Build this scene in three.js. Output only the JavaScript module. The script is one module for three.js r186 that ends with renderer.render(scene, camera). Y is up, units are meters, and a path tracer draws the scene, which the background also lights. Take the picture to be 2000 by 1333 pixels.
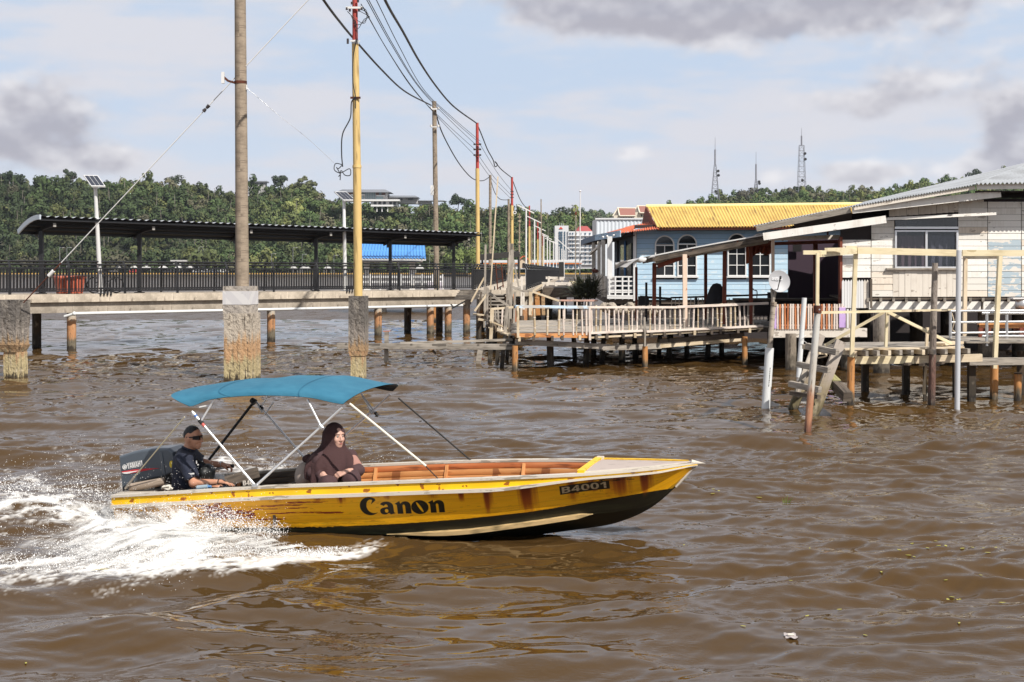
import * as THREE from 'three';
import { mergeGeometries, mergeVertices } from 'three/addons/utils/BufferGeometryUtils.js';
import { RoundedBoxGeometry } from 'three/addons/geometries/RoundedBoxGeometry.js';
import { ImprovedNoise } from 'three/addons/math/ImprovedNoise.js';
import { FontLoader } from 'three/addons/loaders/FontLoader.js';
import { TextGeometry } from 'three/addons/geometries/TextGeometry.js';

// ------------------------------------------------------------------ camera, sky, sun, exposure
const F = 2700, YH = 528, EYE = 2.75;               // focal length and horizon in picture units of a 2000 wide frame; eye height in metres
const scene = new THREE.Scene();
const camera = new THREE.PerspectiveCamera(2 * Math.atan(666.5 / F) * 180 / Math.PI, 2000 / 1333, 0.1, 6000);
camera.position.set(0, EYE, 0);
camera.lookAt(0, EYE, -10);
camera.setViewOffset(2000, 1333, 0, 666.5 - YH, 2000, 1333);

const renderer = new THREE.WebGLRenderer({ antialias: true });
renderer.setSize(1024, 682);
renderer.toneMapping = THREE.LinearToneMapping;
renderer.toneMappingExposure = 1.1;
renderer.shadowMap.enabled = true;

const V3 = THREE.Vector3, V = (x, y, z) => new V3(x, y, z);
const P = (px, py, d) => V((px - 1000) * d / F, EYE - (py - YH) * d / F, -d);   // a sight line followed to a depth in metres
const clamp = (x, a = 0, b = 1) => Math.min(b, Math.max(a, x));
const lerp = (a, b, t) => a + (b - a) * t;
const sst = (a, b, x) => { const t = clamp((x - a) / (b - a)); return t * t * (3 - 2 * t); };
let seed = 12345;
const reseed = s => { seed = s >>> 0; };
const rnd = () => { seed = (seed + 0x6D2B79F5) >>> 0; let t = seed; t = Math.imul(t ^ (t >>> 15), t | 1); t ^= t + Math.imul(t ^ (t >>> 7), t | 61); return ((t ^ (t >>> 14)) >>> 0) / 4294967296; };
const rr = (a, b) => a + (b - a) * rnd();
const IN = new ImprovedNoise();
const fbm3 = (x, y, z, o = 5, g = 0.5) => { let s = 0, a = 1, n = 0; for (let i = 0; i < o; i++) { s += a * IN.noise(x, y, z); n += a; a *= g; x = x * 2.03 + 11.3; y = y * 2.03 + 5.1; z = z * 2.03 + 7.7; } return s / n; };

{ // the sky: pale blue with thin high cloud, grey flat-based cumulus and a few white heaps near the horizon
  const w = 4096, h = 2048, a = new Float32Array(w * h * 4), SK = 1.0;
  const blob = (x, y, cx, cy, rx, ry) => { const dx = (x - cx) / rx, dy = (y - cy) / ry; return Math.exp(-(dx * dx + dy * dy)); };
  const mix = (c, d, t) => { c[0] += (d[0] - c[0]) * t; c[1] += (d[1] - c[1]) * t; c[2] += (d[2] - c[2]) * t; };
  for (let j = 0; j < h; j++) {
    const el = ((j + 0.5) / h - 0.5) * Math.PI, up = Math.sin(el), ce = Math.cos(el);
    for (let i = 0; i < w; i++) {
      const k = (j * w + i) * 4;
      if (el < -0.01) { a[k] = 0.34 * SK; a[k + 1] = 0.31 * SK; a[k + 2] = 0.30 * SK; a[k + 3] = 1; continue; }
      const th = ((i + 0.5) / w - 0.5) * 2 * Math.PI, x = Math.cos(th) * ce, z = Math.sin(th) * ce;
      const az = Math.atan2(x, -z), ax = az * F, ay = el * F;                 // angles, scaled like the picture
      const X = 1000 + ax, Y = YH - ay, fine = Math.abs(az) < 0.5 && el < 0.3 ? 6 : 4;
      const c = [0.63, 0.69, 0.78];
      mix(c, [0.51, 0.615, 0.77], sst(0.015, 0.15, el) * 0.95);
      mix(c, [0.40, 0.465, 0.565], sst(0.16, 0.5, el)); mix(c, [0.30, 0.39, 0.53], sst(0.5, 1.3, el));
      // broken high layer in streaks
      const v = fbm3(x * 5, up * 26, z * 5, fine), v2 = fbm3(x * 16 + 3, up * 75, z * 16, fine, 0.58);
      let veil = 0.48 + 1.5 * v + 1.0 * v2;
      veil -= 0.55 * blob(X, Y, 860, 120, 230, 130) + 0.4 * blob(X, Y, 1330, 125, 240, 40) + 0.25 * blob(X, Y, 620, 330, 300, 60);
      veil += 0.35 * blob(X, Y, 250, 100, 420, 170) + 0.3 * blob(X, Y, 1500, 230, 420, 120);
      { const hi = sst(0.2, 0.5, el); mix(c, [lerp(0.665, 0.56, hi), lerp(0.67, 0.555, hi), lerp(0.725, 0.575, hi)], sst(0.0, 0.95, veil) * 0.95); }
      // cumulus: a field everywhere, gathered where the photograph has its heaps; tops lit, thick bases grey
      const inFrame = el < 0.24 && Math.abs(az) < 0.44;
      const put = (cx, cy, rx, ry, w) => w * blob(X, Y, cx, cy, rx, ry);
      const bias = inFrame ? -0.34 + put(1300, 45, 330, 66, 0.62) + put(1100, -5, 350, 60, 0.55) + put(1520, 20, 300, 66, 0.46) + put(1800, 20, 320, 90, 0.50)
        + put(60, 200, 150, 70, 0.42) + put(175, 265, 140, 85, 0.44) + put(40, 320, 240, 60, 0.44) + put(235, 330, 80, 36, 0.35)
        + put(1650, 215, 115, 55, 0.46) + put(1790, 165, 130, 60, 0.40) + put(1950, 255, 85, 85, 0.62) + put(1900, 335, 120, 45, 0.5)
        + put(1245, 300, 60, 20, 0.62) + put(1665, 350, 90, 30, 0.72) + put(1500, 352, 34, 20, 0.45) + put(1560, 330, 200, 18, 0.12) : 0.0;
      const N = (uu) => fbm3(x * 9 + 1.7, uu * 17 + 0.4, z * 9, fine, 0.55) * 0.75 + fbm3(x * 32, uu * 48, z * 32 + 4, fine, 0.58) * 0.5;
      const den = N(up) + bias;
      if (den > -0.06) {
        const above = N(up + 0.011) + bias * 0.92, thick = sst(0.02, 0.5, above * 0.75 + den * 0.25), edge = clamp(0.5 + (den - above) * 1.6);
        const small = blob(X, Y, 1245, 300, 90, 34) + blob(X, Y, 1665, 350, 120, 44) + blob(X, Y, 1500, 352, 44, 28);
        let lit = clamp(0.30 + 0.62 * edge - 0.55 * thick + 0.4 * small);
        const cl = [lerp(0.40, 0.80, lit), lerp(0.395, 0.79, lit), lerp(0.455, 0.815, lit)];
        mix(c, cl, sst(-0.08, 0.36, den) * 0.9);
      }
      a[k] = c[0] * SK; a[k + 1] = c[1] * SK; a[k + 2] = c[2] * SK; a[k + 3] = 1;
    }
  }
  const t = new THREE.DataTexture(a, w, h, THREE.RGBAFormat, THREE.FloatType);
  t.mapping = THREE.EquirectangularReflectionMapping; t.magFilter = THREE.LinearFilter; t.minFilter = THREE.LinearFilter; t.needsUpdate = true;
  scene.background = t; scene.environment = t;
}
const sunDir = V(0.428, 0.719, 0.547).normalize();
const sun = new THREE.DirectionalLight(new THREE.Color(1.0, 0.95, 0.88), 4.9);
sun.position.copy(sunDir).multiplyScalar(120); sun.target.position.set(0, 0, -25);
sun.position.add(sun.target.position);
sun.castShadow = true; sun.shadow.mapSize.set(4096, 4096);
Object.assign(sun.shadow.camera, { left: -45, right: 45, top: 45, bottom: -45, near: 1, far: 320 });
scene.add(sun, sun.target);

// ------------------------------------------------------------------ helpers
const font = await new FontLoader().loadAsync('fonts/droid/droid_sans_bold.typeface.json');
const serif = await new FontLoader().loadAsync('fonts/droid/droid_serif_bold.typeface.json');
const used = {};
const numbered = n => { const k = used[n] = (used[n] ?? -1) + 1; return k ? `${n}_${String(k).padStart(3, '0')}` : n; };
function tag(o, label, category, group) { if (label) o.userData.label = label; if (category) o.userData.category = category; if (group) o.userData.group = group; return o; }
function thing(name, label, category, base, group) { const o = new THREE.Group(); o.name = numbered(name); o.position.copy(base); scene.add(o); return tag(o, label, category, group); }
function shadows(m) { m.castShadow = m.receiveShadow = true; return m; }
// geometry given in world axes becomes a part of a thing (or of one of its parts)
function part(owner, name, geo, mat, label) {
  const g = Array.isArray(geo) ? (geo.length > 1 ? mergeGeometries(geo) : geo[0]) : geo, o = V(0, 0, 0);
  for (let p = owner; p && p !== scene; p = p.parent) o.add(p.position);
  g.translate(-o.x, -o.y, -o.z);
  const m = shadows(new THREE.Mesh(g, mat)); m.name = name; owner.add(m);
  if (label) m.userData.label = label;
  return m;
}
function single(name, label, category, geo, mat, group) {     // a thing that is one mesh
  const g = Array.isArray(geo) ? mergeGeometries(geo) : geo; g.computeBoundingBox();
  const b = g.boundingBox, c = V((b.min.x + b.max.x) / 2, b.min.y, (b.min.z + b.max.z) / 2); g.translate(-c.x, -c.y, -c.z);
  const m = shadows(new THREE.Mesh(g, mat)); m.name = numbered(name); m.position.copy(c); scene.add(m);
  return tag(m, label, category, group);
}
function structure(name, geo, mat, label) { const m = shadows(new THREE.Mesh(geo, mat)); m.name = numbered(name); m.userData.kind = 'structure'; if (label) m.userData.label = label; scene.add(m); return m; }
function box(w, h, d) {       // box with uv in metres
  const g = new THREE.BoxGeometry(w, h, d), p = g.attributes.position, n = g.attributes.normal, uv = g.attributes.uv, a = rnd() * 9, b = rnd() * 9;
  for (let i = 0; i < p.count; i++) {
    const nx = Math.abs(n.getX(i)), ny = Math.abs(n.getY(i));
    nx > 0.5 ? uv.setXY(i, p.getZ(i) + a, p.getY(i) + b) : ny > 0.5 ? uv.setXY(i, p.getX(i) + a, p.getZ(i) + b) : uv.setXY(i, p.getX(i) + a, p.getY(i) + b);
  }
  return g;
}
const boxAt = (c, w, h, d, ry = 0) => { const g = box(w, h, d); if (ry) g.rotateY(ry); return g.translate(c.x, c.y, c.z); };
function frameOf(a, b, upHint) {
  const x = b.clone().sub(a).normalize(); let u = upHint || V(0, 1, 0); if (Math.abs(x.dot(u)) > 0.97) u = V(0, 0, 1);
  const z = x.clone().cross(u).normalize(), y = z.clone().cross(x);
  return new THREE.Matrix4().makeBasis(x, y, z).setPosition(a.clone().add(b).multiplyScalar(0.5));
}
const bar = (a, b, w, h, up) => box(a.distanceTo(b), h, w).applyMatrix4(frameOf(a, b, up));     // square timber, grain along it
const worldUV = (g, s = 1.5) => {            // v follows the height above the water (3 m per repeat)
  const p = g.attributes.position, uv = g.attributes.uv; for (let i = 0; i < p.count; i++) uv.setXY(i, uv.getX(i), p.getY(i) / 3); return g;
};
function rod(a, b, r0, r1 = r0, seg = 10, open = false) {
  const L = a.distanceTo(b), g = new THREE.CylinderGeometry(r1, r0, L, seg, 1, open), uv = g.attributes.uv, o = rnd() * 5, c = Math.max(0.2, 2 * Math.PI * r0);
  for (let i = 0; i < uv.count; i++) uv.setXY(i, uv.getY(i) * L + o, uv.getX(i) * c + o);
  const q = new THREE.Quaternion().setFromUnitVectors(V(0, 1, 0), b.clone().sub(a).normalize());
  return g.applyQuaternion(q).translate((a.x + b.x) / 2, (a.y + b.y) / 2, (a.z + b.z) / 2);
}
function tideRod(a, b, r0, r1, seg = 14) {      // a pile with tide stains by height
  const L = a.distanceTo(b), g = new THREE.CylinderGeometry(r1, r0, L, seg, 6), uv = g.attributes.uv, o = rnd();
  const q = new THREE.Quaternion().setFromUnitVectors(V(0, 1, 0), b.clone().sub(a).normalize());
  g.applyQuaternion(q).translate((a.x + b.x) / 2, (a.y + b.y) / 2, (a.z + b.z) / 2);
  const p = g.attributes.position; for (let i = 0; i < uv.count; i++) uv.setXY(i, uv.getX(i) + o, p.getY(i) / 3);
  return g;
}
function tideBar(a, b, w, h, up) { const g = bar(a, b, w, h, up), p = g.attributes.position, uv = g.attributes.uv; for (let i = 0; i < uv.count; i++) { uv.setXY(i, p.getX(i) * 0.9 + p.getZ(i) * 0.8, p.getY(i) / 3); } return g; }
function cable(pts, r, seg = 60, sides = 5) { return new THREE.TubeGeometry(new THREE.CatmullRomCurve3(pts), seg, r, sides); }
function strip(fn, nu, nv, uvs = [1, 1]) {       // a surface from fn(u, v)
  const pos = [], uv = [], idx = [];
  for (let j = 0; j <= nv; j++) for (let i = 0; i <= nu; i++) { const q = fn(i / nu, j / nv); pos.push(q.x, q.y, q.z); uv.push(i / nu * uvs[0], j / nv * uvs[1]); }
  for (let j = 0; j < nv; j++) for (let i = 0; i < nu; i++) { const a = j * (nu + 1) + i, b = a + 1, c = a + nu + 1, d = c + 1; idx.push(a, b, d, a, d, c); }
  const g = new THREE.BufferGeometry(); g.setAttribute('position', new THREE.Float32BufferAttribute(pos, 3)); g.setAttribute('uv', new THREE.Float32BufferAttribute(uv, 2)); g.setIndex(idx); g.computeVertexNormals(); return g;
}
function corrugated(A, B, C, D, waves, amp, lip = 0) {   // A-B the lower edge, D-C the upper one; ridges run from lower to upper edge
  const n = B.clone().sub(A).cross(D.clone().sub(A)).normalize(), wu = A.distanceTo(B), wv = A.distanceTo(D);
  return strip((u, v) => { const q = A.clone().lerp(B, u).lerp(D.clone().lerp(C, u), v); return q.addScaledVector(n, amp * Math.sin(u * waves * 2 * Math.PI)); }, waves * 6, 3, [wu, wv]);
}
function quadBox(A, B, C, D, t) {      // a slab of thickness t under the quad A B C D
  const n = B.clone().sub(A).cross(D.clone().sub(A)).normalize().multiplyScalar(-t), q = [A, B, C, D], r = q.map(p => p.clone().add(n)), pos = [], uv = [];
  const face = (a, b, c, d) => { const w = a.distanceTo(b), h = a.distanceTo(d); for (const [p, u, v] of [[a, 0, 0], [b, w, 0], [c, w, h], [a, 0, 0], [c, w, h], [d, 0, h]]) { pos.push(p.x, p.y, p.z); uv.push(u, v); } };
  face(...q); face(r[3], r[2], r[1], r[0]); for (let i = 0; i < 4; i++) { const k = (i + 1) % 4; face(r[i], r[k], q[k], q[i]); }
  const g = new THREE.BufferGeometry(); g.setAttribute('position', new THREE.Float32BufferAttribute(pos, 3)); g.setAttribute('uv', new THREE.Float32BufferAttribute(uv, 2)); g.computeVertexNormals(); return g;
}
const deindex = g => g.index ? g.toNonIndexed() : g;
const merge = l => mergeGeometries(l.map(g => { g = deindex(g); for (const k of Object.keys(g.attributes)) if (!['position', 'normal', 'uv'].includes(k)) g.deleteAttribute(k); return g; }));

// ------------------------------------------------------------------ procedural textures and materials
const hash2 = (x, y, s) => { let n = Math.imul(x, 374761393) + Math.imul(y, 668265263) + Math.imul(s, 974634541); n = Math.imul(n ^ (n >>> 13), 1274126177); return ((n ^ (n >>> 16)) >>> 0) / 4294967296; };
function pnoise(u, v, fx, fy, s) {    // value noise that repeats on the unit square
  const x = u * fx, y = v * fy, xi = Math.floor(x), yi = Math.floor(y); let a = x - xi, b = y - yi; a = a * a * (3 - 2 * a); b = b * b * (3 - 2 * b);
  const m = (p, q) => ((p % q) + q) % q, x0 = m(xi, fx), x1 = m(xi + 1, fx), y0 = m(yi, fy), y1 = m(yi + 1, fy);
  return lerp(lerp(hash2(x0, y0, s), hash2(x1, y0, s), a), lerp(hash2(x0, y1, s), hash2(x1, y1, s), a), b);
}
const pf = (u, v, fx, fy, s, o = 4) => { let t = 0, a = 1, n = 0; for (let i = 0; i < o; i++) { t += a * pnoise(u, v, fx, fy, s + i); n += a; a *= 0.55; fx *= 2; fy *= 2; } return t / n; };
function tex(w, h, fn, srgb = true, wrap = THREE.RepeatWrapping) {
  const d = new Uint8Array(w * h * 4);
  for (let j = 0; j < h; j++) for (let i = 0; i < w; i++) { const c = fn((i + 0.5) / w, (j + 0.5) / h), k = (j * w + i) * 4; d[k] = clamp(c[0]) * 255; d[k + 1] = clamp(c[1]) * 255; d[k + 2] = clamp(c[2]) * 255; d[k + 3] = 255; }
  const t = new THREE.DataTexture(d, w, h); t.wrapS = t.wrapT = wrap; t.magFilter = THREE.LinearFilter; t.minFilter = THREE.LinearMipmapLinearFilter; t.generateMipmaps = true;
  if (srgb) t.colorSpace = THREE.SRGBColorSpace; t.needsUpdate = true; return t;
}
const rep = (t, x, y) => { const c = t.clone(); c.repeat.set(x, y); c.needsUpdate = true; return c; };
const c3 = h => [(h >> 16 & 255) / 255, (h >> 8 & 255) / 255, (h & 255) / 255];
const mx = (a, b, t) => { t = clamp(t); return [lerp(a[0], b[0], t), lerp(a[1], b[1], t), lerp(a[2], b[2], t)]; };
const grey = f => tex(256, 256, (u, v) => { const k = f(u, v); return [k, k, k]; }, false);
const roughTex = grey((u, v) => pf(u, v, 8, 8, 3, 5));
const grainTex = grey((u, v) => clamp(0.5 + 1.2 * (pf(u, v, 3, 40, 9, 4) - 0.5)));
const std = (o) => { const m = new THREE.MeshStandardMaterial({ roughness: 0.8, ...o }); return m; };
const col = (r, g, b) => new THREE.Color().setRGB(r, g, b);
// wood: grain along u, 2 m per repeat
const wood = (base, dark, light, s, streak = 0.5) => rep(tex(512, 256, (u, v) => {
  const g = pf(u, v, 3, 48, s, 4), f = pf(u, v, 10, 120, s + 20, 3), b = pf(u, v, 5, 6, s + 40, 4);
  let c = mx(c3(base), c3(light), (g - 0.45) * 2.2 * streak + (b - 0.5) * 0.7); c = mx(c, c3(dark), (0.55 - f) * 2.2 * streak + (0.48 - b) * 1.3);
  const kx = pnoise(u, v, 6, 14, s + 77); return kx > 0.93 ? mx(c, c3(dark), 0.7) : c;
}), 0.5, 0.5);
// painted boards: flat paint, flaking to wood
const paint = (base, bare, dirt, s, flake = 0.25) => rep(tex(512, 512, (u, v) => {
  const b = pf(u, v, 6, 6, s, 4), f = pf(u, v, 9, 40, s + 9, 4), k = pf(u, v, 18, 24, s + 31, 4), st = pf(u, v, 60, 3, s + 50, 3);
  let c = mx(c3(base), c3(dirt), (b - 0.5) * 0.9 + (st - 0.55) * 0.5);
  if (f * 0.6 + k * 0.4 > 0.66 - flake * 0.25) c = mx(c, c3(bare), 0.75);
  return c;
}), 0.4, 0.4);
const concreteTex = rep(tex(512, 512, (u, v) => { const b = pf(u, v, 5, 5, 101, 5), s = pf(u, v, 40, 3, 131, 4), p = pf(u, v, 50, 50, 141, 2); let c = mx([0.62, 0.585, 0.54], [0.47, 0.44, 0.40], (b - 0.42) * 2.2); c = mx(c, [0.25, 0.22, 0.20], (s - 0.60) * 3.0); return mx(c, [0.72, 0.69, 0.64], (p - 0.6) * 1.2); }), 0.4, 0.4);
// tide stains: v = height over the water / 3 m
const tide = (top, mid, rust, low, wet, s, lv) => tex(256, 768, (u, v) => {
  const n = pf(u, v, 6, 8, s, 5), n2 = pf(u, v, 24, 40, s + 7, 3), st = pf(u, v, 22, 3, s + 3, 3), y = v * 3 + (n - 0.5) * lv[4] + (st - 0.5) * lv[4] * 0.9;
  let c = c3(wet); c = mx(c, c3(low), sst(lv[0] - 0.03, lv[0] + 0.05, y)); c = mx(c, c3(rust), sst(lv[1] - 0.1, lv[1] + 0.1, y)); c = mx(c, c3(mid), sst(lv[2] - 0.14, lv[2] + 0.14, y)); c = mx(c, c3(top), sst(lv[3] - 0.25, lv[3] + 0.25, y));
  const dr = pf(u, v, 30, 4, s + 91, 4); c = mx(c, [0.20, 0.17, 0.14], (n2 - 0.58) * 1.5 + (dr - 0.56) * 2.2); return mx(c, [0.85, 0.80, 0.72], (pf(u, v, 10, 14, s + 70, 4) - 0.60) * 1.6);
});
const M = {};
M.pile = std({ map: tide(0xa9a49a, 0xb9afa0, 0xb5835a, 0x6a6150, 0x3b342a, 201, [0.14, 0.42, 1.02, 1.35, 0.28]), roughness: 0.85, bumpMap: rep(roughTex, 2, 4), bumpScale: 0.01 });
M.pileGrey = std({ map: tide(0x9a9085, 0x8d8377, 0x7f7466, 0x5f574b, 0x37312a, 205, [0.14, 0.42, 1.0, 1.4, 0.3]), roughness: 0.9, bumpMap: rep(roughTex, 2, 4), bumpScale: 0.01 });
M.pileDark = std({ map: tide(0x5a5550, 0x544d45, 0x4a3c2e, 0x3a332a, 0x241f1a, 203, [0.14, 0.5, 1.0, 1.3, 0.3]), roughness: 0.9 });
M.pileOrange = std({ map: tide(0xb0916c, 0xc0935f, 0xb8804a, 0x5a5040, 0x2c2620, 207, [0.10, 0.26, 1.1, 1.6, 0.22]), roughness: 0.8 });
M.pier = std({ map: tide(0xa49b91, 0xb5a999, 0xb8926c, 0xb3a37c, 0x463d2e, 211, [0.10, 0.55, 1.05, 1.75, 0.55]), roughness: 0.95, bumpMap: rep(roughTex, 3, 6), bumpScale: 0.03 });
M.pierDark = std({ map: tide(0x69635d, 0x8a8178, 0xa58765, 0x94866a, 0x463d30, 219, [0.18, 0.62, 0.98, 1.35, 0.6]), roughness: 0.95, bumpMap: rep(roughTex, 3, 6), bumpScale: 0.04 });
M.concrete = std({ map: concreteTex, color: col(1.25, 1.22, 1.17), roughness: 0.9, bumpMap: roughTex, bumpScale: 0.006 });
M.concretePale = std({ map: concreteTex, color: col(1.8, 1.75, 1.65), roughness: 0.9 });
M.concretePole = std({ map: rep(concreteTex, 0.9, 0.5), color: col(0.95, 0.86, 0.76), roughness: 0.9 });
M.black = std({ color: col(0.018, 0.018, 0.02), roughness: 0.45 });
M.blackRough = std({ color: col(0.02, 0.019, 0.018), roughness: 0.8 });
M.white = std({ color: col(0.72, 0.71, 0.69), roughness: 0.5 });
M.whiteDirty = std({ map: paint(0xdcd3c6, 0x9c9184, 0xb3a797, 301, 0.0), roughness: 0.7 });
M.whiteBoard = std({ map: paint(0xece8e0, 0xa39d94, 0xc0b6a6, 311, -0.05), roughness: 0.7, bumpMap: grainTex, bumpScale: 0.002 });
M.whiteBlue = std({ map: paint(0xdcd6cc, 0x9db2c0, 0xc0b9ad, 317, 0.62), roughness: 0.75 });
M.whiteBoard2 = std({ map: M.whiteBoard.map, color: col(0.86, 0.85, 0.83), roughness: 0.75 }); M.whiteBoard3 = std({ map: M.whiteDirty.map, color: col(1.04, 1.0, 0.96), roughness: 0.75 });
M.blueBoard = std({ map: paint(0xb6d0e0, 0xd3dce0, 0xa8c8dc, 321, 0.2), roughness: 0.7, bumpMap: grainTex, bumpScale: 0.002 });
M.blueBoardShaded = std({ map: paint(0x9cbcd6, 0xa9bcc8, 0x8bb0ce, 323, 0.1), roughness: 0.7 });  // same blue boards, eave shadow put into the paint colour
M.blueBoard2 = std({ map: M.blueBoard.map, color: col(0.88, 0.9, 0.93), roughness: 0.75 });
M.woodGrey = std({ map: wood(0xa0978b, 0x544d45, 0xc2b8aa, 401, 0.7), roughness: 0.9, bumpMap: grainTex, bumpScale: 0.004 });
M.woodDark = std({ map: wood(0x5f5449, 0x2e2823, 0x7d7164, 411, 0.7), roughness: 0.9, bumpMap: grainTex, bumpScale: 0.004 });
M.woodPale = std({ map: wood(0xd2c0a4, 0x9c8868, 0xe6d8c0, 421, 0.5), roughness: 0.75 });
M.woodNew = std({ map: wood(0xdfd0ac, 0xb39f76, 0xece0c2, 431, 0.4), roughness: 0.7 });
M.woodOrange = std({ map: wood(0xc88a52, 0x7a4524, 0xdca873, 441, 0.6), roughness: 0.6 });
M.bamboo = std({ map: wood(0xdccdc0, 0x9a8478, 0xeae0d6, 451, 0.5), roughness: 0.7 });
M.bambooRust = std({ map: wood(0xc27a4c, 0x7a3c22, 0xd8b49a, 461, 0.7), roughness: 0.8 });
M.brownPost = std({ map: wood(0x7a3c26, 0x4a2216, 0x965040, 471, 0.4), roughness: 0.7 });
M.zinc = std({ map: rep(tex(256, 256, (u, v) => { const n = pf(u, v, 5, 5, 501, 4), s = pf(u, v, 3, 50, 511, 3); return mx([0.70, 0.71, 0.72], [0.52, 0.52, 0.52], (n - 0.4) * 1.5 + (s - 0.5)); }), 0.3, 0.3), roughness: 0.45, metalness: 0.35, side: THREE.DoubleSide });
M.steel = std({ color: col(0.55, 0.55, 0.55), roughness: 0.35, metalness: 0.7 });
M.alu = std({ color: col(0.75, 0.75, 0.75), roughness: 0.3, metalness: 0.55 });
M.pvc = std({ color: col(0.70, 0.71, 0.70), roughness: 0.4 });
M.rust = std({ map: rep(tex(128, 128, (u, v) => mx([0.42, 0.22, 0.13], [0.24, 0.12, 0.08], pf(u, v, 5, 5, 521, 4) * 1.6 - 0.3)), 1, 1), roughness: 0.9 });
M.yellowPole = std({ map: rep(tex(256, 256, (u, v) => mx(mx([0.85, 0.73, 0.48], [0.79, 0.67, 0.43], pf(u, v, 6, 6, 531, 4)), [0.55, 0.45, 0.28], (pf(u, v, 4, 40, 533, 3) - 0.62) * 3)), 0.6, 0.6), roughness: 0.6 });
M.redPole = std({ map: rep(tex(128, 128, (u, v) => mx([0.72, 0.27, 0.24], [0.60, 0.25, 0.22], pf(u, v, 6, 6, 541, 4) * 1.5 - 0.3)), 1, 1), roughness: 0.7 });
M.glassDark = new THREE.MeshPhysicalMaterial({ color: col(0.02, 0.022, 0.025), roughness: 0.06, metalness: 0, ior: 1.5 });
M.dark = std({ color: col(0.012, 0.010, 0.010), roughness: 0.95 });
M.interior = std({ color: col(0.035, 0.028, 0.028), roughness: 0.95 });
M.yellowRoof = std({ map: rep(tex(512, 256, (u, v) => { const n = pf(u, v, 6, 4, 551, 5), s = pf(u, v, 60, 2, 553, 3); return mx(mx([0.86, 0.735, 0.40], [0.76, 0.62, 0.32], (n - 0.4) * 1.6), [0.42, 0.32, 0.17], (s - 0.61) * 2.6); }), 0.25, 0.3), roughness: 0.55, side: THREE.DoubleSide });
M.orangeRoof = std({ map: rep(tex(256, 256, (u, v) => mx([0.80, 0.42, 0.28], [0.62, 0.32, 0.22], (pf(u, v, 6, 6, 561, 4) - 0.35) * 1.6)), 0.3, 0.3), roughness: 0.7, side: THREE.DoubleSide });
M.blueRoof = std({ color: col(0.09, 0.28, 0.60), roughness: 0.5, side: THREE.DoubleSide });
// ------------------------------------------------------------------ the boat's course: s metres forward of the stern, z metres towards starboard
const BX = -4.087, BD = 15.238, CA = 0.9703, SA = 0.2419;
const B = (s, y, z) => V(BX + CA * s - SA * z, y, -(BD - SA * s - CA * z));
const toBoat = (X, Z) => { const dx = X - BX, dz = Z + BD; return [dx * CA + dz * SA, -dx * SA + dz * CA]; };

// ------------------------------------------------------------------ the river
const waves = []; reseed(77);
for (let i = 0; i < 90; i++) {
  const L = 0.16 * Math.pow(20, Math.pow(rnd(), 1.6)), th = (92 + 46 * (rnd() + rnd() + rnd() - 1.5)) * Math.PI / 180, k = 2 * Math.PI / L;
  waves.push({ L, kx: k * Math.cos(th), kz: k * Math.sin(th), a: 0.037 * rr(0.6, 1.3) * (L > 1.6 ? 0.62 : L > 0.8 ? 1.0 : L > 0.35 ? 1.25 : 0.95) / k, p: rnd() * 6.283 });
}
const armC = q => 0.60 + 2.25 * (1 - Math.exp(-q * 0.85)) + 0.13 * q, armW = q => 0.10 + 0.40 * Math.sqrt(Math.max(q, 0));
function foamStrength(s, z) {        // 0..1: how much white water there is at a place beside or behind the boat
  const az = Math.abs(z), q = 3.30 - s; let f = 0;
  if (q > 0) {
    const e = (az - armC(q)) / armW(q), side = z > 0 ? 1 : 0.95;
    f = Math.exp(-e * e) * side * sst(0, 0.35, q) * (q < 2.0 ? 1.0 : Math.exp(-(q - 2.0) * 0.42));
    if (q > 1.5 && q < 4 && az < armC(q)) f = Math.max(f, 0.66 * sst(1.1, 1.8, q) * sst(3.1, 2.4, q) * sst(0.3, 0.6, az));
  }
  if (s < 0.25) { const w = 0.55 + 0.16 * -s; f = Math.max(f, Math.exp(-Math.pow(az / w, 4)) * 0.98 * Math.exp(s * 0.10)); f = Math.max(f, 0.47 * sst(0.2, -0.6, s) * Math.exp(-Math.pow((az - w * 1.1) / (0.9 + 0.2 * -s), 2)) * Math.exp(s * 0.06)); }
  return f;
}
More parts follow.
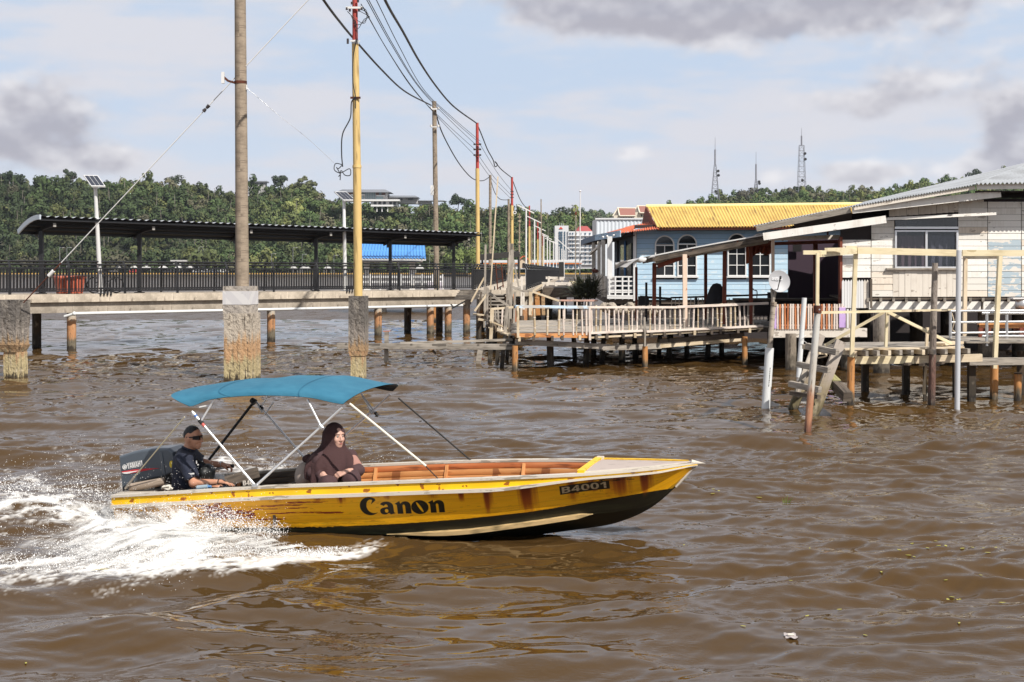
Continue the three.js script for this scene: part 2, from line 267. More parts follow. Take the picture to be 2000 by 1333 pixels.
function waterHeight(x, z, sp) {
  let h = 0; const wx = x + 0.45 * IN.noise(x * 0.35, 1.3, z * 0.35), wz = z + 0.45 * IN.noise(x * 0.35, 9.3, z * 0.35);
  const gust = 0.78 + 0.85 * IN.noise(x * 0.16 + 4, 2.2, z * 0.22), [s, lz] = toBoat(x, z), al = Math.abs(lz), calm = 1 - 0.5 * Math.exp(-Math.pow((x + 2.4) / 3.4, 2) - Math.pow((z + 10.4) / 2.6, 2));
  for (const w of waves) { if (w.L < sp * 1.7) continue; const sn = Math.sin(w.kx * wx + w.kz * wz + w.p); h += w.a * (sn + 0.35 * sn * sn) * (w.L < 1.1 ? gust * calm : 1); }
  const q = 3.2 - s;
  if (q > -0.4 && q < 30) {
    const e = (al - armC(Math.max(q, 0)) - 0.1) / (armW(Math.max(q, 0)) + 0.22), gr = sst(-0.4, 0.5, q);
    h += gr * (0.03 + 0.10 * sst(0.2, 1.8, q)) * Math.exp(-e * e) * Math.exp(-q * 0.07);
    const e2 = (al - armC(Math.max(q, 0)) - 1.1 - 0.1 * q) / 0.55; h -= gr * 0.06 * Math.exp(-e2 * e2) * Math.exp(-q * 0.05);
    const e3 = (al - armC(Math.max(q, 0)) - 2.1 - 0.2 * q) / 0.7; h += gr * 0.05 * Math.exp(-e3 * e3);
    if (s < 0.4) h += (0.16 * Math.exp(-Math.pow((s + 1.7) / 1.1, 2)) - 0.15 * Math.exp(-Math.pow((s + 0.2) / 0.7, 2))) * Math.exp(-Math.pow(al / 0.8, 2));
  }
  return h;
}
{
  const ds = []; for (let d = -150; d < -10; d += 20) ds.push(d); for (let d = -8; d < 7.5; d += 0.8) ds.push(d);
  for (let d = 7.5; d < 18.5; d += 0.032) ds.push(d);
  for (let d = 18.5, st = 0.034; d < 640; d += st, st *= 1.0082) ds.push(d);
  const ts = []; for (let i = -10; i < 0; i++) ts.push(-0.56 - Math.pow(-i / 10, 2) * 9); for (let i = 0; i <= 620; i++) ts.push(-0.56 + 1.12 * i / 620); for (let i = 1; i <= 10; i++) ts.push(0.56 + Math.pow(i / 10, 2) * 9);
  const nx = ts.length, nz = ds.length, pos = new Float32Array(nx * nz * 3), colr = new Float32Array(nx * nz * 3), uv = new Float32Array(nx * nz * 2), idx = new Uint32Array((nx - 1) * (nz - 1) * 6);
  for (let j = 0; j < nz; j++) {
    const d = ds[j], w = Math.max(d, 5), dd = j ? d - ds[j - 1] : 20, sp = Math.max(dd, w * 0.0018);
    for (let i = 0; i < nx; i++) {
      const k = j * nx + i, x = ts[i] * w, z = -d, far = Math.abs(ts[i]) > 0.57; let y = d < 5 || far ? 0 : waterHeight(x, z, sp), f = 0;
      const [s, lz] = toBoat(x, z);
      if (s > -16 && s < 4 && Math.abs(lz) < 6.5) {
        const st = foamStrength(s, lz);
        if (st > 0.02) {
          const al = Math.abs(lz), sa = s * 0.83 + al * 0.55, sb = -s * 0.55 + al * 0.83, n = fbm3(sa * 3.4, 3.1 + Math.sign(lz), sb * 1.2, 4), n2 = 1 - Math.abs(2 * fbm3(sa * 9, 7.7, sb * 5, 4)), n3 = IN.noise(sa * 34, 1, sb * 16);
          f = sst(0.36, 0.98, st * 0.92 + n * 0.95 + (n2 - 0.74) * 0.7 + n3 * 0.22);
          y += f * (0.006 + 0.018 * n3 * st + 0.03 * Math.max(0, n));
        }
        if (s > 0 && s < 5.6 && Math.abs(lz) < 0.62) y = Math.min(y, -0.06);
      }
      const m = 0.5 + 0.5 * fbm3(x * 0.05, 5, z * 0.09, 3);
      const b = [lerp(0.058, 0.078, m), lerp(0.032, 0.0435, m), lerp(0.0105, 0.015, m)];
      pos.set([x, y, z], k * 3); uv.set([x, z], k * 2); colr.set([lerp(b[0], 0.80, f), lerp(b[1], 0.775, f), lerp(b[2], 0.73, f)], k * 3);
    }
  }
  let n = 0; for (let j = 0; j < nz - 1; j++) for (let i = 0; i < nx - 1; i++) { const a = j * nx + i, b = a + 1, c = a + nx, d = c + 1; idx[n++] = a; idx[n++] = b; idx[n++] = d; idx[n++] = a; idx[n++] = d; idx[n++] = c; }
  const g = new THREE.BufferGeometry(); g.setAttribute('position', new THREE.BufferAttribute(pos, 3)); g.setAttribute('color', new THREE.BufferAttribute(colr, 3)); g.setAttribute('uv', new THREE.BufferAttribute(uv, 2)); g.setIndex(new THREE.BufferAttribute(idx, 1)); g.computeVertexNormals();
  const bump = rep(tex(1024, 1024, (u, v) => { const a = pf(u, v, 16, 22, 601, 2), b = pf(u, v, 7, 10, 611, 2); const r = 1 - Math.abs(2 * pf(u, v, 34, 60, 631, 2) - 1), mk = sst(0.44, 0.62, pf(u, v, 4, 5, 641, 3)); const k = 0.34 * a + 0.34 * b + 0.32 * r * mk; return [k, k, k]; }, false), 0.43, 0.47);
  const far = new THREE.MeshPhysicalMaterial({ vertexColors: true, color: 0xffffff, roughness: 0.28, ior: 1.333, bumpMap: bump, bumpScale: 0.09 }), cut = ds.findIndex(d => d > 75) * (nx - 1) * 6; g.addGroup(0, cut, 0); g.addGroup(cut, idx.length - cut, 1);
  const m = new THREE.MeshPhysicalMaterial({ vertexColors: true, color: 0xffffff, roughness: 0.04, ior: 1.333, bumpMap: bump, bumpScale: 0.005 });
  structure('river', g, [m, far], 'muddy brown river with small waves and a white wake');
}
scene.fog = new THREE.FogExp2(0xc4cedd, 0.00006);
// ------------------------------------------------------------------ far bank, hills and forest
const prof = (pts, x) => { if (x <= pts[0][0]) return pts[0][1]; for (let i = 1; i < pts.length; i++) if (x <= pts[i][0]) { const t = (x - pts[i - 1][0]) / (pts[i][0] - pts[i - 1][0]); return lerp(pts[i - 1][1], pts[i][1], t * t * (3 - 2 * t)); } return pts[pts.length - 1][1]; };
const ridgeL = [[-900, 380], [-400, 350], [0, 352], [60, 362], [140, 358], [190, 368], [270, 350], [340, 362], [420, 380], [480, 377], [590, 362], [640, 392], [700, 404], [800, 408], [900, 410], [960, 414], [1020, 420], [1090, 424], [1130, 434], [1180, 452], [1260, 478], [1400, 505]];
const ridgeB = [[900, 470], [1040, 436], [1120, 424], [1160, 418], [1190, 424], [1230, 440], [1300, 436], [1500, 440], [2000, 450], [2600, 460]];
const ridgeR = [[1130, 470], [1240, 436], [1300, 410], [1360, 398], [1420, 388], [1500, 378], [1560, 374], [1640, 384], [1720, 374], [1800, 364], [1870, 352], [1920, 350], [2000, 338], [2200, 330], [2600, 350]];
function hill(ridge, dBank, dRidge, cover, a0, a1) {     // height of the ground from a bank at dBank up to a ridge line at dRidge
  return (x, d) => { const px = 1000 + x / d * F, top = EYE + (YH - prof(ridge, px)) * dRidge / F - cover, t = sst(dBank, dRidge, d), back = 1 - sst(dRidge + 40, dRidge + 320, d); return lerp(1.2, Math.max(top, 1.2), Math.pow(t, 0.85)) * back + 1.5 * fbm3(x * 0.02, 1, d * 0.02, 3) * t; };
}
const hills = [{ f: hill(ridgeL, 612, 735, 8), d0: 606, d1: 1000, x0: -700, x1: 330 }, { f: hill(ridgeB, 1050, 1250, 8), d0: 1040, d1: 1600, x0: -200, x1: 800 }, { f: hill(ridgeR, 700, 860, 8), d0: 690, d1: 1200, x0: 40, x1: 900 }];
M.earth = std({ color: col(0.035, 0.04, 0.02), roughness: 1 });
hills.forEach((h, i) => {
  const g = strip((u, v) => { const d = lerp(h.d0, h.d1, v * v * 0.6 + v * 0.4), x = lerp(h.x0, h.x1, u); return V(x, h.f(x, d), -d); }, 120, 60, [60, 40]);
  structure('hill', g, M.earth, ['wooded hill across the river behind the covered walkway', 'distant wooded hill beyond the white tower block', 'wooded hill with radio masts behind the houses on the right'][i]);
});
// crowns: leaf clumps spread through lobed volumes
function crownGeometry(s, leaves, R, H, lobes, leaf) {
  reseed(s); const L = []; for (let i = 0; i < lobes; i++) { const a = rnd() * 6.283, r = Math.sqrt(rnd()) * R * 0.85; L.push([r * Math.cos(a), H * (0.34 + 0.60 * rnd() * (1 - 0.5 * r / R)), r * Math.sin(a), R * rr(0.17, 0.50)]); }
  const pos = [], nor = [], idx = [], cl = [];
  for (let i = 0; i < leaves; i++) {
    const l = L[Math.floor(rnd() * lobes)], th = rnd() * 6.283, c = rr(-0.55, 1), sn = Math.sqrt(1 - c * c), rad = l[3] * (0.62 + 0.5 * rnd());
    const n = V(sn * Math.cos(th), c, sn * Math.sin(th)), p = V(l[0], l[1], l[2]).addScaledVector(n, rad);
    const t1 = V(rr(-1, 1), rr(-1, 1), rr(-1, 1)).cross(n).normalize(), t2 = n.clone().cross(t1).addScaledVector(n, rr(-0.7, 0.7)).normalize(), q = leaf * rr(0.6, 1.4), k = pos.length / 3, tone = rr(0.8, 1.18);
    for (const [a, b] of [[-1, -0.6], [1, -0.5], [0.5, 0.8], [-0.6, 0.7]]) { const w = p.clone().addScaledVector(t1, a * q).addScaledVector(t2, b * q); pos.push(w.x, w.y, w.z); const m = n.clone().lerp(V(0, 1, 0), 0.15).normalize(); nor.push(m.x, m.y, m.z); cl.push(tone, tone, tone * 0.9); }
    idx.push(k, k + 1, k + 2, k, k + 2, k + 3);
  }
  const g = new THREE.BufferGeometry(); g.setAttribute('position', new THREE.Float32BufferAttribute(pos, 3)); g.setAttribute('normal', new THREE.Float32BufferAttribute(nor, 3)); g.setAttribute('color', new THREE.Float32BufferAttribute(cl, 3)); g.setAttribute('uv', new THREE.Float32BufferAttribute(new Float32Array(pos.length / 3 * 2), 2)); g.setIndex(idx); return g;
}
M.leaves = std({ vertexColors: true, color: 0xffffff, roughness: 0.85, side: THREE.DoubleSide });
const leafOf = (r, g, b) => std({ vertexColors: true, color: col(r, g, b), roughness: 0.85, side: THREE.DoubleSide });
const crowns = [[11, 760, 5.2, 9.5, 13, 0.44], [12, 680, 4.4, 11.5, 12, 0.44], [13, 860, 6.4, 9, 17, 0.46], [14, 480, 3.4, 14, 10, 0.42], [15, 640, 4.8, 7.5, 14, 0.42], [16, 300, 4.6, 12.5, 9, 0.42]].map(a => crownGeometry(...a));
function forest(label, h, spots, cover) {
  const by = crowns.map(() => []); spots.forEach(s => by[Math.floor(rnd() * crowns.length)].push(s));
  const root = thing('forest', label, 'forest', V(0, 0, 0)); root.userData.kind = 'stuff';
  by.forEach((l, k) => {
    const im = new THREE.InstancedMesh(crowns[k], M.leaves, l.length), m = new THREE.Matrix4(), q = new THREE.Quaternion();
    l.forEach((s, i) => { q.setFromAxisAngle(V(0, 1, 0), rnd() * 6.283); const sc = s.s * rr(0.75, 1.25); m.compose(V(s.x, s.y - 2.2 * sc, s.z), q, V(sc * rr(0.85, 1.2), sc * rr(0.8, 1.25), sc * rr(0.85, 1.2))); im.setMatrixAt(i, m); im.setColorAt(i, s.c); });
    im.name = 'crown'; im.userData.kind = 'stuff'; shadows(im); root.add(im);
  });
  const tall = spots.filter(s => s.s > 0.6 && rnd() < 0.22); if (tall.length) { const tm = new THREE.InstancedMesh(new THREE.CylinderGeometry(0.09, 0.16, 1, 5).translate(0, 0.5, 0), std({ color: col(0.26, 0.23, 0.19), roughness: 0.9 }), tall.length), m = new THREE.Matrix4(), q = new THREE.Quaternion(); tall.forEach((s, i) => { q.setFromAxisAngle(V(rnd() - 0.5, 0, rnd() - 0.5).normalize(), rr(0, 0.14)); m.compose(V(s.x + rr(-2, 2), s.y, s.z + rr(3, 5.5)), q, V(1, rr(6, 10.5) * s.s, 1)); tm.setMatrixAt(i, m); }); tm.name = 'trunk'; tm.userData.kind = 'stuff'; shadows(tm); root.add(tm); }
}
const leafTone = (x, d, s) => { const n = fbm3(x * 0.018, s, d * 0.018, 3), k = rnd(), b = (1.22 + 1.3 * n + rr(-0.28, 0.28)) * (s === 1 ? 0.66 + 0.34 * sst(-190, -50, x) : 1); return k < 0.12 ? col(0.125 * b, 0.138 * b, 0.045 * b) : k < 0.2 ? col(0.105 * b, 0.10 * b, 0.062 * b) : k < 0.45 ? col(0.080 * b, 0.098 * b, 0.034 * b) : col(0.054 * b, 0.084 * b, 0.027 * b); };  // leaf colour on the first hill darkens leftward, standing for cloud shade
{
  reseed(301); const spots = [];
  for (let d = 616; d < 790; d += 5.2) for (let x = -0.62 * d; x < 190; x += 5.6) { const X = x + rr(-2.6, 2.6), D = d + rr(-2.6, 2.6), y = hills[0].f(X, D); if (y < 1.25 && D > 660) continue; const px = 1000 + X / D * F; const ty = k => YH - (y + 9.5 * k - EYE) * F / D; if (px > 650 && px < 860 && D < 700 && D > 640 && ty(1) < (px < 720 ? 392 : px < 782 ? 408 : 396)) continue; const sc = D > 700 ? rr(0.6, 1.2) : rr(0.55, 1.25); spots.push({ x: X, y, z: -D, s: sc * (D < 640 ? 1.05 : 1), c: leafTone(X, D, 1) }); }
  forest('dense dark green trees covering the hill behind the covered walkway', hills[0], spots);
  reseed(302); const sp2 = [];
  for (let d = 1120; d < 1330; d += 8) for (let x = 0; x < 330; x += 8) { const X = x + rr(-3, 3), D = d + rr(-3, 3), y = hills[1].f(X, D); const c = leafTone(X, D, 2).lerp(col(0.10, 0.13, 0.15), 0.25); sp2.push({ x: X, y, z: -D, s: rr(1.0, 1.5), c }); }  // aerial haze mixed into the leaf colour of these far trees
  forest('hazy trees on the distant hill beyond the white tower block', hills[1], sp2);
  reseed(303); const sp3 = [];
  for (let d = 730; d < 920; d += 5.5) for (let x = 60; x < 480; x += 5.6) { const X = x + rr(-2.6, 2.6), D = d + rr(-2.6, 2.6), y = hills[2].f(X, D); if (y < 12) continue; const c = leafTone(X, D, 3).multiplyScalar(1.12); sp3.push({ x: X, y, z: -D, s: rr(0.75, 1.2), c }); }
  forest('green trees covering the hill below the radio masts', hills[2], sp3);
}
const bark = std({ color: col(0.09, 0.075, 0.06), roughness: 0.95 });
function tree(label, base, h, w, c, s, leaf = 0.5, group, leaves = 900) {
  const t = thing('tree', label, 'tree', base, group), k = h / 12;
  const limbs = [rod(base.clone().add(V(0, -2, 0)), base.clone().add(V(0.1 * h, h * 0.6, 0)), 0.03 * h, 0.014 * h, 7)]; reseed(s + 5);
  for (let i = 0; i < 6; i++) { const a = rnd() * 6.28, y = h * rr(0.28, 0.5); limbs.push(rod(base.clone().add(V(0.05 * h, y, 0)), base.clone().add(V(w * 0.7 * Math.cos(a), y + h * 0.28, w * 0.7 * Math.sin(a))), 0.012 * h, 0.005 * h, 5)); }
  part(t, 'trunk', merge(limbs), bark);
  const g = crownGeometry(s, leaves, w, h, 11, leaf).translate(base.x, base.y, base.z); part(t, 'crown', g, leafOf(...c));
  return t;
}
const onHill = (px, d, k = 0) => { const x = (px - 1000) * d / F; return V(x, hills[k].f(x, d), -d); };
const at = (px, py, d) => { const p = P(px, py, d); return p; };
tree('lone dark tree standing above the skyline left of the yellow pole', at(546, 376, 735), 10, 4.0, [0.03, 0.045, 0.024], 501, 0.45);
tree('round-topped dark tree on the ridge right of the hilltop mansion', at(893, 413, 740), 9.5, 4.6, [0.028, 0.045, 0.022], 502, 0.42);
tree('spreading tree above the ridge at the left of the picture', at(138, 372, 738), 13, 5.2, [0.035, 0.05, 0.028], 503, 0.5);
tree('big dark tree at the far left end of the ridge', at(20, 372, 735), 10.5, 7, [0.026, 0.042, 0.022], 504, 0.55);
tree('pale bushy tree on the ridge left of the lone skyline tree', at(597, 380, 735), 10, 6.5, [0.10, 0.11, 0.055], 505, 0.5);
tree('ragged open tree on the ridge beside the guy wire', at(340, 372, 740), 9, 5, [0.04, 0.055, 0.03], 506, 0.4, undefined, 420);
tree('bright green round tree on the bank right of the blue roof', at(908, 527, 600), 9.5, 8.5, [0.13, 0.17, 0.045], 507, 0.5, undefined, 1500);
tree('thin crooked tree on the ridge right of the tall wooden mast', at(1098, 432, 760), 9, 4, [0.035, 0.05, 0.028], 508, 0.4, undefined, 380);
tree('tall bushy tree on the ridge behind the wooden utility poles', at(985, 428, 742), 10, 5, [0.035, 0.055, 0.028], 509, 0.45);
tree('dark tree rising over the ridge beside the grey roof', at(1905, 362, 862), 9, 6, [0.035, 0.05, 0.03], 510, 0.5);
tree('grey leafless-looking tree on the ridge near the middle mast', at(1460, 396, 850), 9, 6.5, [0.09, 0.085, 0.065], 511, 0.5);
tree('rounded dark tree below the right-hand mast', at(1568, 389, 850), 9, 6.5, [0.04, 0.065, 0.03], 512, 0.5);

{ // far bank: ground sheet, river wall, lawn edge
  const bank = [box(900, 2.0, 30).translate(-60, 0.2, -621)];
  structure('river_bank', mergeGeometries(bank), std({ color: col(0.10, 0.13, 0.05), roughness: 1 }), 'low green bank across the river');
  structure('ground', strip((u, v) => V(lerp(-3000, 3000, u), 0.55, lerp(-636, -5000, v)), 8, 8), M.earth, 'land beyond the river');
  const wall = thing('river_wall', 'long low stone wall with a yellow kerb along the far bank', 'wall', V(-60, 0, -605));
  part(wall, 'wall_face', box(900, 1.1, 1.4).translate(-60, 0.35, -605), std({ color: col(0.10, 0.095, 0.085), roughness: 0.9 }));
  part(wall, 'kerb', box(900, 0.62, 1.2).translate(-60, 1.2, -605), std({ map: rep(tex(256, 16, (u, v) => mx([0.83, 0.66, 0.30], [0.62, 0.50, 0.34], pf(u, v, 14, 2, 771, 3) * 1.5 - 0.3)), 0.02, 1), roughness: 0.8 }));
  // palms and shrubs on the bank
  reseed(888); const sp = []; for (let x = -300; x < 120; x += 2.1) if (rnd() < 0.85) sp.push({ x, y: 1.2, z: -613 - rr(0, 7), s: rr(0.16, 0.36), c: rnd() < 0.5 ? col(0.14, 0.18, 0.06) : col(0.06, 0.10, 0.03) });
  forest('low bushes growing along the far bank', null, sp);
}
{ // white tents, parked cars, lamps and the flat pavilion on the far bank
  reseed(91);
  const M1 = std({ color: col(0.5, 0.49, 0.47), roughness: 0.6 });
  [[232, 8], [262, 7], [286, 9], [318, 8], [348, 6], [372, 7], [572, 7], [596, 8], [640, 6], [820, 7]].forEach(([px, w], i) => {
    const c = P(px, 527, 612); c.y = 1.2; const W = w * 0.5;
    const near = ['left of the solar lamp foot', 'just right of the left solar lamp', 'right of the lamp, second tent', 'right of the second canopy post', 'left of the flat white pavilion', 'under the pavilion roof end', 'right of the thick concrete pole', 'further right of the concrete pole', 'left of the second solar lamp', 'under the blue roof'][i];
    const t = thing('tent', `white peaked tent on the far bank, ${near}`, 'tent', c, 'white tents on the far bank');
    const cone = new THREE.ConeGeometry(W * 0.75, 1.7, 4); cone.rotateY(Math.PI / 4); cone.translate(c.x, 1.2 + 3.2, c.z); part(t, 'tent_roof', cone, M1);
    part(t, 'tent_valance', box(W * 1.05, 0.5, W * 1.05).translate(c.x, 1.2 + 2.3, c.z), M1);
    for (const [a, b] of [[-1, -1], [-1, 1], [1, -1], [1, 1]]) part(t, 'tent_pole', rod(V(c.x + a * W * 0.5, 1.2, c.z + b * W * 0.5), V(c.x + a * W * 0.5, 3.4, c.z + b * W * 0.5), 0.08, 0.08, 5), M1);
  });
  const c = P(377, 510, 618), t = thing('pavilion', 'low white pavilion with a flat roof on the far bank', 'building', V(c.x, 1.2, c.z));
  part(t, 'roof', box(18.5, 0.7, 8).translate(c.x, 6.9, c.z), M1); part(t, 'wall', box(14, 4.4, 5).translate(c.x + 0.5, 3.4 + 1, c.z), std({ color: col(0.42, 0.45, 0.42), roughness: 0.8 }));
  for (let i = 0; i < 6; i++) { const x = c.x - 6.5 + i * 2.7; part(t, 'window', box(1.7, 2.2, 0.1).translate(x, 4.6, c.z + 2.57), M.glassDark); part(t, 'column', box(0.35, 5.3, 0.35).translate(x - 1.2, 3.9, c.z + 3.6), M1); }
  [[388, 483, 0], [396, 488, 0], [530, 496, 1], [572, 484, 2], [590, 497, 3], [652, 499, 4], [839, 497, 5], [116, 484, 6], [130, 484, 7], [905, 500, 8], [912, 500, 9]].forEach(([px, py], i) => {
    const a = P(px, py, 610), b = V(a.x, 1.2, a.z); const where = ['above the pavilion roof', 'just right of the pavilion roof middle', 'right of the thick concrete pole', 'halfway between the concrete and yellow poles', 'left of the third canopy post', 'left of the second solar lamp', 'right of the blue roof', 'right of the first canopy post', 'second right of the first canopy post', 'before the bright green round tree', 'right edge of the bright green round tree'][i];
    const t = thing('lamp_post', `slim grey lamp post on the far bank, ${where}`, 'lamp post', b, 'lamp posts on the far bank');
    part(t, 'post', rod(b, a, 0.11, 0.07, 6), M.steel); part(t, 'lamp_arm', bar(a, a.clone().add(V(1.6, 0.1, 0)), 0.12, 0.12), M.steel); part(t, 'lamp_head', boxAt(a.clone().add(V(1.7, 0.05, 0)), 0.8, 0.16, 0.3), M1);
  });
  const carCols = [[0.6, 0.6, 0.6], [0.05, 0.05, 0.06], [0.5, 0.06, 0.05], [0.65, 0.65, 0.62], [0.2, 0.22, 0.25], [0.66, 0.66, 0.66]];
  [[385, 0], [402, 5], [419, 4], [262, 2], [330, 1], [436, 3]].forEach(([px, k]) => {
    const c = P(px, 527, 611); c.y = 1.5; const m = std({ color: col(...carCols[k]), roughness: 0.3 });
    const t = thing('parked_car', ['pale grey', 'black', 'red', 'white', 'dark grey', 'bright white'][k] + ' car parked on the far bank ' + ['under the right half of the pavilion', 'left of the pavilion', 'near the left solar lamp', 'nearest the thick concrete pole', 'right of the pavilion wall', 'under the right end of the pavilion roof'][k], 'car', c);
    const sh = new THREE.Shape([[-2.1, 0.3], [2.1, 0.3], [2.15, 0.8], [1.5, 0.95], [0.85, 1.5], [-1.1, 1.52], [-1.7, 1.0], [-2.15, 0.9]].map(p => new THREE.Vector2(...p)));
    part(t, 'body', new THREE.ExtrudeGeometry(sh, { depth: 1.6, bevelSize: 0.06, bevelThickness: 0.06, bevelSegments: 1 }).translate(c.x, c.y, c.z - 0.8), m);
    part(t, 'window', box(1.6, 0.4, 0.05).translate(c.x - 0.1, c.y + 1.2, c.z + 0.88), M.glassDark);
    for (const x of [-1.3, 1.3]) { const w = new THREE.CylinderGeometry(0.34, 0.34, 0.25, 12); w.rotateX(Math.PI / 2); part(t, 'wheel', w.translate(c.x + x, c.y + 0.32, c.z + 0.8), M.blackRough); }
  });
}
{ // mansion on the hill
  const d = 690, q = (px, py, dd = d) => P(px, py, dd), s = d / F, base = q(745, 415); base.y -= 4;
  const t = thing('hilltop_mansion', 'modern white and glass mansion with flat grey roofs on the ridge', 'house', base);
  const wallM = std({ color: col(0.42, 0.41, 0.40), roughness: 0.7 }), brown = std({ color: col(0.22, 0.12, 0.09), roughness: 0.8 }), roofM = std({ color: col(0.19, 0.20, 0.22), roughness: 0.6 }), whiteM = std({ color: col(0.72, 0.71, 0.70), roughness: 0.6 }), gl = new THREE.MeshPhysicalMaterial({ color: col(0.20, 0.26, 0.28), roughness: 0.1 });
  const B2 = (x0, y0, x1, y1, dd, depth) => { const a = q(x0, y0, dd), b = q(x1, y1, dd); return box(Math.abs(b.x - a.x), Math.abs(b.y - a.y), depth).translate((a.x + b.x) / 2, (a.y + b.y) / 2, -dd - depth / 2); };
  const roofAt = (x0, x1, y, dd, depth, th) => { const a = q(x0, y, dd), b = q(x1, y, dd), m = V((a.x + b.x) / 2, a.y, 0), w = b.x - a.x; const g = new THREE.CylinderGeometry(0.78, 1, 1, 4, 1); g.rotateY(Math.PI / 4); g.scale(w / 1.4142, th, depth / 1.4142); return g.translate(m.x, m.y + th / 2, -dd - depth * 0.42); };
  part(t, 'wall', B2(672, 373, 757, 391, d, 10), wallM); part(t, 'roof', roofAt(656, 764, 376, d - 2, 17, 1.5), roofM);
  part(t, 'wall', B2(756, 385, 816, 398, d + 3, 8), wallM); part(t, 'roof', roofAt(752, 818, 386, d + 1, 13, 1.0), roofM);
  part(t, 'wall', B2(815, 392, 842, 399, d + 6, 6), wallM); part(t, 'roof', roofAt(812, 872, 393, d + 5, 8, 0.5), roofM);
  part(t, 'terrace', B2(668, 389.5, 780, 393, d - 4, 9), whiteM); part(t, 'wall', B2(724, 393, 776, 403, d - 1, 8), whiteM); part(t, 'balcony', B2(724, 400, 768, 403.5, d - 3.5, 3), whiteM);
  for (const px of [736, 746, 757]) part(t, 'column', B2(px - 0.8, 402, px + 0.8, 414, d - 2.5, 0.6), whiteM);
  part(t, 'panel', B2(675, 374, 690, 380, d - 0.3, 0.3), brown); part(t, 'panel', B2(734, 375.5, 752, 381, d - 0.3, 0.3), brown);
  for (let i = 0; i < 6; i++) part(t, 'window', B2(713 + i * 3.4, 375, 715.4 + i * 3.4, 390, d - 0.35, 0.3), gl);
  for (const [a, b, y0, y1] of [[680, 690, 382, 389], [696, 710, 383, 389], [700, 711, 374, 380], [740, 745, 376, 381], [734, 748, 384, 389.5]]) part(t, 'window', B2(a, y0, b, y1, d - 0.6, 0.3), gl);
  for (const [a, b] of [[778, 786], [797, 806]]) part(t, 'window', B2(a, 387.5, b, 391, d + 2.6, 0.3), M.glassDark);
  for (const a of [730, 739, 748, 760, 768]) part(t, 'window', B2(a, 394, a + 5, 400, d - 1.35, 0.3), M.glassDark);
  part(t, 'balcony', B2(735, 381.5, 751, 383.5, d - 1.5, 1.4), whiteM); part(t, 'balcony', B2(685, 379.5, 712, 382, d - 1.5, 1.4), whiteM);
  const b2 = P(503, 366, 745), t2 = thing('hilltop_house', 'small pale flat-roofed house on the ridge behind the concrete pole', 'house', V(b2.x, b2.y - 4, b2.z));
  part(t2, 'wall', box(9, 7, 6).translate(b2.x, b2.y - 1, b2.z), wallM); part(t2, 'roof', box(11, 0.7, 8).translate(b2.x, b2.y + 2.8, b2.z), roofM);
  for (let i = 0; i < 3; i++) part(t2, 'window', box(1.6, 1.3, 0.1).translate(b2.x - 2.8 + i * 2.8, b2.y + 1.2, b2.z + 3.05), M.glassDark);
}
// three lattice radio masts on the right-hand hill
function mast(label, px, yTop, ySpire, yBase, wTop, wBase, d) {
  const a = P(px, yBase, d), s = d / F, t = thing('radio_mast', label, 'radio mast', a, undefined), H = (yBase - ySpire) * s, wt = wTop * s / 2, wb = wBase * s / 2, mt = std({ color: col(0.22, 0.22, 0.25), roughness: 0.6 });
  const cn = (k, f) => { const r = lerp(wb, wt, f), g = [[-1, -1], [1, -1], [1, 1], [-1, 1]][k]; return V(a.x + g[0] * r, a.y + f * H, a.z + g[1] * r); };
  for (let k = 0; k < 4; k++) part(t, 'leg', rod(cn(k, 0), cn(k, 1), 0.17, 0.13, 5), mt);
  const n = 9; for (let i = 0; i < n; i++) for (let k = 0; k < 4; k++) { part(t, 'brace', rod(cn(k, i / n), cn((k + 1) % 4, (i + 1) / n), 0.08, 0.08, 4), mt); part(t, 'cross_bar', rod(cn(k, (i + 1) / n), cn((k + 1) % 4, (i + 1) / n), 0.08, 0.08, 4), mt); }
  part(t, 'spire', rod(V(a.x, a.y + H, a.z), P(px, yTop, d), 0.26, 0.09, 6), mt); part(t, 'antenna', rod(V(a.x, a.y + H * 0.99, a.z), V(a.x, a.y + H + (ySpire - yTop) * s * 0.55, a.z), 0.5, 0.5, 8), mt);
  for (const [f, o] of [[0.82, 1.7], [0.7, 1.9], [0.25, 0]]) { const g = new THREE.CylinderGeometry(0.85, 0.85, 0.5, 12); g.rotateX(Math.PI / 2); part(t, 'dish', g.translate(a.x + o, a.y + H * f, a.z + lerp(wb, wt, f) + 0.4), M.blackRough); }
}
mast('leftmost of the three lattice radio masts on the hill', 1397, 268, 322, 392, 3.4, 15, 850);
mast('slimmest, middle lattice radio mast on the hill', 1477, 297, 350, 380, 2.4, 9, 855);
mast('tallest, right-hand lattice radio mast with a wide head', 1566, 250, 284, 376, 8.5, 15, 850);
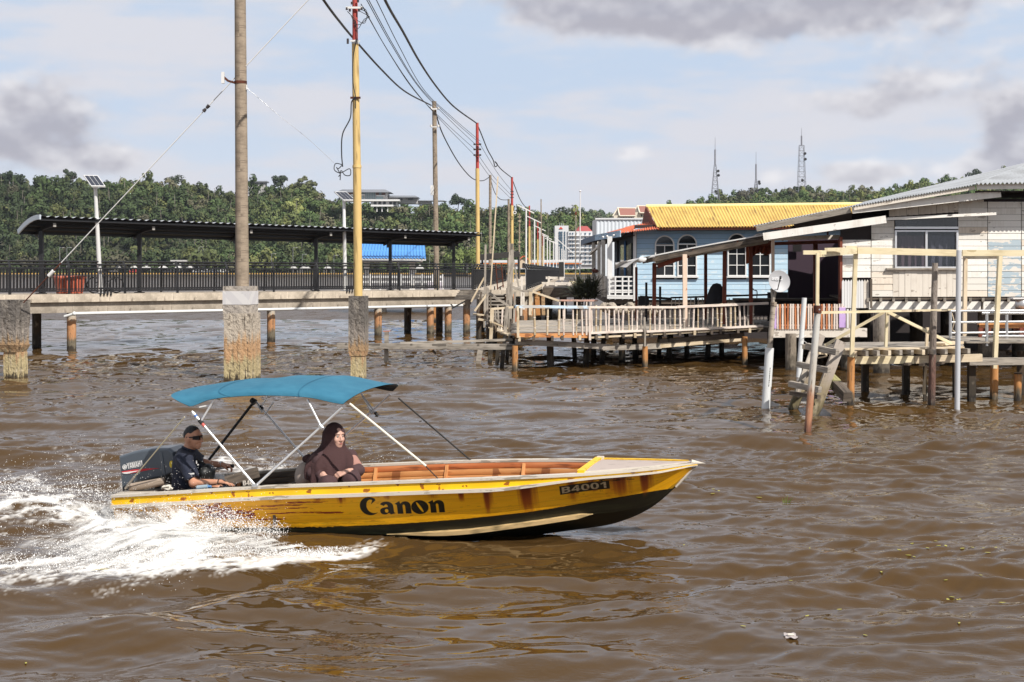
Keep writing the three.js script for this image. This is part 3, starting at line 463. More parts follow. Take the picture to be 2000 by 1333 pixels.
{ // buildings at the end of the walkway
  const wh = std({ color: col(0.64, 0.645, 0.65), roughness: 0.7 }), gl = new THREE.MeshPhysicalMaterial({ color: col(0.07, 0.12, 0.17), roughness: 0.12 });
  const B2 = (x0, y0, x1, y1, dd, depth) => { const a = P(x0, y0, dd), b = P(x1, y1, dd); return box(b.x - a.x, a.y - b.y, depth).translate((a.x + b.x) / 2, (a.y + b.y) / 2, -dd - depth / 2); };
  let d = 460, b = P(1098, 528, d), t = thing('tower_block', 'slim white tower block with blue glass strips and a small red emblem', 'building', V(b.x, 0.5, b.z));
  part(t, 'wall', B2(1084, 441, 1110.5, 525, d, 12), wh);
  for (let i = 0; i < 11; i++) { const y = 452.5 + i * 5; for (const x of [1091.4, 1095.4]) part(t, 'window', B2(x, y, x + 3.4, y + 3.8, d - 0.25, 0.3), gl); part(t, 'window', B2(1102, y, 1104.2, y + 3.8, d - 0.25, 0.3), gl); }
  const tri = new THREE.ExtrudeGeometry(new THREE.Shape([[-0.7, 0], [0.7, 0], [0, 0.8]].map(p => new THREE.Vector2(...p))), { depth: 0.1, bevelEnabled: false }), ec = P(1095.5, 447.5, d); part(t, 'emblem', tri.translate(ec.x, ec.y, -d + 0.12), std({ color: col(0.55, 0.08, 0.05) }));
  for (const x of [1093, 1097, 1100]) part(t, 'antenna', rod(P(x, 441, d + 3), P(x, 434 + (x % 3), d + 3), 0.12, 0.06, 5), M.steel);
  d = 430; b = P(1140, 528, d); t = thing('apartment_block', 'white apartment block with a hipped red roof behind the walkway', 'building', V(b.x, 0.5, b.z));
  part(t, 'wall', B2(1110, 452, 1172, 525, d, 14), wh);
  for (let i = 0; i < 8; i++) for (const x of [1112.5, 1117.5, 1124, 1133, 1142, 1151]) part(t, 'window', B2(x, 455 + i * 8, x + 2.6, 458.5 + i * 8, d - 0.25, 0.3), gl);
  for (let i = 0; i < 8; i++) part(t, 'ledge', B2(1109, 460.3 + i * 8, 1173, 461.3 + i * 8, d - 0.7, 0.7), wh);
  const rg = new THREE.CylinderGeometry(0.45, 1, 1, 4, 1); rg.rotateY(Math.PI / 4); rg.scale(8 / 1.414 * 0.62 * 1.1, 1.9, 9); const rc = P(1141, 447, d); part(t, 'roof', rg.translate(rc.x, rc.y, -d - 7), std({ color: col(0.36, 0.08, 0.075), roughness: 0.8 }));
  d = 330; b = P(1060, 528, d); t = thing('ferry_terminal', 'long low white building with an orange trim band beyond the walkway', 'building', V(b.x, 0.5, b.z));
  part(t, 'wall', B2(1000, 508, 1135, 526, d, 10), wh); part(t, 'trim_band', B2(940, 513.5, 1136, 516, d - 0.5, 0.5), std({ color: col(0.72, 0.22, 0.06), roughness: 0.7 })); part(t, 'roof', B2(938, 508.5, 1137, 513.4, d - 0.6, 10.6), wh);
  for (let i = 0; i < 12; i++) part(t, 'window', B2(1012 + i * 10, 517.5, 1019 + i * 10, 523, d - 0.2, 0.2), gl);
  d = 300; b = P(1023, 520, d); t = thing('gabled_house', 'small house with an orange gable beyond the white posts', 'house', V(b.x, 0.5, b.z));
  part(t, 'wall', B2(1013, 506, 1033, 524, d, 5), std({ color: col(0.62, 0.50, 0.36), roughness: 0.8 })); const ga = P(1011, 508, d), gb = P(1035, 508, d), gc = P(1023, 498.5, d); part(t, 'roof', merge([quadBox(V(ga.x, ga.y, -d + 0.5), V(gc.x, gc.y, -d + 0.5), V(gc.x, gc.y, -d - 6), V(ga.x, ga.y, -d - 6), 0.25), quadBox(V(gc.x, gc.y, -d + 0.5), V(gb.x, gb.y, -d + 0.5), V(gb.x, gb.y, -d - 6), V(gc.x, gc.y, -d - 6), 0.25)]), M.orangeRoof); part(t, 'door', B2(1021, 514, 1025, 523, d - 0.2, 0.2), M.interior);
  // white sheet-metal shed
  d = 95; b = P(1215, 528, d); t = thing('metal_shed', 'white corrugated metal shed behind the blue house', 'shed', V(b.x, 1.2, b.z));
  part(t, 'wall', corrugated(P(1165, 540, d), P(1275, 540, d), P(1275, 427, d), P(1165, 427, d), 15, 0.025), std({ color: col(0.62, 0.66, 0.70), roughness: 0.5, side: THREE.DoubleSide })); part(t, 'wall', quadBox(P(1165, 540, d + 0.1), P(1165, 427.4, d + 0.1), P(1157, 432, d + 9), P(1157, 540, d + 9), 0.1), wh); part(t, 'roof_edge', B2(1163, 426, 1277, 429, d - 0.1, 0.3), wh);
  // palace roofs
  d = 520; const cream = std({ color: col(0.66, 0.60, 0.48), roughness: 0.8 }), tile = std({ color: col(0.30, 0.13, 0.10), roughness: 0.8 });
  [[1197, 1241, 407, 422, 'lower, left-hand cream building with a steep red roof behind the shed'], [1234, 1286, 403, 416, 'upper, right-hand cream building with a steep red roof behind the yellow roof']].forEach(([x0, x1, yr, ye, lab], i) => {
    const dd = d + i * 12, b = P((x0 + x1) / 2, 528, dd); const t = thing('cream_hall', lab, 'building', V(b.x, 0.5, b.z));
    const w = (x1 - x0), rx0 = x0 + w * 0.22; part(t, 'wall', B2(x0 + 2, ye - 1, x1 - 2, 500, dd, 9), cream);
    const A = P(x0 + w * 0.3, ye, dd - 1), Bb = P(x1, ye, dd - 1), C = P(x1, yr, dd + 5), D = P(rx0, yr, dd + 5); part(t, 'roof', quadBox(A, Bb, C, D, 0.4), tile);
    const G = P(x0, ye + 1, dd + 3); part(t, 'gable', quadBox(A, D, G, G.clone().add(V(0.01, 0, 0)), 0.3), std({ color: col(0.25, 0.21, 0.17) })); part(t, 'ridge', rod(D.clone().add(V(-0.3, 0.1, 0)), C, 0.28, 0.28, 6), cream); part(t, 'eave', rod(A, Bb, 0.3, 0.3, 6), cream); part(t, 'barge_board', rod(A, D, 0.32, 0.32, 6), cream); part(t, 'barge_board', rod(G, D, 0.32, 0.32, 6), cream);
    for (let k = 0; k < 5; k++) part(t, 'window', B2(x0 + w * 0.35 + k * 5, ye + 3, x0 + w * 0.35 + k * 5 + 2, ye + 7, dd - 0.2, 0.2), M.dark);
  });
}
// ------------------------------------------------------------------ concrete walkway on piles with its canopy and railings
const WU = V(0.712, 0, -0.702), WN = V(-0.702, 0, -0.712);     // along the walkway, and across it away from the near edge
const W = (l, inset, y) => V(-15.7, y, -46).addScaledVector(WU, l).addScaledVector(WN, inset);
const pxOf = p => 1000 + F * p.x / -p.z;
const solveL = (px, inset) => { let a = -12, b = 26; for (let i = 0; i < 40; i++) { const m = (a + b) / 2; pxOf(W(m, inset, 0)) < px ? a = m : b = m; } return (a + b) / 2; };
const deckY = l => 1.94 - 0.0023 * l, roofY = l => 4.52 - 0.0088 * l;
{
  const t = thing('walkway', 'raised concrete walkway on round piles with stained white edge', 'walkway', W(6, 0.5, 0));
  const seg = (l0, l1) => {
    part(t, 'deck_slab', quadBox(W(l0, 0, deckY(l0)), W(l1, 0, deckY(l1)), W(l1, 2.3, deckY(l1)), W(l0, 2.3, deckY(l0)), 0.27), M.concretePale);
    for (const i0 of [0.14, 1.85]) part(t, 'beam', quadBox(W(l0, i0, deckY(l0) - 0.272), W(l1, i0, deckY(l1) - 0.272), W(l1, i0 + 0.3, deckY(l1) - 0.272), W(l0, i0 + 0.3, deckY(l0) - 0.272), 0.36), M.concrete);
  };
  seg(-14, -5.005); seg(-5, 1.2); seg(1.205, 10.3); seg(10.305, 19.7);
  for (const px of [138, 528, 737, 839, 874, 910]) { const l = solveL(px, 0.4); part(t, 'pile', tideRod(W(l, 0.36, -0.8), W(l, 0.36, deckY(l) - 0.3), 0.155, 0.155), M.pile); }
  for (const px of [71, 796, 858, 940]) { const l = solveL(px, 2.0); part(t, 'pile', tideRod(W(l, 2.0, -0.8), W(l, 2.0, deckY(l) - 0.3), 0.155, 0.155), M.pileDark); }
  // second leg of the walkway running away from us
  const C = (d, k) => V(lerp(-1.75 + (d - 60) * 0.026, 0.7 + (d - 60) * 0.047, k), 0, -d);
  const leg = (d0, d1) => { const q = (d, k) => C(d, k).setY(1.895); part(t, 'deck_slab', quadBox(q(d0, 0), q(d0, 1), q(d1, 1), q(d1, 0), 0.27), M.concretePale); };
  leg(59.3, 90); leg(90.02, 140); leg(140.02, 230);
  for (let d = 62; d < 140; d += 9) for (const k of [0.1, 0.9]) { const c = C(d, k); part(t, 'pile', tideRod(c.clone().setY(-0.5), c.clone().setY(1.64), 0.15, 0.15, 10), M.pile); }
  // railings
  function railing(label, pts, y0, bal, single, bend) {   // pts: points along the foot of the railing
    const r = thing('railing', label, 'railing', pts[0].clone().setY(y0(0)));
    let dist = 0; const merged = [];
    for (let i = 0; i + 1 < pts.length; i++) {
      const a = pts[i], b = pts[i + 1], L = a.distanceTo(b), Y = f => y0(dist + L * f), Q = (f, h) => a.clone().lerp(b, f).setY(Y(f) + h);
      part(r, 'post', merge([bar(Q(0, -0.06), Q(0, 0.9), 0.09, 0.07, V(1, 0, 0)), bar(Q(0, 0.9), Q(0, 1.14).addScaledVector(bend, 0.14), 0.03, 0.07, V(1, 0, 0))]), M.black);
      for (const [h, w, hh, off] of [[0.10, 0.045, 0.035, 0], [0.17, 0.03, 0.03, 0], [0.88, 0.06, 0.05, 0]]) part(r, 'rail', bar(Q(0, h).addScaledVector(bend, off), Q(1, h).addScaledVector(bend, off), w, hh), M.black);
      for (const [h, off] of [[1.01, 0.075], [1.11, 0.13]]) part(r, 'rail', rod(Q(0, h).addScaledVector(bend, off), Q(1, h).addScaledVector(bend, off), 0.028, 0.028, 6), M.black);
      const n = Math.round(L / bal); for (let k = 1; k < n; k++) { const g = bar(Q(k / n, 0.12), Q(k / n, 0.86), 0.028, 0.028, V(1, 0, 0)); single ? part(r, 'baluster', g, M.black) : merged.push(g); }
      dist += L;
    }
    if (merged.length) part(r, 'baluster', merge(merged), M.black).userData.kind = 'stuff';
    return r;
  }
  const near = []; for (let l = 1.06 - 2.08 * 4; l < 19.9; l += 2.08) near.push(W(l, 0.08, 0)); near.push(W(19.6, 0.08, 0));
  railing('black baluster railing along the near edge of the covered walkway', near, d => deckY(d - 7.26), 0.118, true, WN);
  const farR = []; for (let l = -8; l < 20; l += 2.3) farR.push(W(l, 2.2, 0));
  railing('black baluster railing along the far edge of the covered walkway', farR, d => deckY(d - 8), 0.118, false, WN.clone().negate());
  const pl = []; for (let d = 59.6; d < 110; d += 2.3) pl.push(C(d, 0.02)); railing('black railing running away along the left edge of the receding walkway', pl, () => 1.895, 0.12, false, V(1, 0, 0));
  const pr = []; for (let d = 59.6; d < 200; d += 2.6) pr.push(C(d, 0.98)); railing('black railing running away along the right edge of the receding walkway', pr, () => 1.895, 0.12, false, V(-1, 0, 0));
  // white pipe under the walkway
  const pipe = []; for (const l of [solveL(140, 0.1), 3, 6, 9, 14, 19]) pipe.push(W(l, -0.06, deckY(l) - 0.66));
  const t2 = thing('pipe', 'white plastic pipe slung below the concrete walkway', 'pipe', pipe[0]);
  part(t2, 'pipe_run', cable(pipe, 0.055, 60, 8), M.pvc); part(t2, 'elbow', new THREE.SphereGeometry(0.075, 10, 8).translate(pipe[0].x, pipe[0].y, pipe[0].z), M.pvc);
  part(t2, 'pipe_end', rod(pipe[0], W(solveL(128, 0.1), 0.2, deckY(1) - 0.76), 0.05, 0.05, 8), M.pvc);
}
{ // canopy
  const t = thing('walkway_canopy', 'long black steel canopy with a curved corrugated roof over the walkway', 'canopy', W(8, 1.2, 1.9));
  const l0 = 0.0, l1 = 20.2, RW = 1.62, dark = std({ color: col(0.03, 0.027, 0.024), roughness: 0.7, side: THREE.DoubleSide }), sheet = std({ color: col(0.42, 0.43, 0.45), roughness: 0.5, side: THREE.DoubleSide });
  const prof = (l, v) => W(l, lerp(-0.02, RW, v), roofY(l) - 0.47 * Math.pow(v, 1.7) + 0.03 * Math.sin(Math.PI * v));
  const n = 66;
  part(t, 'roof_sheet', strip((u, v) => prof(lerp(l0, l1, u), v).add(V(0, 0.03 + 0.028 * Math.sin(u * n * 2 * Math.PI), 0)), n * 6, 8, [20, 1.7]), sheet);
  part(t, 'lining', strip((u, v) => prof(lerp(l0, l1, u), v * 0.992 + 0.004).add(V(0, -0.03, 0)), 20, 8), dark);
  for (let k = 0; k < 6; k++) { const v = 0.05 + k * 0.18; part(t, 'purlin', bar(prof(l0, v).add(V(0, -0.075, 0)), prof(l1, v).add(V(0, -0.075, 0)), 0.06, 0.08), M.black); }
  part(t, 'end_trim', merge(Array.from({ length: 8 }, (_, i) => bar(prof(l0 - 0.02, i / 8), prof(l0 - 0.02, (i + 1) / 8), 0.05, 0.16))), std({ color: col(0.5, 0.55, 0.6), roughness: 0.5 }));
  for (const px of [80, 272, 462, 617, 762, 886]) {
    const l = solveL(px, 1.15), top = roofY(l) - 0.42;
    part(t, 'post', bar(W(l, 1.15, deckY(l)), W(l, 1.15, top), 0.13, 0.13, V(1, 0, 0)), M.black);
    part(t, 'base_plate', boxAt(W(l, 1.15, deckY(l) + 0.016), 0.3, 0.03, 0.3), M.black);
    const arm = []; for (let i = 0; i < 5; i++) { const A = v => prof(l, lerp(0.68, 0.12, v)).add(V(0, -0.14 - 0.10 * Math.sin(v * Math.PI * 0.5), 0)); arm.push(bar(A(i / 5), A((i + 1) / 5), 0.07, 0.11)); }
    part(t, 'arm', merge(arm), M.black, undefined); part(t, 'arm', bar(W(l, 1.15, top), prof(l, 0.98).add(V(0, -0.1, 0)), 0.07, 0.10), M.black);
    part(t, 'arm_cap', boxAt(prof(l, 0.12).add(V(0, -0.24, 0)), 0.1, 0.13, 0.03, 0.79), std({ color: col(0.35, 0.33, 0.30) }));
    part(t, 'gusset', boxAt(W(l, 1.25, top - 0.1), 0.05, 0.32, 0.22, 0.79), M.black);
  }
  // short dark canopy further along
  const q = (px, py, d) => P(px, py, d), t2 = thing('walkway_canopy', 'short dark canopy roof further along the walkway, behind the yellow pole', 'canopy', q(975, 528, 98));
  part(t2, 'roof_sheet', quadBox(q(935, 497, 96), q(1013, 491, 101), q(1016, 497, 104), q(937, 504, 99), 0.12), dark); part(t2, 'fascia', bar(q(936, 503.5, 95.5), q(1014, 497, 100.5), 0.1, 0.36), dark);
  for (const [a, b, d] of [[942, 504, 97], [1013, 499, 101]]) part(t2, 'post', bar(q(a, 545, d), q(a, b, d), 0.15, 0.15, V(1, 0, 0)), M.black);
}
// solar street lamps
function solarLamp(label, foot, top, corners, tilt) {
  const t = thing('solar_lamp', label, 'solar lamp', foot, 'solar street lamps on the walkway');
  part(t, 'post', rod(foot, top, 0.085, 0.058, 14), M.white);
  part(t, 'base_plate', boxAt(foot.clone().add(V(0, 0.02, 0)), 0.34, 0.03, 0.34), M.steel);
  part(t, 'mount', boxAt(top.clone().add(V(0.0, 0.02, 0)), 0.12, 0.16, 0.12), M.white);
  const [A, Bq, C, D] = corners, n = Bq.clone().sub(A).cross(D.clone().sub(A)).normalize();
  part(t, 'panel_frame', quadBox(A, Bq, C, D, 0.045), M.white);
  const cell = std({ color: col(0.03, 0.034, 0.05), roughness: 0.55 }), m = (u, v) => A.clone().lerp(Bq, u).lerp(D.clone().lerp(C, u), v).addScaledVector(n, 0.004);
  for (let i = 0; i < 3; i++) part(t, 'solar_cell', quadBox(m(0.05 + i * 0.31, 0.06), m(0.33 + i * 0.31, 0.06), m(0.33 + i * 0.31, 0.94), m(0.05 + i * 0.31, 0.94), 0.006), cell);
  return t;
}
{
  const d = 47.4, a = solveL(196, 0.35), foot = W(a, 0.35, deckY(a));
  solarLamp('white solar lamp post standing beside the orange-red tub', foot, P(185.5, 366, d), [P(178, 363.5, d - 0.25), P(205.5, 364, d - 0.25), P(190, 342.5, d + 0.65), P(162, 342, d + 0.65)]);
  const b = solveL(674, 0.35), d2 = -W(b, 0.35, 0).z;
  solarLamp('white solar lamp post standing just left of the yellow pole', W(b, 0.35, deckY(b)), P(671.5, 392, d2), [P(671, 391, d2 - 0.3), P(694, 391, d2 - 0.3), P(676, 374.5, d2 + 0.8), P(652, 374, d2 + 0.8)]);
  for (const [px, inset] of [[196, 0.35], [674, 0.35]]) { // small rack of bars at the lamp feet
    const l = solveL(px, inset); const t = thing('bar_rack', px < 400 ? 'dark low metal box frame at the foot of the lamp by the orange-red tub' : 'dark low metal box frame at the foot of the lamp left of the yellow pole', 'metal frame', W(l, -0.02, 1.7));
    for (let k = 0; k < 4; k++) part(t, 'bar', bar(W(l - 0.2 + k * 0.13, -0.03, deckY(l) - 0.05), W(l - 0.2 + k * 0.13, -0.03, deckY(l) + 0.18), 0.05, 0.05, V(1, 0, 0)), M.black); part(t, 'cross_bar', bar(W(l - 0.25, -0.03, deckY(l) + 0.2), W(l + 0.25, -0.03, deckY(l) + 0.2), 0.04, 0.04), M.black);
  }
}
{ // orange-red tub
  const l = solveL(135, 0.75), c = W(l, 0.75, deckY(l) + 0.01), red = std({ color: col(0.50, 0.13, 0.075), roughness: 0.45 });
  const t = thing('tub', 'orange-red plastic tub with a ribbed rim behind the railing', 'tub', c);
  const g = new THREE.CylinderGeometry(0.72, 0.6, 0.56, 4, 1); g.rotateY(Math.PI / 4); g.scale(0.88, 1, 0.62); g.rotateY(0.6); part(t, 'body', g.translate(c.x, c.y + 0.28, c.z), red);
  const r = new RoundedBoxGeometry(0.98, 0.1, 0.70, 2, 0.03); r.rotateY(0.6); part(t, 'rim', r.translate(c.x, c.y + 0.56, c.z), red);
  for (let k = -2; k <= 2; k++) { const p = V(k * 0.17, 0.28, 0.325).applyAxisAngle(V(0, 1, 0), 0.6).add(c); part(t, 'rib', boxAt(p, 0.04, 0.46, 0.05, 0.6), red); }
}
{ // bicycle-like dark equipment behind the lamp foot
  const l = solveL(205, 0.9), c = W(l, 0.9, deckY(l)), t = thing('bicycle', 'small dark bicycle parked behind the railing at the lamp foot', 'bicycle', c);
  const w = (dx) => { const g = new THREE.TorusGeometry(0.27, 0.022, 6, 22); g.rotateY(0.75); return g.translate(c.x + dx * 0.73, c.y + 0.29, c.z - dx * 0.68); };
  part(t, 'wheel', w(-0.42), M.blackRough); part(t, 'wheel', w(0.42), M.blackRough); const q = (a, h) => V(c.x + a * 0.73, c.y + h, c.z - a * 0.68);
  part(t, 'frame', merge([rod(q(-0.42, 0.29), q(-0.1, 0.62), 0.016, 0.016, 6), rod(q(-0.1, 0.62), q(0.32, 0.66), 0.016, 0.016, 6), rod(q(0.32, 0.7), q(0.42, 0.29), 0.016, 0.016, 6), rod(q(0, 0.3), q(-0.12, 0.7), 0.016, 0.016, 6), rod(q(0, 0.3), q(0.32, 0.62), 0.016, 0.016, 6), rod(q(-0.42, 0.29), q(0, 0.3), 0.014, 0.014, 6)]), M.black);
  part(t, 'saddle', boxAt(q(-0.13, 0.74), 0.22, 0.05, 0.12, 0.75), M.blackRough); part(t, 'handlebar', rod(q(0.3, 0.78).add(V(-0.2, 0, -0.2)), q(0.3, 0.78).add(V(0.2, 0, 0.2)), 0.014, 0.014, 6), M.steel);
}
{ // blue-roofed landing stage beyond the walkway
  const d = 88, q = (px, py, k = 0) => P(px, py, d + k), t = thing('landing_shelter', 'landing stage with a blue corrugated roof and white rails', 'shelter', q(765, 570));
  part(t, 'roof_sheet', corrugated(q(697, 505), q(832, 505), q(829, 473, 3), q(706, 472, 3), 22, 0.04), M.blueRoof); part(t, 'ridge_cap', rod(q(705, 472, 3), q(829, 473, 3), 0.07, 0.07, 8), M.blueRoof);
  part(t, 'eave_band', corrugated(q(704, 490, -0.1), q(831, 490.5, -0.1), q(830, 489, 0.2), q(704, 488.7, 0.2), 22, 0.03), std({ color: col(0.12, 0.36, 0.75), side: THREE.DoubleSide }));
  part(t, 'fascia', bar(q(704, 506.5, 0.1), q(832, 507.5, 0.1), 0.1, 0.12), M.white);
  part(t, 'ceiling', quadBox(q(706, 511, 0.3), q(826, 512, 0.3), q(824, 508, 3.4), q(708, 508, 3.4), 0.05), std({ color: col(0.45, 0.38, 0.32), roughness: 0.8 }));
  for (const px of [716, 805]) part(t, 'column', bar(q(px, 575, 1.5), q(px, 508, 1.5), 0.34, 0.34, V(1, 0, 0)), M.white);
  for (const [y, h] of [[541, 0.14], [551, 0.14], [561, 0.14]]) part(t, 'rail', bar(q(700, y), q(866, y), 0.08, h), M.white);
  for (let i = 0; i < 9; i++) part(t, 'rail_post', bar(q(702 + i * 20.4, 570), q(702 + i * 20.4, 536), 0.1, 0.1, V(1, 0, 0)), M.white);
  part(t, 'deck', quadBox(q(690, 569), q(872, 569), q(866, 566, 7), q(690, 566, 7), 0.3), M.concretePale); part(t, 'fender', boxAt(q(850, 562, -0.2), 0.9, 0.7, 0.4), std({ color: col(0.55, 0.5, 0.55) }));
  for (const px of [700, 750, 800, 860]) part(t, 'pile', rod(q(px, 630, 1), q(px, 574, 1), 0.16, 0.16, 10), M.pile);
}
// ------------------------------------------------------------------ big poles
const insul = std({ color: col(0.05, 0.04, 0.04), roughness: 0.3 });
{
  const d = 34.2, b = P(473, 745, d), t = thing('utility_pole', 'thick grey concrete pole standing on a tall square stained block', 'pole', b.clone().setY(0));
  const lower = new THREE.CylinderGeometry(0.345 * 1.414, 0.352 * 1.414, 2.55, 4, 8); lower.rotateY(Math.PI / 4 - 0.16);
  { const p = lower.attributes.position, uv = lower.attributes.uv; lower.translate(b.x, 0.42, b.z); for (let i = 0; i < uv.count; i++) uv.setXY(i, uv.getX(i) * 2.2, p.getY(i) / 3); }
  const lowF = lower.toNonIndexed(); lowF.computeVertexNormals(); part(t, 'block', lowF, M.pier);
  const up = box(0.665, 0.85, 0.665); up.rotateY(-0.16); const uc = P(469.5, 577, d); up.translate(uc.x, 1.93, b.z); { const p = up.attributes.position, uv = up.attributes.uv; for (let i = 0; i < uv.count; i++) uv.setXY(i, uv.getX(i) * 0.6, (p.getY(i) + 0.4) / 3); } part(t, 'block_cap', up, M.pier);
  const sg = box(0.677, 0.33, 0.677); sg.rotateY(-0.16); part(t, 'painted_band', sg.translate(uc.x, 2.07, b.z), std({ map: rep(tex(256, 128, (u, v) => { const s = ((u * 1.2 + v * 0.6) % 0.5) < 0.24, n = pf(u, v, 6, 6, 811, 4); return mx(s ? [0.84, 0.83, 0.82] : [0.80, 0.79, 0.79], [0.45, 0.42, 0.40], (n - 0.62) * 2); }), 0.8, 1.6), roughness: 0.6 }));
  part(t, 'shaft', rod(P(473, 562, d), P(467.5, -160, d), 0.165, 0.132, 20), M.concretePole);
  part(t, 'clamp', rod(P(469.5, 164, d), P(469.5, 158.5, d), 0.157, 0.157, 18), M.rust);
  part(t, 'bracket', merge([bar(P(459, 162, d - 0.05), P(445, 158, d - 0.2), 0.03, 0.05), bar(P(445, 158, d - 0.2), P(437, 151, d - 0.25), 0.03, 0.05)]), M.rust);
  part(t, 'bracket_block', boxAt(P(435, 152, d - 0.27), 0.07, 0.28, 0.07), M.white);
  part(t, 'wire_clip', boxAt(P(481.5, 171, d - 0.05), 0.03, 0.12, 0.05), M.white);
}
{
  const d = 33.8, b = P(700, 748, d).setY(0), t = thing('utility_pole', 'nearest yellow steel pole with a red top on a lichen-covered concrete block', 'pole', b);
  const blk = (y0, y1, r0, r1, m, w) => { const g = new THREE.CylinderGeometry(r1 * 1.414, r0 * 1.414, y1 - y0, 4, 6); g.rotateY(Math.PI / 4 - 0.1); const p = g.attributes.position, uv = g.attributes.uv; g.translate(b.x, (y0 + y1) / 2, b.z); for (let i = 0; i < uv.count; i++) uv.setXY(i, uv.getX(i) * 1.6, p.getY(i) / 3); const gf = g.toNonIndexed(); gf.computeVertexNormals(); return part(t, 'block', gf, m); };
  blk(-0.6, 0.66, 0.165, 0.16, M.pier); blk(0.661, 0.78, 0.18, 0.207, M.pier); blk(0.781, 2.12, 0.207, 0.204, M.pierDark);
  part(t, 'shaft', rod(P(699.5, 580, d), P(697, 326, d), 0.105, 0.10, 18), M.yellowPole); part(t, 'joint', rod(P(697, 328, d), P(697, 323, d), 0.112, 0.108, 18), M.yellowPole);
  part(t, 'shaft', rod(P(697, 324, d), P(693.5, 84, d), 0.095, 0.082, 18), M.yellowPole); part(t, 'upper_shaft', rod(P(693.5, 84, d), P(692, -170, d), 0.068, 0.062, 16), M.redPole, 'faded red upper shaft');
  part(t, 'joint', rod(P(693.5, 86, d), P(693.5, 79, d), 0.088, 0.085, 16), M.white);
  part(t, 'bracket', bar(P(684, 80, d - 0.1), P(703, 80, d - 0.1), 0.03, 0.04), M.white); part(t, 'bracket', bar(P(684, 191, d - 0.1), P(704, 191, d - 0.1), 0.03, 0.05), M.rust);
  for (const [x, y] of [[679, 78], [679, 83], [677, 17], [683, 20], [706, 17], [701, 20], [687, 6], [699, 2]]) part(t, 'insulator', rod(P(x, y - 2.5, d - 0.12), P(x, y + 2.5, d - 0.12), 0.028, 0.028, 8), insul);
  part(t, 'cross_arm', bar(P(675, 15, d - 0.12), P(708, 15, d - 0.12), 0.035, 0.05), M.white);
  part(t, 'drop_wire', cable([P(694, 40, d - 0.1), P(697, 70, d - 0.12), P(690, 110, d - 0.12), P(689, 160, d - 0.12), P(694, 188, d - 0.14), P(694, 212, d - 0.14)], 0.012, 60, 5), M.black);
  for (const o of [0, 1, 2]) part(t, 'loop_wire', cable([P(703, 12 + o * 5, d - 0.1), P(716 + o * 3, 22 + o * 6, d - 0.2), P(712, 45 - o * 4, d - 0.2), P(698, 40 + o * 8, d - 0.1), P(684, 28, d - 0.1), P(678, 22, d - 0.1)], 0.008, 50, 5), M.black);
  const t2 = thing('hanging_cable', 'loose black cable hanging in a coil left of the nearest yellow pole', 'cable', P(668, 335, d));
  part(t2, 'cable', cable([P(694, 190, d - 0.15), P(687, 198, d - 0.15), P(684, 230, d - 0.2), P(669, 262, d - 0.25), P(667, 300, d - 0.25), P(669, 326, d - 0.25)], 0.016, 60, 6), M.black);
  part(t2, 'coil', merge([cable([P(669, 322, d - 0.25), P(655, 320, d - 0.2), P(653, 332, d - 0.25), P(664, 338, d - 0.3), P(683, 330, d - 0.25), P(684, 342, d - 0.3), P(673, 342, d - 0.2), P(666, 333, d - 0.2), P(664, 352, d - 0.25)], 0.012, 70, 5), cable([P(668, 323, d - 0.28), P(660, 330, d - 0.3), P(657, 327, d - 0.25), P(664, 341, d - 0.22), P(661, 345, d - 0.25)], 0.012, 40, 5)]), M.black);
}
{ // stained pier block at the left edge
  const d = 35, b = P(26, 740, d).setY(0), t = thing('pier_block', 'crusted concrete pier block with a narrow stem at the left edge', 'pier', b);
  const blk = (y0, y1, r0, r1, dx) => { const g = new THREE.CylinderGeometry(r1 * 1.414, r0 * 1.414, y1 - y0, 4, 8); g.rotateY(Math.PI / 4 - 0.25); const p = g.attributes.position, uv = g.attributes.uv; g.translate(b.x + dx, (y0 + y1) / 2, b.z); for (let i = 0; i < p.count; i++) { const n = IN.noise(p.getX(i) * 5, p.getY(i) * 5, p.getZ(i) * 5); p.setX(i, p.getX(i) + n * 0.02); uv.setXY(i, uv.getX(i) * 1.6, p.getY(i) / 3); } const gf = g.toNonIndexed(); gf.computeVertexNormals(); return part(t, y0 < 0.5 ? 'stem' : 'block', gf, y0 < 0.5 ? M.pier : M.pierDark); };
  blk(-0.6, 0.68, 0.2, 0.21, 0.05); blk(0.681, 0.86, 0.23, 0.29, 0.0); blk(0.861, 2.0, 0.29, 0.31, -0.03);
  // guy wire from the yellow pole down to this block
  const a = P(45, 592, 34.7), c = P(700, -105, 33.9), u = t => a.clone().lerp(c, t), g = thing('guy_wire', 'pale guy wire running from the pier block up past the concrete pole', 'wire', a);
  part(g, 'wire', rod(u(0.11), u(1), 0.013, 0.013, 6), M.white); part(g, 'anchor_rod', rod(u(0), u(0.115), 0.016, 0.016, 6), M.rust); part(g, 'turnbuckle', rod(u(0.077), u(0.092), 0.05, 0.05, 8), M.white);
  part(g, 'insulator', merge([rod(u(0.543), u(0.550), 0.05, 0.035, 8), rod(u(0.552), u(0.56), 0.035, 0.05, 8)]), insul);
}
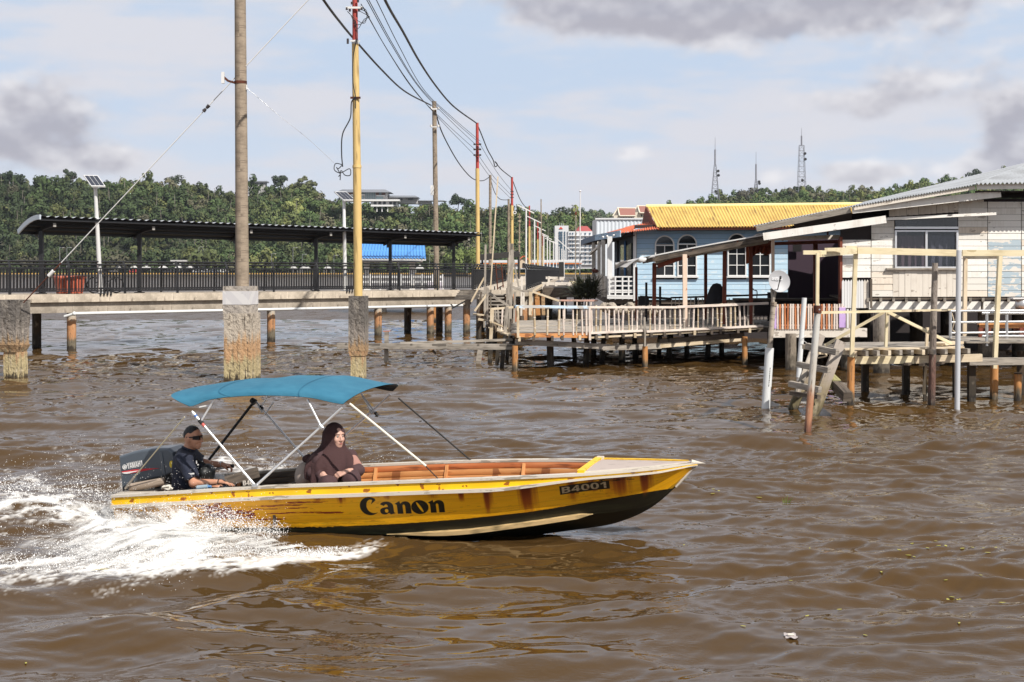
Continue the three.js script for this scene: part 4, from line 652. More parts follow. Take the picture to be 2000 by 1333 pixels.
// ------------------------------------------------------------------ the line of poles running away
const poles = [];
function simplePole(kind, label, x, yTop, yBase, wpx, d, extra) {
  const r = wpx * d / F / 2, a = P(x[1], yBase, d), b = P(x[0], yTop, d), t = thing('utility_pole', label, 'pole', a);
  if (kind === 'grey') part(t, 'shaft', rod(a, b, r * 1.12, r * 0.9, 12), M.concretePole);
  else { const m = a.clone().lerp(b, extra); part(t, 'shaft', rod(a, m, r * 1.1, r, 12), M.yellowPole); part(t, 'upper_shaft', rod(m, b, r * 0.85, r * 0.75, 12), M.redPole, 'red upper shaft'); }
  return t;
}
{
  let t = simplePole('grey', 'grey concrete pole with an orange-stained foot behind the walkway', [848, 853.5], 198, 600, 9.5, 72);
  part(t, 'foot_block', tideBar(P(853.5, 640, 72), P(853.5, 592, 72), 0.46, 0.46, V(1, 0, 0)), M.pileOrange); part(t, 'cross_arm', bar(P(842, 213, 71.7), P(856, 213, 71.7), 0.05, 0.07), M.white); part(t, 'cross_arm', bar(P(842, 248, 71.7), P(856, 248, 71.7), 0.04, 0.05), M.white);
  for (const x of [842, 856]) for (const y of [211, 246]) part(t, 'insulator', rod(P(x, y - 2, 71.7), P(x, y + 2, 71.7), 0.06, 0.06, 8), M.white);
  part(t, 'switch_box', boxAt(P(844, 372, 71.6), 0.16, 0.5, 0.16), M.white);
  t = simplePole('yellow', 'second yellow pole with a red top, behind the end of the canopy', [932, 933.5], 240, 548, 7.6, 78, 0.71);
  for (const y of [282, 292, 303]) { part(t, 'cross_arm', bar(P(926, y, 77.8), P(938, y, 77.8), 0.05, 0.06), M.rust); for (const x of [926.5, 938]) part(t, 'insulator', rod(P(x, y - 1.6, 77.7), P(x, y + 1.6, 77.7), 0.055, 0.055, 8), insul); }
  simplePole('grey', 'thin grey pole behind the leaning stair posts', [957.5, 957], 342, 560, 5.6, 112);
  simplePole('grey', 'grey pole just left of the third yellow pole', [993.5, 993], 389, 555, 4.6, 120);
  t = simplePole('grey', 'slim grey pole with small cross pieces right of the third yellow pole', [1014.7, 1014], 417, 545, 3.2, 118); for (const y of [424, 432, 473]) part(t, 'cross_arm', bar(P(1011.5, y, 117.8), P(1018, y, 117.8), 0.06, 0.06), M.woodPale);
  t = simplePole('yellow', 'third yellow pole with a bright red top above the stairs', [1000, 1000], 346, 560, 5.8, 101, 0.74);
  for (const y of [374, 380, 386]) part(t, 'cross_arm', bar(P(996.5, y, 100.7), P(1003.5, y, 100.7), 0.05, 0.06), insul);
  const rr1 = new THREE.TorusGeometry(0.1, 0.03, 8, 16); const rc = P(1005.5, 415.5, 100.6); part(t, 'ring', rr1.translate(rc.x, rc.y, rc.z), M.white);
  t = simplePole('yellow', 'fourth yellow pole with a red top beside the first white post', [1034, 1034], 402, 545, 4.0, 128, 0.72); for (const y of [412, 421, 430]) part(t, 'cross_arm', bar(P(1031, y, 127.7), P(1037.5, y, 127.7), 0.07, 0.08), insul);
  simplePole('yellow', 'fifth, orange-yellow pole between the second and third white posts', [1050.3, 1050.3], 434, 540, 3.0, 150, 0.68);
  simplePole('yellow', 'sixth yellow pole with a red top just before the fourth white post', [1060.5, 1060.5], 456, 538, 2.6, 175, 0.7);
  simplePole('grey', 'faint grey pole between the first two white posts', [1038.5, 1038.5], 450, 540, 2.2, 150);
  simplePole('grey', 'tall brown wooden mast rising over the white posts', [1056.8, 1057.5], 389, 545, 2.4, 110);
  let m = thing('flag_mast', 'tall thin white mast left of the shed', 'mast', P(1132.5, 575, 66)); part(m, 'mast', rod(P(1132.5, 578, 66), P(1133.4, 374, 66), 0.035, 0.022, 8), M.white); part(m, 'mast_cap', new THREE.SphereGeometry(0.05, 8, 6).translate(...P(1133.4, 373.5, 66).toArray()), M.white);
  m = thing('flag_mast', 'grey stick mast with a small finial, left of the tall white mast', 'mast', P(1124, 540, 90)); part(m, 'mast', rod(P(1124, 545, 90), P(1124.8, 404, 90), 0.04, 0.03, 8), M.woodGrey); part(m, 'mast_cap', boxAt(P(1124.8, 417, 90), 0.12, 0.2, 0.1), M.rust);
  const wp = [[1027.6, 409, 85, 3.2], [1044, 429.5, 105, 2.8], [1054.4, 446, 120, 2.5], [1062, 458, 137, 2.3], [1069, 464, 150, 2.1], [1074, 470, 160, 2.0], [1081, 474, 180, 1.9], [1087, 475, 200, 1.8], [1092, 482, 215, 1.7], [1097, 486, 232, 1.6], [1102, 489, 248, 1.6]];
  const ord = ['first and nearest', 'second', 'third', 'fourth', 'fifth', 'sixth', 'seventh', 'eighth', 'ninth', 'tenth', 'eleventh and farthest'];
  wp.forEach(([px, yt, d, w], i) => {
    const p = thing('roof_post', `white post with a slanting top bar, ${ord[i]} of the row along the walkway`, 'post', P(px, 528, d).setY(1.8), 'white posts along the walkway'), r = w * d / F / 2;
    part(p, 'post', rod(P(px, 528, d).setY(1.3), P(px, yt, d), r, r, 8), M.white);
    const L = 17.5 * 85 / d; if (i < 8) part(p, 'top_bar', bar(P(px - L, yt - 8.5 * 85 / d, d), P(px + L * 0.9, yt + 7.5 * 85 / d, d), 0.07, 0.07), M.white);
  });
  const lb = thing('awning_bar', 'long thin slanting white bar before the tower block', 'bar', P(1098, 482, 110)); part(lb, 'bar', bar(P(1083, 463, 110), P(1124, 498, 110), 0.06, 0.06), M.white); 
  // cables
  const C = (label, pts, r, m = M.black) => single('power_cable', label, 'cable', cable(pts.map(p => P(...p)), r, 90, 5), m);
  C('thick twisted black cable from the top edge down to the grey pole', [[560, -110, 30], [632, 0, 34], [668, 48, 38], [700, 86, 43], [745, 136, 50], [790, 178, 60], [842, 206, 71.7]], 0.036);
  C('sagging black cable between the grey pole and the thin grey pole', [[849, 212, 71.7], [857, 242, 73], [880, 292, 80], [903, 328, 88], [925, 350, 97], [943, 353, 104], [957, 345, 111.8]], 0.034);
  C('black cable from the thin grey pole to the pole beside it', [[957.5, 346, 112], [963, 368, 113], [975, 388, 116], [993, 391, 119.8]], 0.03);
  C('thick black cable reaching the second yellow pole from the top edge', [[712, -90, 30], [752, 0, 34], [786, 60, 40], [818, 118, 47], [850, 166, 55], [885, 207, 65], [931, 241, 77.8]], 0.038);
  C('black cable with a small loop between the second and third yellow poles', [[932, 243, 78], [940, 262, 80], [952, 292, 85], [964, 315, 90], [967, 326, 91], [972, 322, 91.5], [967, 316, 91], [978, 330, 95], [1000, 348, 100.8]], 0.034);
  C('black cable falling from the third yellow pole behind the white post', [[1000, 349, 101], [1007, 368, 104], [1016, 390, 110], [1027, 405, 118], [1034, 408, 127.8]], 0.032);
  const thin = [[705, 8, 'leftmost', 926.5, 303, 0.52], [709, 14, 'second', 926.5, 291, 0.55], [714, -4, 'third', 938, 291, 0.55], [719, -2, 'fourth', 938, 281, 0.57], [732, -6, 'rightmost', 938, 276, 0.6]];
  thin.forEach(([x, y, w, x2, y2, c], i) => { const mid = [lerp(x, x2, 0.45), lerp(y, y2, c) + 8, 49]; C(`thin power line between the first two yellow poles, ${w} of five`, [[x, y, 33.7], [lerp(x, mid[0], 0.5), lerp(y, mid[1], 0.5) + 6, 41], mid, [lerp(mid[0], x2, 0.5), lerp(mid[1], y2, 0.5) + 4, 62], [x2, y2, 77.7]], 0.012); });
  [[926.5, 303, 996.5, 387, 'left'], [932, 300, 1000, 383, 'middle'], [938, 283, 1003.5, 378, 'right']].forEach(([x, y, x2, y2, w]) => C(`thin power line between the second and third yellow poles, the ${w} one of three`, [[x, y, 77.7], [lerp(x, x2, 0.5), lerp(y, y2, 0.5) + 6, 88], [x2, y2, 100.6]], 0.013));
  C('faint thin wire from the concrete pole to the hanging coil', [[482, 172, 34.1], [540, 222, 34.1], [600, 270, 34], [652, 318, 33.8]], 0.005, M.steel);
}
// ------------------------------------------------------------------ blue house
const quad = (a, b, c, d, t = 0.06) => quadBox(a, b, c, d, t);
{
  const d = 55, q = (x, y, k = 0) => P(x, y, d + k), t = thing('blue_house', 'blue weatherboard house with arched windows and a yellow corrugated roof', 'house', q(1400, 580).setY(1.6));
  reseed(1201);
  part(t, 'wall_core', merge([boxAt(V((q(1240, 0).x + q(1700, 0).x) / 2, 3.05, -d - 0.12), q(1700, 0).x - q(1240, 0).x, 3.0, 0.1)]), M.interior);
  const xs0 = 1241, xs1 = 1700, wins = [[1279, 1317.5, 461], [1323, 1361.5, 459], [1421, 1458, 457], [1465, 1505, 457]];
  const sh = d / F; let y = 586;
  for (let r = 0; r < 14; r++) {
    const y1 = y - 10; let segs = [[xs0, xs1]];
    for (const [a, b, top] of wins) if (y1 < 540 && y1 > top + 0.5 * (b - a) * 0.95) segs = segs.flatMap(([p, s]) => s <= a || p >= b ? [[p, s]] : [[p, a], [b, s]].filter(k => k[1] - k[0] > 1));
    const cut = []; for (const [p, s] of segs) s - p > 130 ? cut.push([p, lerp(p, s, rr(0.4, 0.6)), s]) : cut.push([p, s]);
    for (const c of cut) for (let i = 0; i + 1 < c.length; i++) {
      const a = q(c[i] + 0.2, y), b = q(c[i + 1] - 0.2, y1), g = box(b.x - a.x, (b.y - a.y) * 0.965, 0.022); g.rotateX(-0.06);
      part(t, 'board', g.translate((a.x + b.x) / 2, (a.y + b.y) / 2, -d - 0.03 + rr(-0.004, 0.004)), r > 9 ? M.blueBoardShaded : rnd() < 0.35 ? M.blueBoard2 : M.blueBoard);  // rows below the eave use the shadow-darkened colour
    }
    y = y1;
  }
  const frameM = M.white, sxy = sh;
  wins.forEach(([a, b, top], i) => {
    const cx = (a + b) / 2, w = (b - a) * sh, r = w / 2, yb = 540, ySpring = top + 0.5 * (b - a) * 0.95, f = part(t, 'window', (() => {
      const A = q(a, yb), H = (yb - ySpring) * sh, s = new THREE.Shape(); s.moveTo(0, 0); s.lineTo(w, 0); s.lineTo(w, H); s.absarc(r, H, r, 0, Math.PI, false); s.lineTo(0, 0);
      const k = new THREE.Path(), e = 0.05; k.moveTo(e, e); k.lineTo(e, H); k.absarc(r, H, r - e, Math.PI, 0, true); k.lineTo(w - e, e); k.lineTo(e, e); s.holes.push(k);
      return new THREE.ExtrudeGeometry(s, { depth: 0.09, bevelEnabled: false, curveSegments: 16 }).translate(A.x, A.y, -d - 0.03);
    })(), frameM);
    const A = q(a, yb), H = (yb - ySpring) * sh, pane = new THREE.Shape(); pane.moveTo(0.04, 0.04); pane.lineTo(w - 0.04, 0.04); pane.lineTo(w - 0.04, H); pane.absarc(r, H, r - 0.04, 0, Math.PI, false);
    part(f, 'pane', new THREE.ExtrudeGeometry(pane, { depth: 0.01, bevelEnabled: false, curveSegments: 14 }).translate(A.x, A.y, -d - 0.02), M.glassDark);
    part(f, 'mullion', box(0.035, H, 0.03).translate(A.x + r, A.y + H / 2, -d + 0.01), frameM);
    for (const k of [0.333, 0.667, 1]) part(f, 'mullion', box(w - 0.06, k === 1 ? 0.05 : 0.03, 0.026).translate(A.x + r, A.y + H * k, -d + 0.013), frameM);
    part(f, 'sill', box(w + 0.12, 0.05, 0.16).translate(A.x + r, A.y - 0.03, -d + 0.03), frameM);
  });
  part(t, 'corner_post', bar(q(1240, 588, -0.04), q(1240, 448, -0.04), 0.12, 0.12, V(1, 0, 0)), M.white);
  part(t, 'roof_sheet', corrugated(q(1284, 444.5, -0.8), q(1720, 441, -0.8), q(1700, 399.5, 3.6), q(1264, 404, 3.6), 74, 0.03), M.yellowRoof);
  part(t, 'ridge_cap', rod(q(1262, 403.6, 3.55), q(1702, 399, 3.55), 0.09, 0.09, 8), std({ color: col(0.80, 0.66, 0.30) }));
  part(t, 'fascia', bar(q(1284, 446.8, -0.7), q(1720, 443.5, -0.7), 0.05, 0.12), M.brownPost);
  part(t, 'gable', quad(q(1264, 406, 3.5), q(1284, 446, -0.7), q(1253, 446, 7.4), q(1262, 406, 3.6), 0.05), M.brownPost);
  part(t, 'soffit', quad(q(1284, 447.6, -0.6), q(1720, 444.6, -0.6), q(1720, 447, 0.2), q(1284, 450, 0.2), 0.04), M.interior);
  // veranda on the left side
  part(t, 'veranda_roof', corrugated(q(1211, 455, -0.6), q(1287, 447, -1.2), q(1285, 430, 3.0), q(1222, 444, 2.0), 16, 0.025), M.orangeRoof);
  part(t, 'veranda_roof', corrugated(q(1134, 474, 19), q(1211, 455, -0.6), q(1240, 440, 3.0), q(1168, 460, 21), 46, 0.025), M.orangeRoof);
  part(t, 'fascia', bar(q(1212, 456.5, -0.65), q(1163, 464.5, 8), 0.04, 0.26), std({ map: paint(0xa9c3d8, 0x7d8790, 0xc8d2da, 841, 0.3), roughness: 0.7 })); part(t, 'fascia', bar(q(1163, 464.5, 8.05), q(1134, 474.5, 18.9), 0.04, 0.26), std({ color: col(0.13, 0.17, 0.23), roughness: 0.7 }));
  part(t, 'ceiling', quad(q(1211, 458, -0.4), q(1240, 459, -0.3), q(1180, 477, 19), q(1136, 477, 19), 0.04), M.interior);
  part(t, 'side_wall', quad(q(1239, 587, 0), q(1239, 449, 0), q(1200, 466, 12), q(1200, 575, 12), 0.1), std({ map: paint(0x4a5560, 0x39424c, 0x66727c, 851, 0.3), roughness: 0.8 }));
  for (const [x0, x1, k0, k1] of [[1233, 1224, 0.9, 3.2], [1220, 1212, 4.4, 7.4]]) part(t, 'window', quad(q(x0, 545, k0 - 0.15), q(x0, 475, k0 - 0.15), q(x1, 480, k1 - 0.15), q(x1, 541, k1 - 0.15), 0.05), M.glassDark);
  part(t, 'curtain', quad(q(1221.5, 541, 3.7), q(1221.5, 470, 3.7), q(1218.5, 472, 4.3), q(1218.5, 540, 4.3), 0.03), std({ color: col(0.05, 0.14, 0.30), roughness: 0.9 }));
  for (const [px, k, yt, w, m] of [[1191, 0.2, 462, 0.19, M.white], [1178.5, 4, 469, 0.16, M.whiteDirty], [1170, 7.5, 472, 0.15, M.whiteDirty], [1159.5, 12, 474, 0.16, M.whiteDirty]]) part(t, 'post', bar(q(px, 586 - k * 1.2, k), q(px, yt, k), w, w, V(1, 0, 0)), m);
  part(t, 'brace', bar(q(1172, 480, 7.4), q(1153, 496, 11.8), 0.1, 0.1), M.whiteDirty);
  // lattice rail
  for (const yy of [541, 549.5, 558.5, 567.5, 571]) part(t, 'rail', bar(q(1190, yy), q(1239, yy), 0.05, 0.055), M.white);
  for (const xx of [1190.5, 1202, 1216, 1228, 1238]) part(t, 'rail_post', bar(q(xx, 586, -0.01), q(xx, 540, -0.01), 0.055, 0.06, V(1, 0, 0)), M.white);
  for (const yy of [578, 582]) part(t, 'floor_edge', bar(q(1186, yy, -0.05), q(1240, yy + 0.6, -0.05), 0.06, 0.07), M.white);
  for (let k = 0; k < 5; k++) part(t, 'rail', bar(q(1188 - k * 5, 543 - k * 2, 0.6 + k * 2.2), q(1183 - k * 5, 541 - k * 2, 2.6 + k * 2.2), 0.05, 0.06), M.whiteDirty);
  part(t, 'side_skirt', quad(q(1189, 585, 0.2), q(1189, 545, 0.2), q(1166, 536, 11), q(1166, 570, 11), 0.05), M.whiteDirty);
  part(t, 'floor', quad(q(1186, 584, 0.1), q(1720, 584, 0.1), q(1620, 572, 12), q(1160, 572, 12), 0.2), M.woodDark);
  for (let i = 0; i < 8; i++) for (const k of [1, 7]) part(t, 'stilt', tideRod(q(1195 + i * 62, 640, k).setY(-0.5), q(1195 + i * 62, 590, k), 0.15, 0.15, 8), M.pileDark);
  part(t, 'added_dark_wall', quad(q(1196, 600, 0.3).setY(-0.4), q(1720, 600, 0.3).setY(-0.4), q(1720, 600, 0.3).setY(1.5), q(1196, 600, 0.3).setY(1.5), 0.08), M.interior);  // dark wall added to stop light coming through under the house
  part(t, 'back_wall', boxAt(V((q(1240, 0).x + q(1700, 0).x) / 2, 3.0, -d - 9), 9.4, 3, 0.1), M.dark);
  for (const [x, y] of [[1186, 462], [1178, 463.5], [1199, 460]]) part(t, 'bulb', new THREE.SphereGeometry(0.05, 8, 6).translate(...q(x, y, 0.3).toArray()), M.white);
}
// ------------------------------------------------------------------ boardwalk and bamboo rail before the blue house
const fy = (px) => lerp(37.2, 40.2, clamp((px - 1010) / 490, 0, 1));      // depth of its front edge
const deckB = 0.98;
{
  const t = thing('boardwalk', 'worn wooden boardwalk on piles in front of the blue house', 'boardwalk', P(1250, 700, 38).setY(0));
  reseed(1301);
  const X = (px, d) => (px - 1000) * d / F, yOf = px => lerp(1.0, 1.12, clamp((px - 1150) / 350, 0, 1));
  // planks run left to right, row behind row
  for (let r = 0; r < 16; r++) {
    const cuts = [1006 + rr(-3, 3), 1148 + rr(-12, 12), 1250 + rr(-18, 18), 1372 + rr(-14, 14), 1496];
    for (let i = 0; i < 4; i++) {
      if (r > 11 && i > 1) continue;
      const d0 = fy((cuts[i] + cuts[i + 1]) / 2) + r * 0.62, A = V(X(cuts[i], fy(cuts[i])) , yOf(cuts[i]) + rr(-0.024, 0.02), -fy(cuts[i]) - r * 0.62 - 0.3), C = V(X(cuts[i + 1], fy(cuts[i + 1])) - 0.02, yOf(cuts[i + 1]) + rr(-0.024, 0.02), -fy(cuts[i + 1]) - r * 0.62 - 0.3);
      part(t, 'plank', bar(A, C, 0.585, 0.035), r === 0 && i === 0 ? M.woodOrange : M.woodGrey);
    }
  }
  for (const [a, b] of [[1006, 1150], [1152, 1258], [1261, 1360], [1362, 1490]]) part(t, 'edge_board', bar(P(a, b < 1200 ? 655 : lerp(660, 641, clamp((a - 1150) / 345)), fy(a) - 0.02), P(b, b < 1200 ? 657 : lerp(660, 641, clamp((b - 1150) / 345)), fy(b) - 0.02), 0.05, b < 1200 ? 0.1 : 0.05), b < 1200 ? M.woodOrange : M.woodPale);
  // joists with pale ends
  for (let i = 0; i < 17; i++) { const px = 1020 + i * 28 + rr(-6, 6), d = fy(px), y = yOf(px) - 0.1; part(t, 'joist', bar(V(X(px, d), y, -d + 0.12), V(X(px, d) + 0.1, y, -d - 8), 0.07, 0.13), i % 4 ? M.woodDark : M.woodPale); }
  for (const [a, b, ya, yb, m] of [[1008, 1190, 668, 678, M.woodGrey], [1176, 1290, 680, 676, M.woodGrey], [1286, 1452, 675, 661, M.woodPale], [1286, 1452, 668, 655, M.woodDark]]) part(t, 'beam', bar(P(a, ya, fy(a) + 0.3), P(b, yb, fy(b) + 0.3), 0.14, 0.15), m);
  for (const [px, yt] of [[1006, 676], [1260, 677], [1455, 658]]) part(t, 'pile', tideRod(P(px, 727, fy(px) - 0.05).setY(-0.6), P(px, yt, fy(px) - 0.05), 0.085, 0.078, 12), M.pileOrange, 'orange-stained round pile');
  for (const [px, k] of [[1074, 1], [1147, 1.5], [1180, 2.4], [1215, 2.5], [1239, 4], [1310, 3], [1340, 5], [1385, 3], [1410, 5], [1120, 5], [1160, 6], [1290, 6]]) part(t, 'pile', tideRod(V(X(px, fy(px) + k) + rr(-0.12, 0.12), -0.6, -fy(px) - k), V(X(px, fy(px) + k), 0.9, -fy(px) - k), rr(0.07, 0.11), rr(0.07, 0.1), 10), M.pileDark);
  for (const px of [1215, 1148]) part(t, 'pile_collar', tideRod(V(X(px, fy(px) + 2), 0.12, -fy(px) - 2), V(X(px, fy(px) + 2), 0.5, -fy(px) - 2), 0.1, 0.1, 10), M.pile);
  part(t, 'post', bar(P(1260, 677, fy(1260) - 0.12), P(1259, 620, fy(1260) - 0.12), 0.1, 0.05, V(1, 0, 0)), M.woodGrey, 'pale split post above the middle pile');
}
{
  const t = thing('bamboo_fence', 'pale bamboo rail fence along the boardwalk edge', 'fence', P(1250, 655, 38));
  reseed(1311); const top = px => px < 1320 ? lerp(597, 600.5, clamp((px - 1005) / 200)) : lerp(600.5, 592.5, (px - 1320) / 180), bot = px => px < 1150 ? 654 : lerp(650, 637, (px - 1150) / 345);
  part(t, 'rail', bar(P(1006, 599, fy(1006) - 0.06), P(1150, 600.5, fy(1150) - 0.06), 0.09, 0.075), std({ map: paint(0xc3d3e2, 0xb3a99d, 0x9cc0da, 861, 0.5), roughness: 0.8 }), 'flaking pale blue rail');
  part(t, 'rail', bar(P(1150.5, 600.5, fy(1150) - 0.06), P(1322, 600.5, fy(1322) - 0.06), 0.09, 0.06), M.bamboo); part(t, 'rail', bar(P(1322.5, 600, fy(1322) - 0.06), P(1500, 592.5, fy(1500) - 0.06), 0.09, 0.07), M.bamboo);
  part(t, 'bottom_rail', bar(P(1152, 651, fy(1152) - 0.06), P(1258, 646, fy(1258) - 0.06), 0.08, 0.06), M.bamboo); part(t, 'bottom_rail', bar(P(1262, 648, fy(1262) - 0.06), P(1490, 637, fy(1490) - 0.06), 0.08, 0.06), M.bamboo);
  const pxs = [1043, 1070, 1092, 1100, 1119, 1127.5, 1136, 1145]; for (let x = 1155; x < 1484; x += rr(7.6, 10.4)) if (Math.abs(x - 1259) > 5 && rnd() < 0.96) pxs.push(x);
  pxs.forEach((x, i) => { const lean = rr(-2.0, 2.0), d = fy(x) - 0.04, r = rr(0.018, 0.033); const b = part(t, 'baluster', rod(P(x + lean, bot(x) + 1, d), P(x, top(x) - 1 + (rnd() < 0.25 ? rr(-3, 3) : 0), d), r, r * 0.95, 8), [M.bamboo, M.bamboo, M.woodPale, M.woodGrey][Math.floor(rnd() * 4)]); const y0 = bot(x), y1 = top(x); part(b, 'knot', merge([0.25, 0.6].map(f => { const p = P(x + lean * (1 - f), lerp(y0, y1, f + rr(-0.12, 0.12)), d); return rod(p.clone().add(V(0, -0.012, 0)), p.clone().add(V(0, 0.012, 0)), r * 1.16, r * 1.16, 8); })), M.bamboo); });
  part(t, 'corner_post', bar(P(1012, 660, fy(1012) - 0.1), P(1011.5, 598, fy(1012) - 0.1), 0.07, 0.07, V(1, 0, 0)), M.woodPale); part(t, 'corner_post', bar(P(1152.5, 665, fy(1150) - 0.1), P(1152, 600, fy(1150) - 0.1), 0.05, 0.06, V(1, 0, 0)), M.bamboo);
}
{
  const t = thing('back_fence', 'low fence with a faded red rail at the back of the boardwalk', 'fence', P(1132, 640, 48));
  const d = 47; part(t, 'rail', bar(P(1092, 587, d), P(1168, 587.5, d), 0.08, 0.06), std({ map: paint(0xc49a8a, 0x9a8a7c, 0xd0b4a6, 871, 0.4), roughness: 0.8 }));
  for (const x of [1093.5, 1103, 1127, 1146, 1154.5, 1161.5]) part(t, 'baluster', bar(P(x, 630, d), P(x, 588, d), 0.05, 0.04, V(1, 0, 0)), M.bamboo); part(t, 'bottom_rail', bar(P(1092, 624, d), P(1150, 627, d), 0.06, 0.05), M.woodGrey);
}
// ------------------------------------------------------------------ rickety stairs between walkway and boardwalk
{
  const t = thing('wooden_stairs', 'weathered grey wooden stairs climbing to the concrete walkway', 'stairs', P(968, 650, 52)); reseed(1401);
  for (let i = 0; i < 8; i++) { const d = lerp(56.5, 48.5, i / 7), y = lerp(1.75, 0.98, i / 7), x0 = (955 - 1000) * d / F, x1 = (987 - 1000) * d / F; part(t, 'tread', boxAt(V((x0 + x1) / 2, y, -d), x1 - x0 + rr(-0.05, 0.1), 0.05, 0.34), M.woodGrey); part(t, 'riser', boxAt(V((x0 + x1) / 2, y - 0.075, -d - 0.13), x1 - x0, 0.09, 0.03), M.woodDark); }
  part(t, 'stringer', bar(P(953, 568, 57), P(952, 640, 47.5), 0.06, 0.22), M.woodDark); part(t, 'stringer', bar(P(990, 568, 57), P(991, 640, 47.5), 0.06, 0.22), M.woodDark);
  const posts = [[946, 640, 948.5, 478, 52, 0.075, M.woodGrey], [949.5, 626, 950, 562, 51, 0.14, M.woodGrey], [958, 566, 972.5, 345, 54, 0.05, M.woodPale], [958, 640, 958.5, 566, 50, 0.05, M.woodPale], [991.5, 610, 999, 476, 49, 0.15, M.woodGrey], [995, 668, 1000.5, 488, 47, 0.11, M.woodGrey], [985, 672, 990, 600, 45, 0.12, M.woodGrey], [1018, 620, 1019.5, 540, 52, 0.075, M.whiteDirty], [1023, 605, 1022, 568, 52, 0.09, M.whiteDirty], [1036, 616, 1036.5, 570, 50, 0.12, M.woodPale], [959, 664, 961.5, 602, 45.5, 0.12, M.woodPale], [975, 650, 972, 595, 47, 0.06, M.woodGrey], [979, 655, 982, 600, 46, 0.06, M.bamboo], [969, 655, 967, 600, 46.5, 0.06, M.woodGrey], [1003, 660, 1006, 570, 45, 0.07, M.woodGrey], [1008, 640, 1004, 575, 46, 0.06, M.bambooRust], [933, 620, 940, 570, 53, 0.07, M.woodDark]];
  posts.forEach(([x0, y0, x1, y1, d, w, m]) => part(t, 'post', bar(P(x0, y0, d), P(x1, y1, d), w, w, V(1, 0, 0)), m));
  const rails = [[920, 590, 946, 542, 52, 0.06, M.woodPale], [927, 608, 951, 575, 50, 0.07, M.woodPale], [955, 572, 976, 588, 50, 0.09, M.woodGrey], [974, 585, 1000, 603, 48, 0.08, M.woodGrey], [947, 560, 956, 570, 52, 0.1, M.woodGrey], [961, 604, 1006, 600, 45, 0.07, M.woodPale], [1000, 560, 1020, 569, 50, 0.08, M.woodGrey], [1020, 569, 1040, 570, 50, 0.08, M.woodGrey], [1040, 570, 1092, 588, 48.5, 0.07, M.woodPale], [1036, 572, 1060, 556, 54, 0.08, M.woodPale], [1002, 505, 1013, 560, 51, 0.07, M.woodGrey], [985, 668, 1005, 618, 45, 0.06, M.woodDark], [966, 622, 990, 648, 45.5, 0.06, M.woodGrey], [963, 630, 992, 642, 45, 0.05, M.woodPale]];
  rails.forEach(([x0, y0, x1, y1, d, w, m]) => part(t, 'rail', bar(P(x0, y0, d), P(x1, y1, d), w, w), m));
  part(t, 'tread', bar(P(924, 614, 51), P(950, 616, 51), 0.5, 0.05), M.woodPale); part(t, 'tread', bar(P(934, 624, 50), P(958, 627, 50), 0.5, 0.06), M.woodPale); part(t, 'board', bar(P(958, 640, 48), P(1000, 655, 44), 0.3, 0.04), M.woodPale);
  for (const [x, d] of [[935, 52], [955, 50], [1000, 47], [1018, 50], [965, 46]]) part(t, 'pile', tideRod(P(x, 650, d).setY(-0.6), P(x, 0, d).setY(1.1), 0.1, 0.1, 8), M.pileDark);
  const r = thing('broken_ramp', 'slumped section of old planks hanging by the walkway corner', 'ramp', P(925, 585, 55));
  for (let i = 0; i < 6; i++) part(r, 'plank', bar(P(890 + i * 2.5, 585 - i * 3.5, 55.5 + i * 0.25), P(938 + i, 583 - i * 3, 54.5 + i * 0.25), 0.24, 0.06), M.woodGrey); part(r, 'strut', bar(P(882, 603, 55), P(908, 589, 55), 0.06, 0.06), M.blackRough); part(r, 'strut', bar(P(880, 594, 55), P(887, 602, 55), 0.05, 0.05), M.blackRough);
  const h = thing('hand_trolley', 'thin rusty hand trolley with small black wheels at the stair head', 'trolley', P(972, 565, 60)); const q = (x, y, k = 0) => P(x, y, 60 + k);
  part(h, 'frame', merge([rod(q(968, 514), q(972, 566), 0.03, 0.03, 6), rod(q(979, 514), q(983, 562), 0.03, 0.03, 6), rod(q(969, 527), q(981, 526), 0.02, 0.02, 6), rod(q(972, 564), q(984, 557), 0.025, 0.025, 6), rod(q(970, 545), q(982, 544), 0.02, 0.02, 6)]), M.rust); for (const x of [966, 977]) { const g = new THREE.CylinderGeometry(0.085, 0.085, 0.05, 14); g.rotateZ(Math.PI / 2); part(h, 'wheel', g.translate(...q(x, 563).toArray()), M.blackRough); }
}
{ // long low beam on crooked legs
  const t = thing('old_jetty_beam', 'long weathered beam on crooked legs, remnant of an old jetty', 'jetty', P(840, 680, 40).setY(0));
  part(t, 'beam', bar(P(660, 675.5, 40.5), P(1006, 678, 39.2), 0.22, 0.15), M.woodGrey); part(t, 'beam', bar(P(780, 671, 41.5), P(1000, 664, 43), 0.12, 0.07), M.woodGrey);
  for (const [x0, y0, x1, y1, d, w] of [[754, 735, 755, 648, 40.4, 0.12], [775, 728, 759, 706, 40.3, 0.09], [929, 718, 938, 684, 39.4, 0.15], [955, 722, 958, 684, 40, 0.13], [977, 733, 983, 684, 38.8, 0.12], [968, 735, 972, 684, 40, 0.11], [990, 690, 991, 682, 41, 0.1]]) part(t, 'leg', tideBar(P(x0, y0, d).add(V(0, -0.35, 0)), P(x1, y1, d), w, w, V(1, 0, 0)), d < 40.6 && x0 < 950 ? M.woodGrey : M.pileDark);
  part(t, 'cap', bar(P(748, 647.5, 40.4), P(762, 647, 40.4), 0.14, 0.03), std({ color: col(0.42, 0.2, 0.15) })); part(t, 'hook', bar(P(845, 684, 40), P(851, 692, 40), 0.05, 0.06), M.woodDark);
}
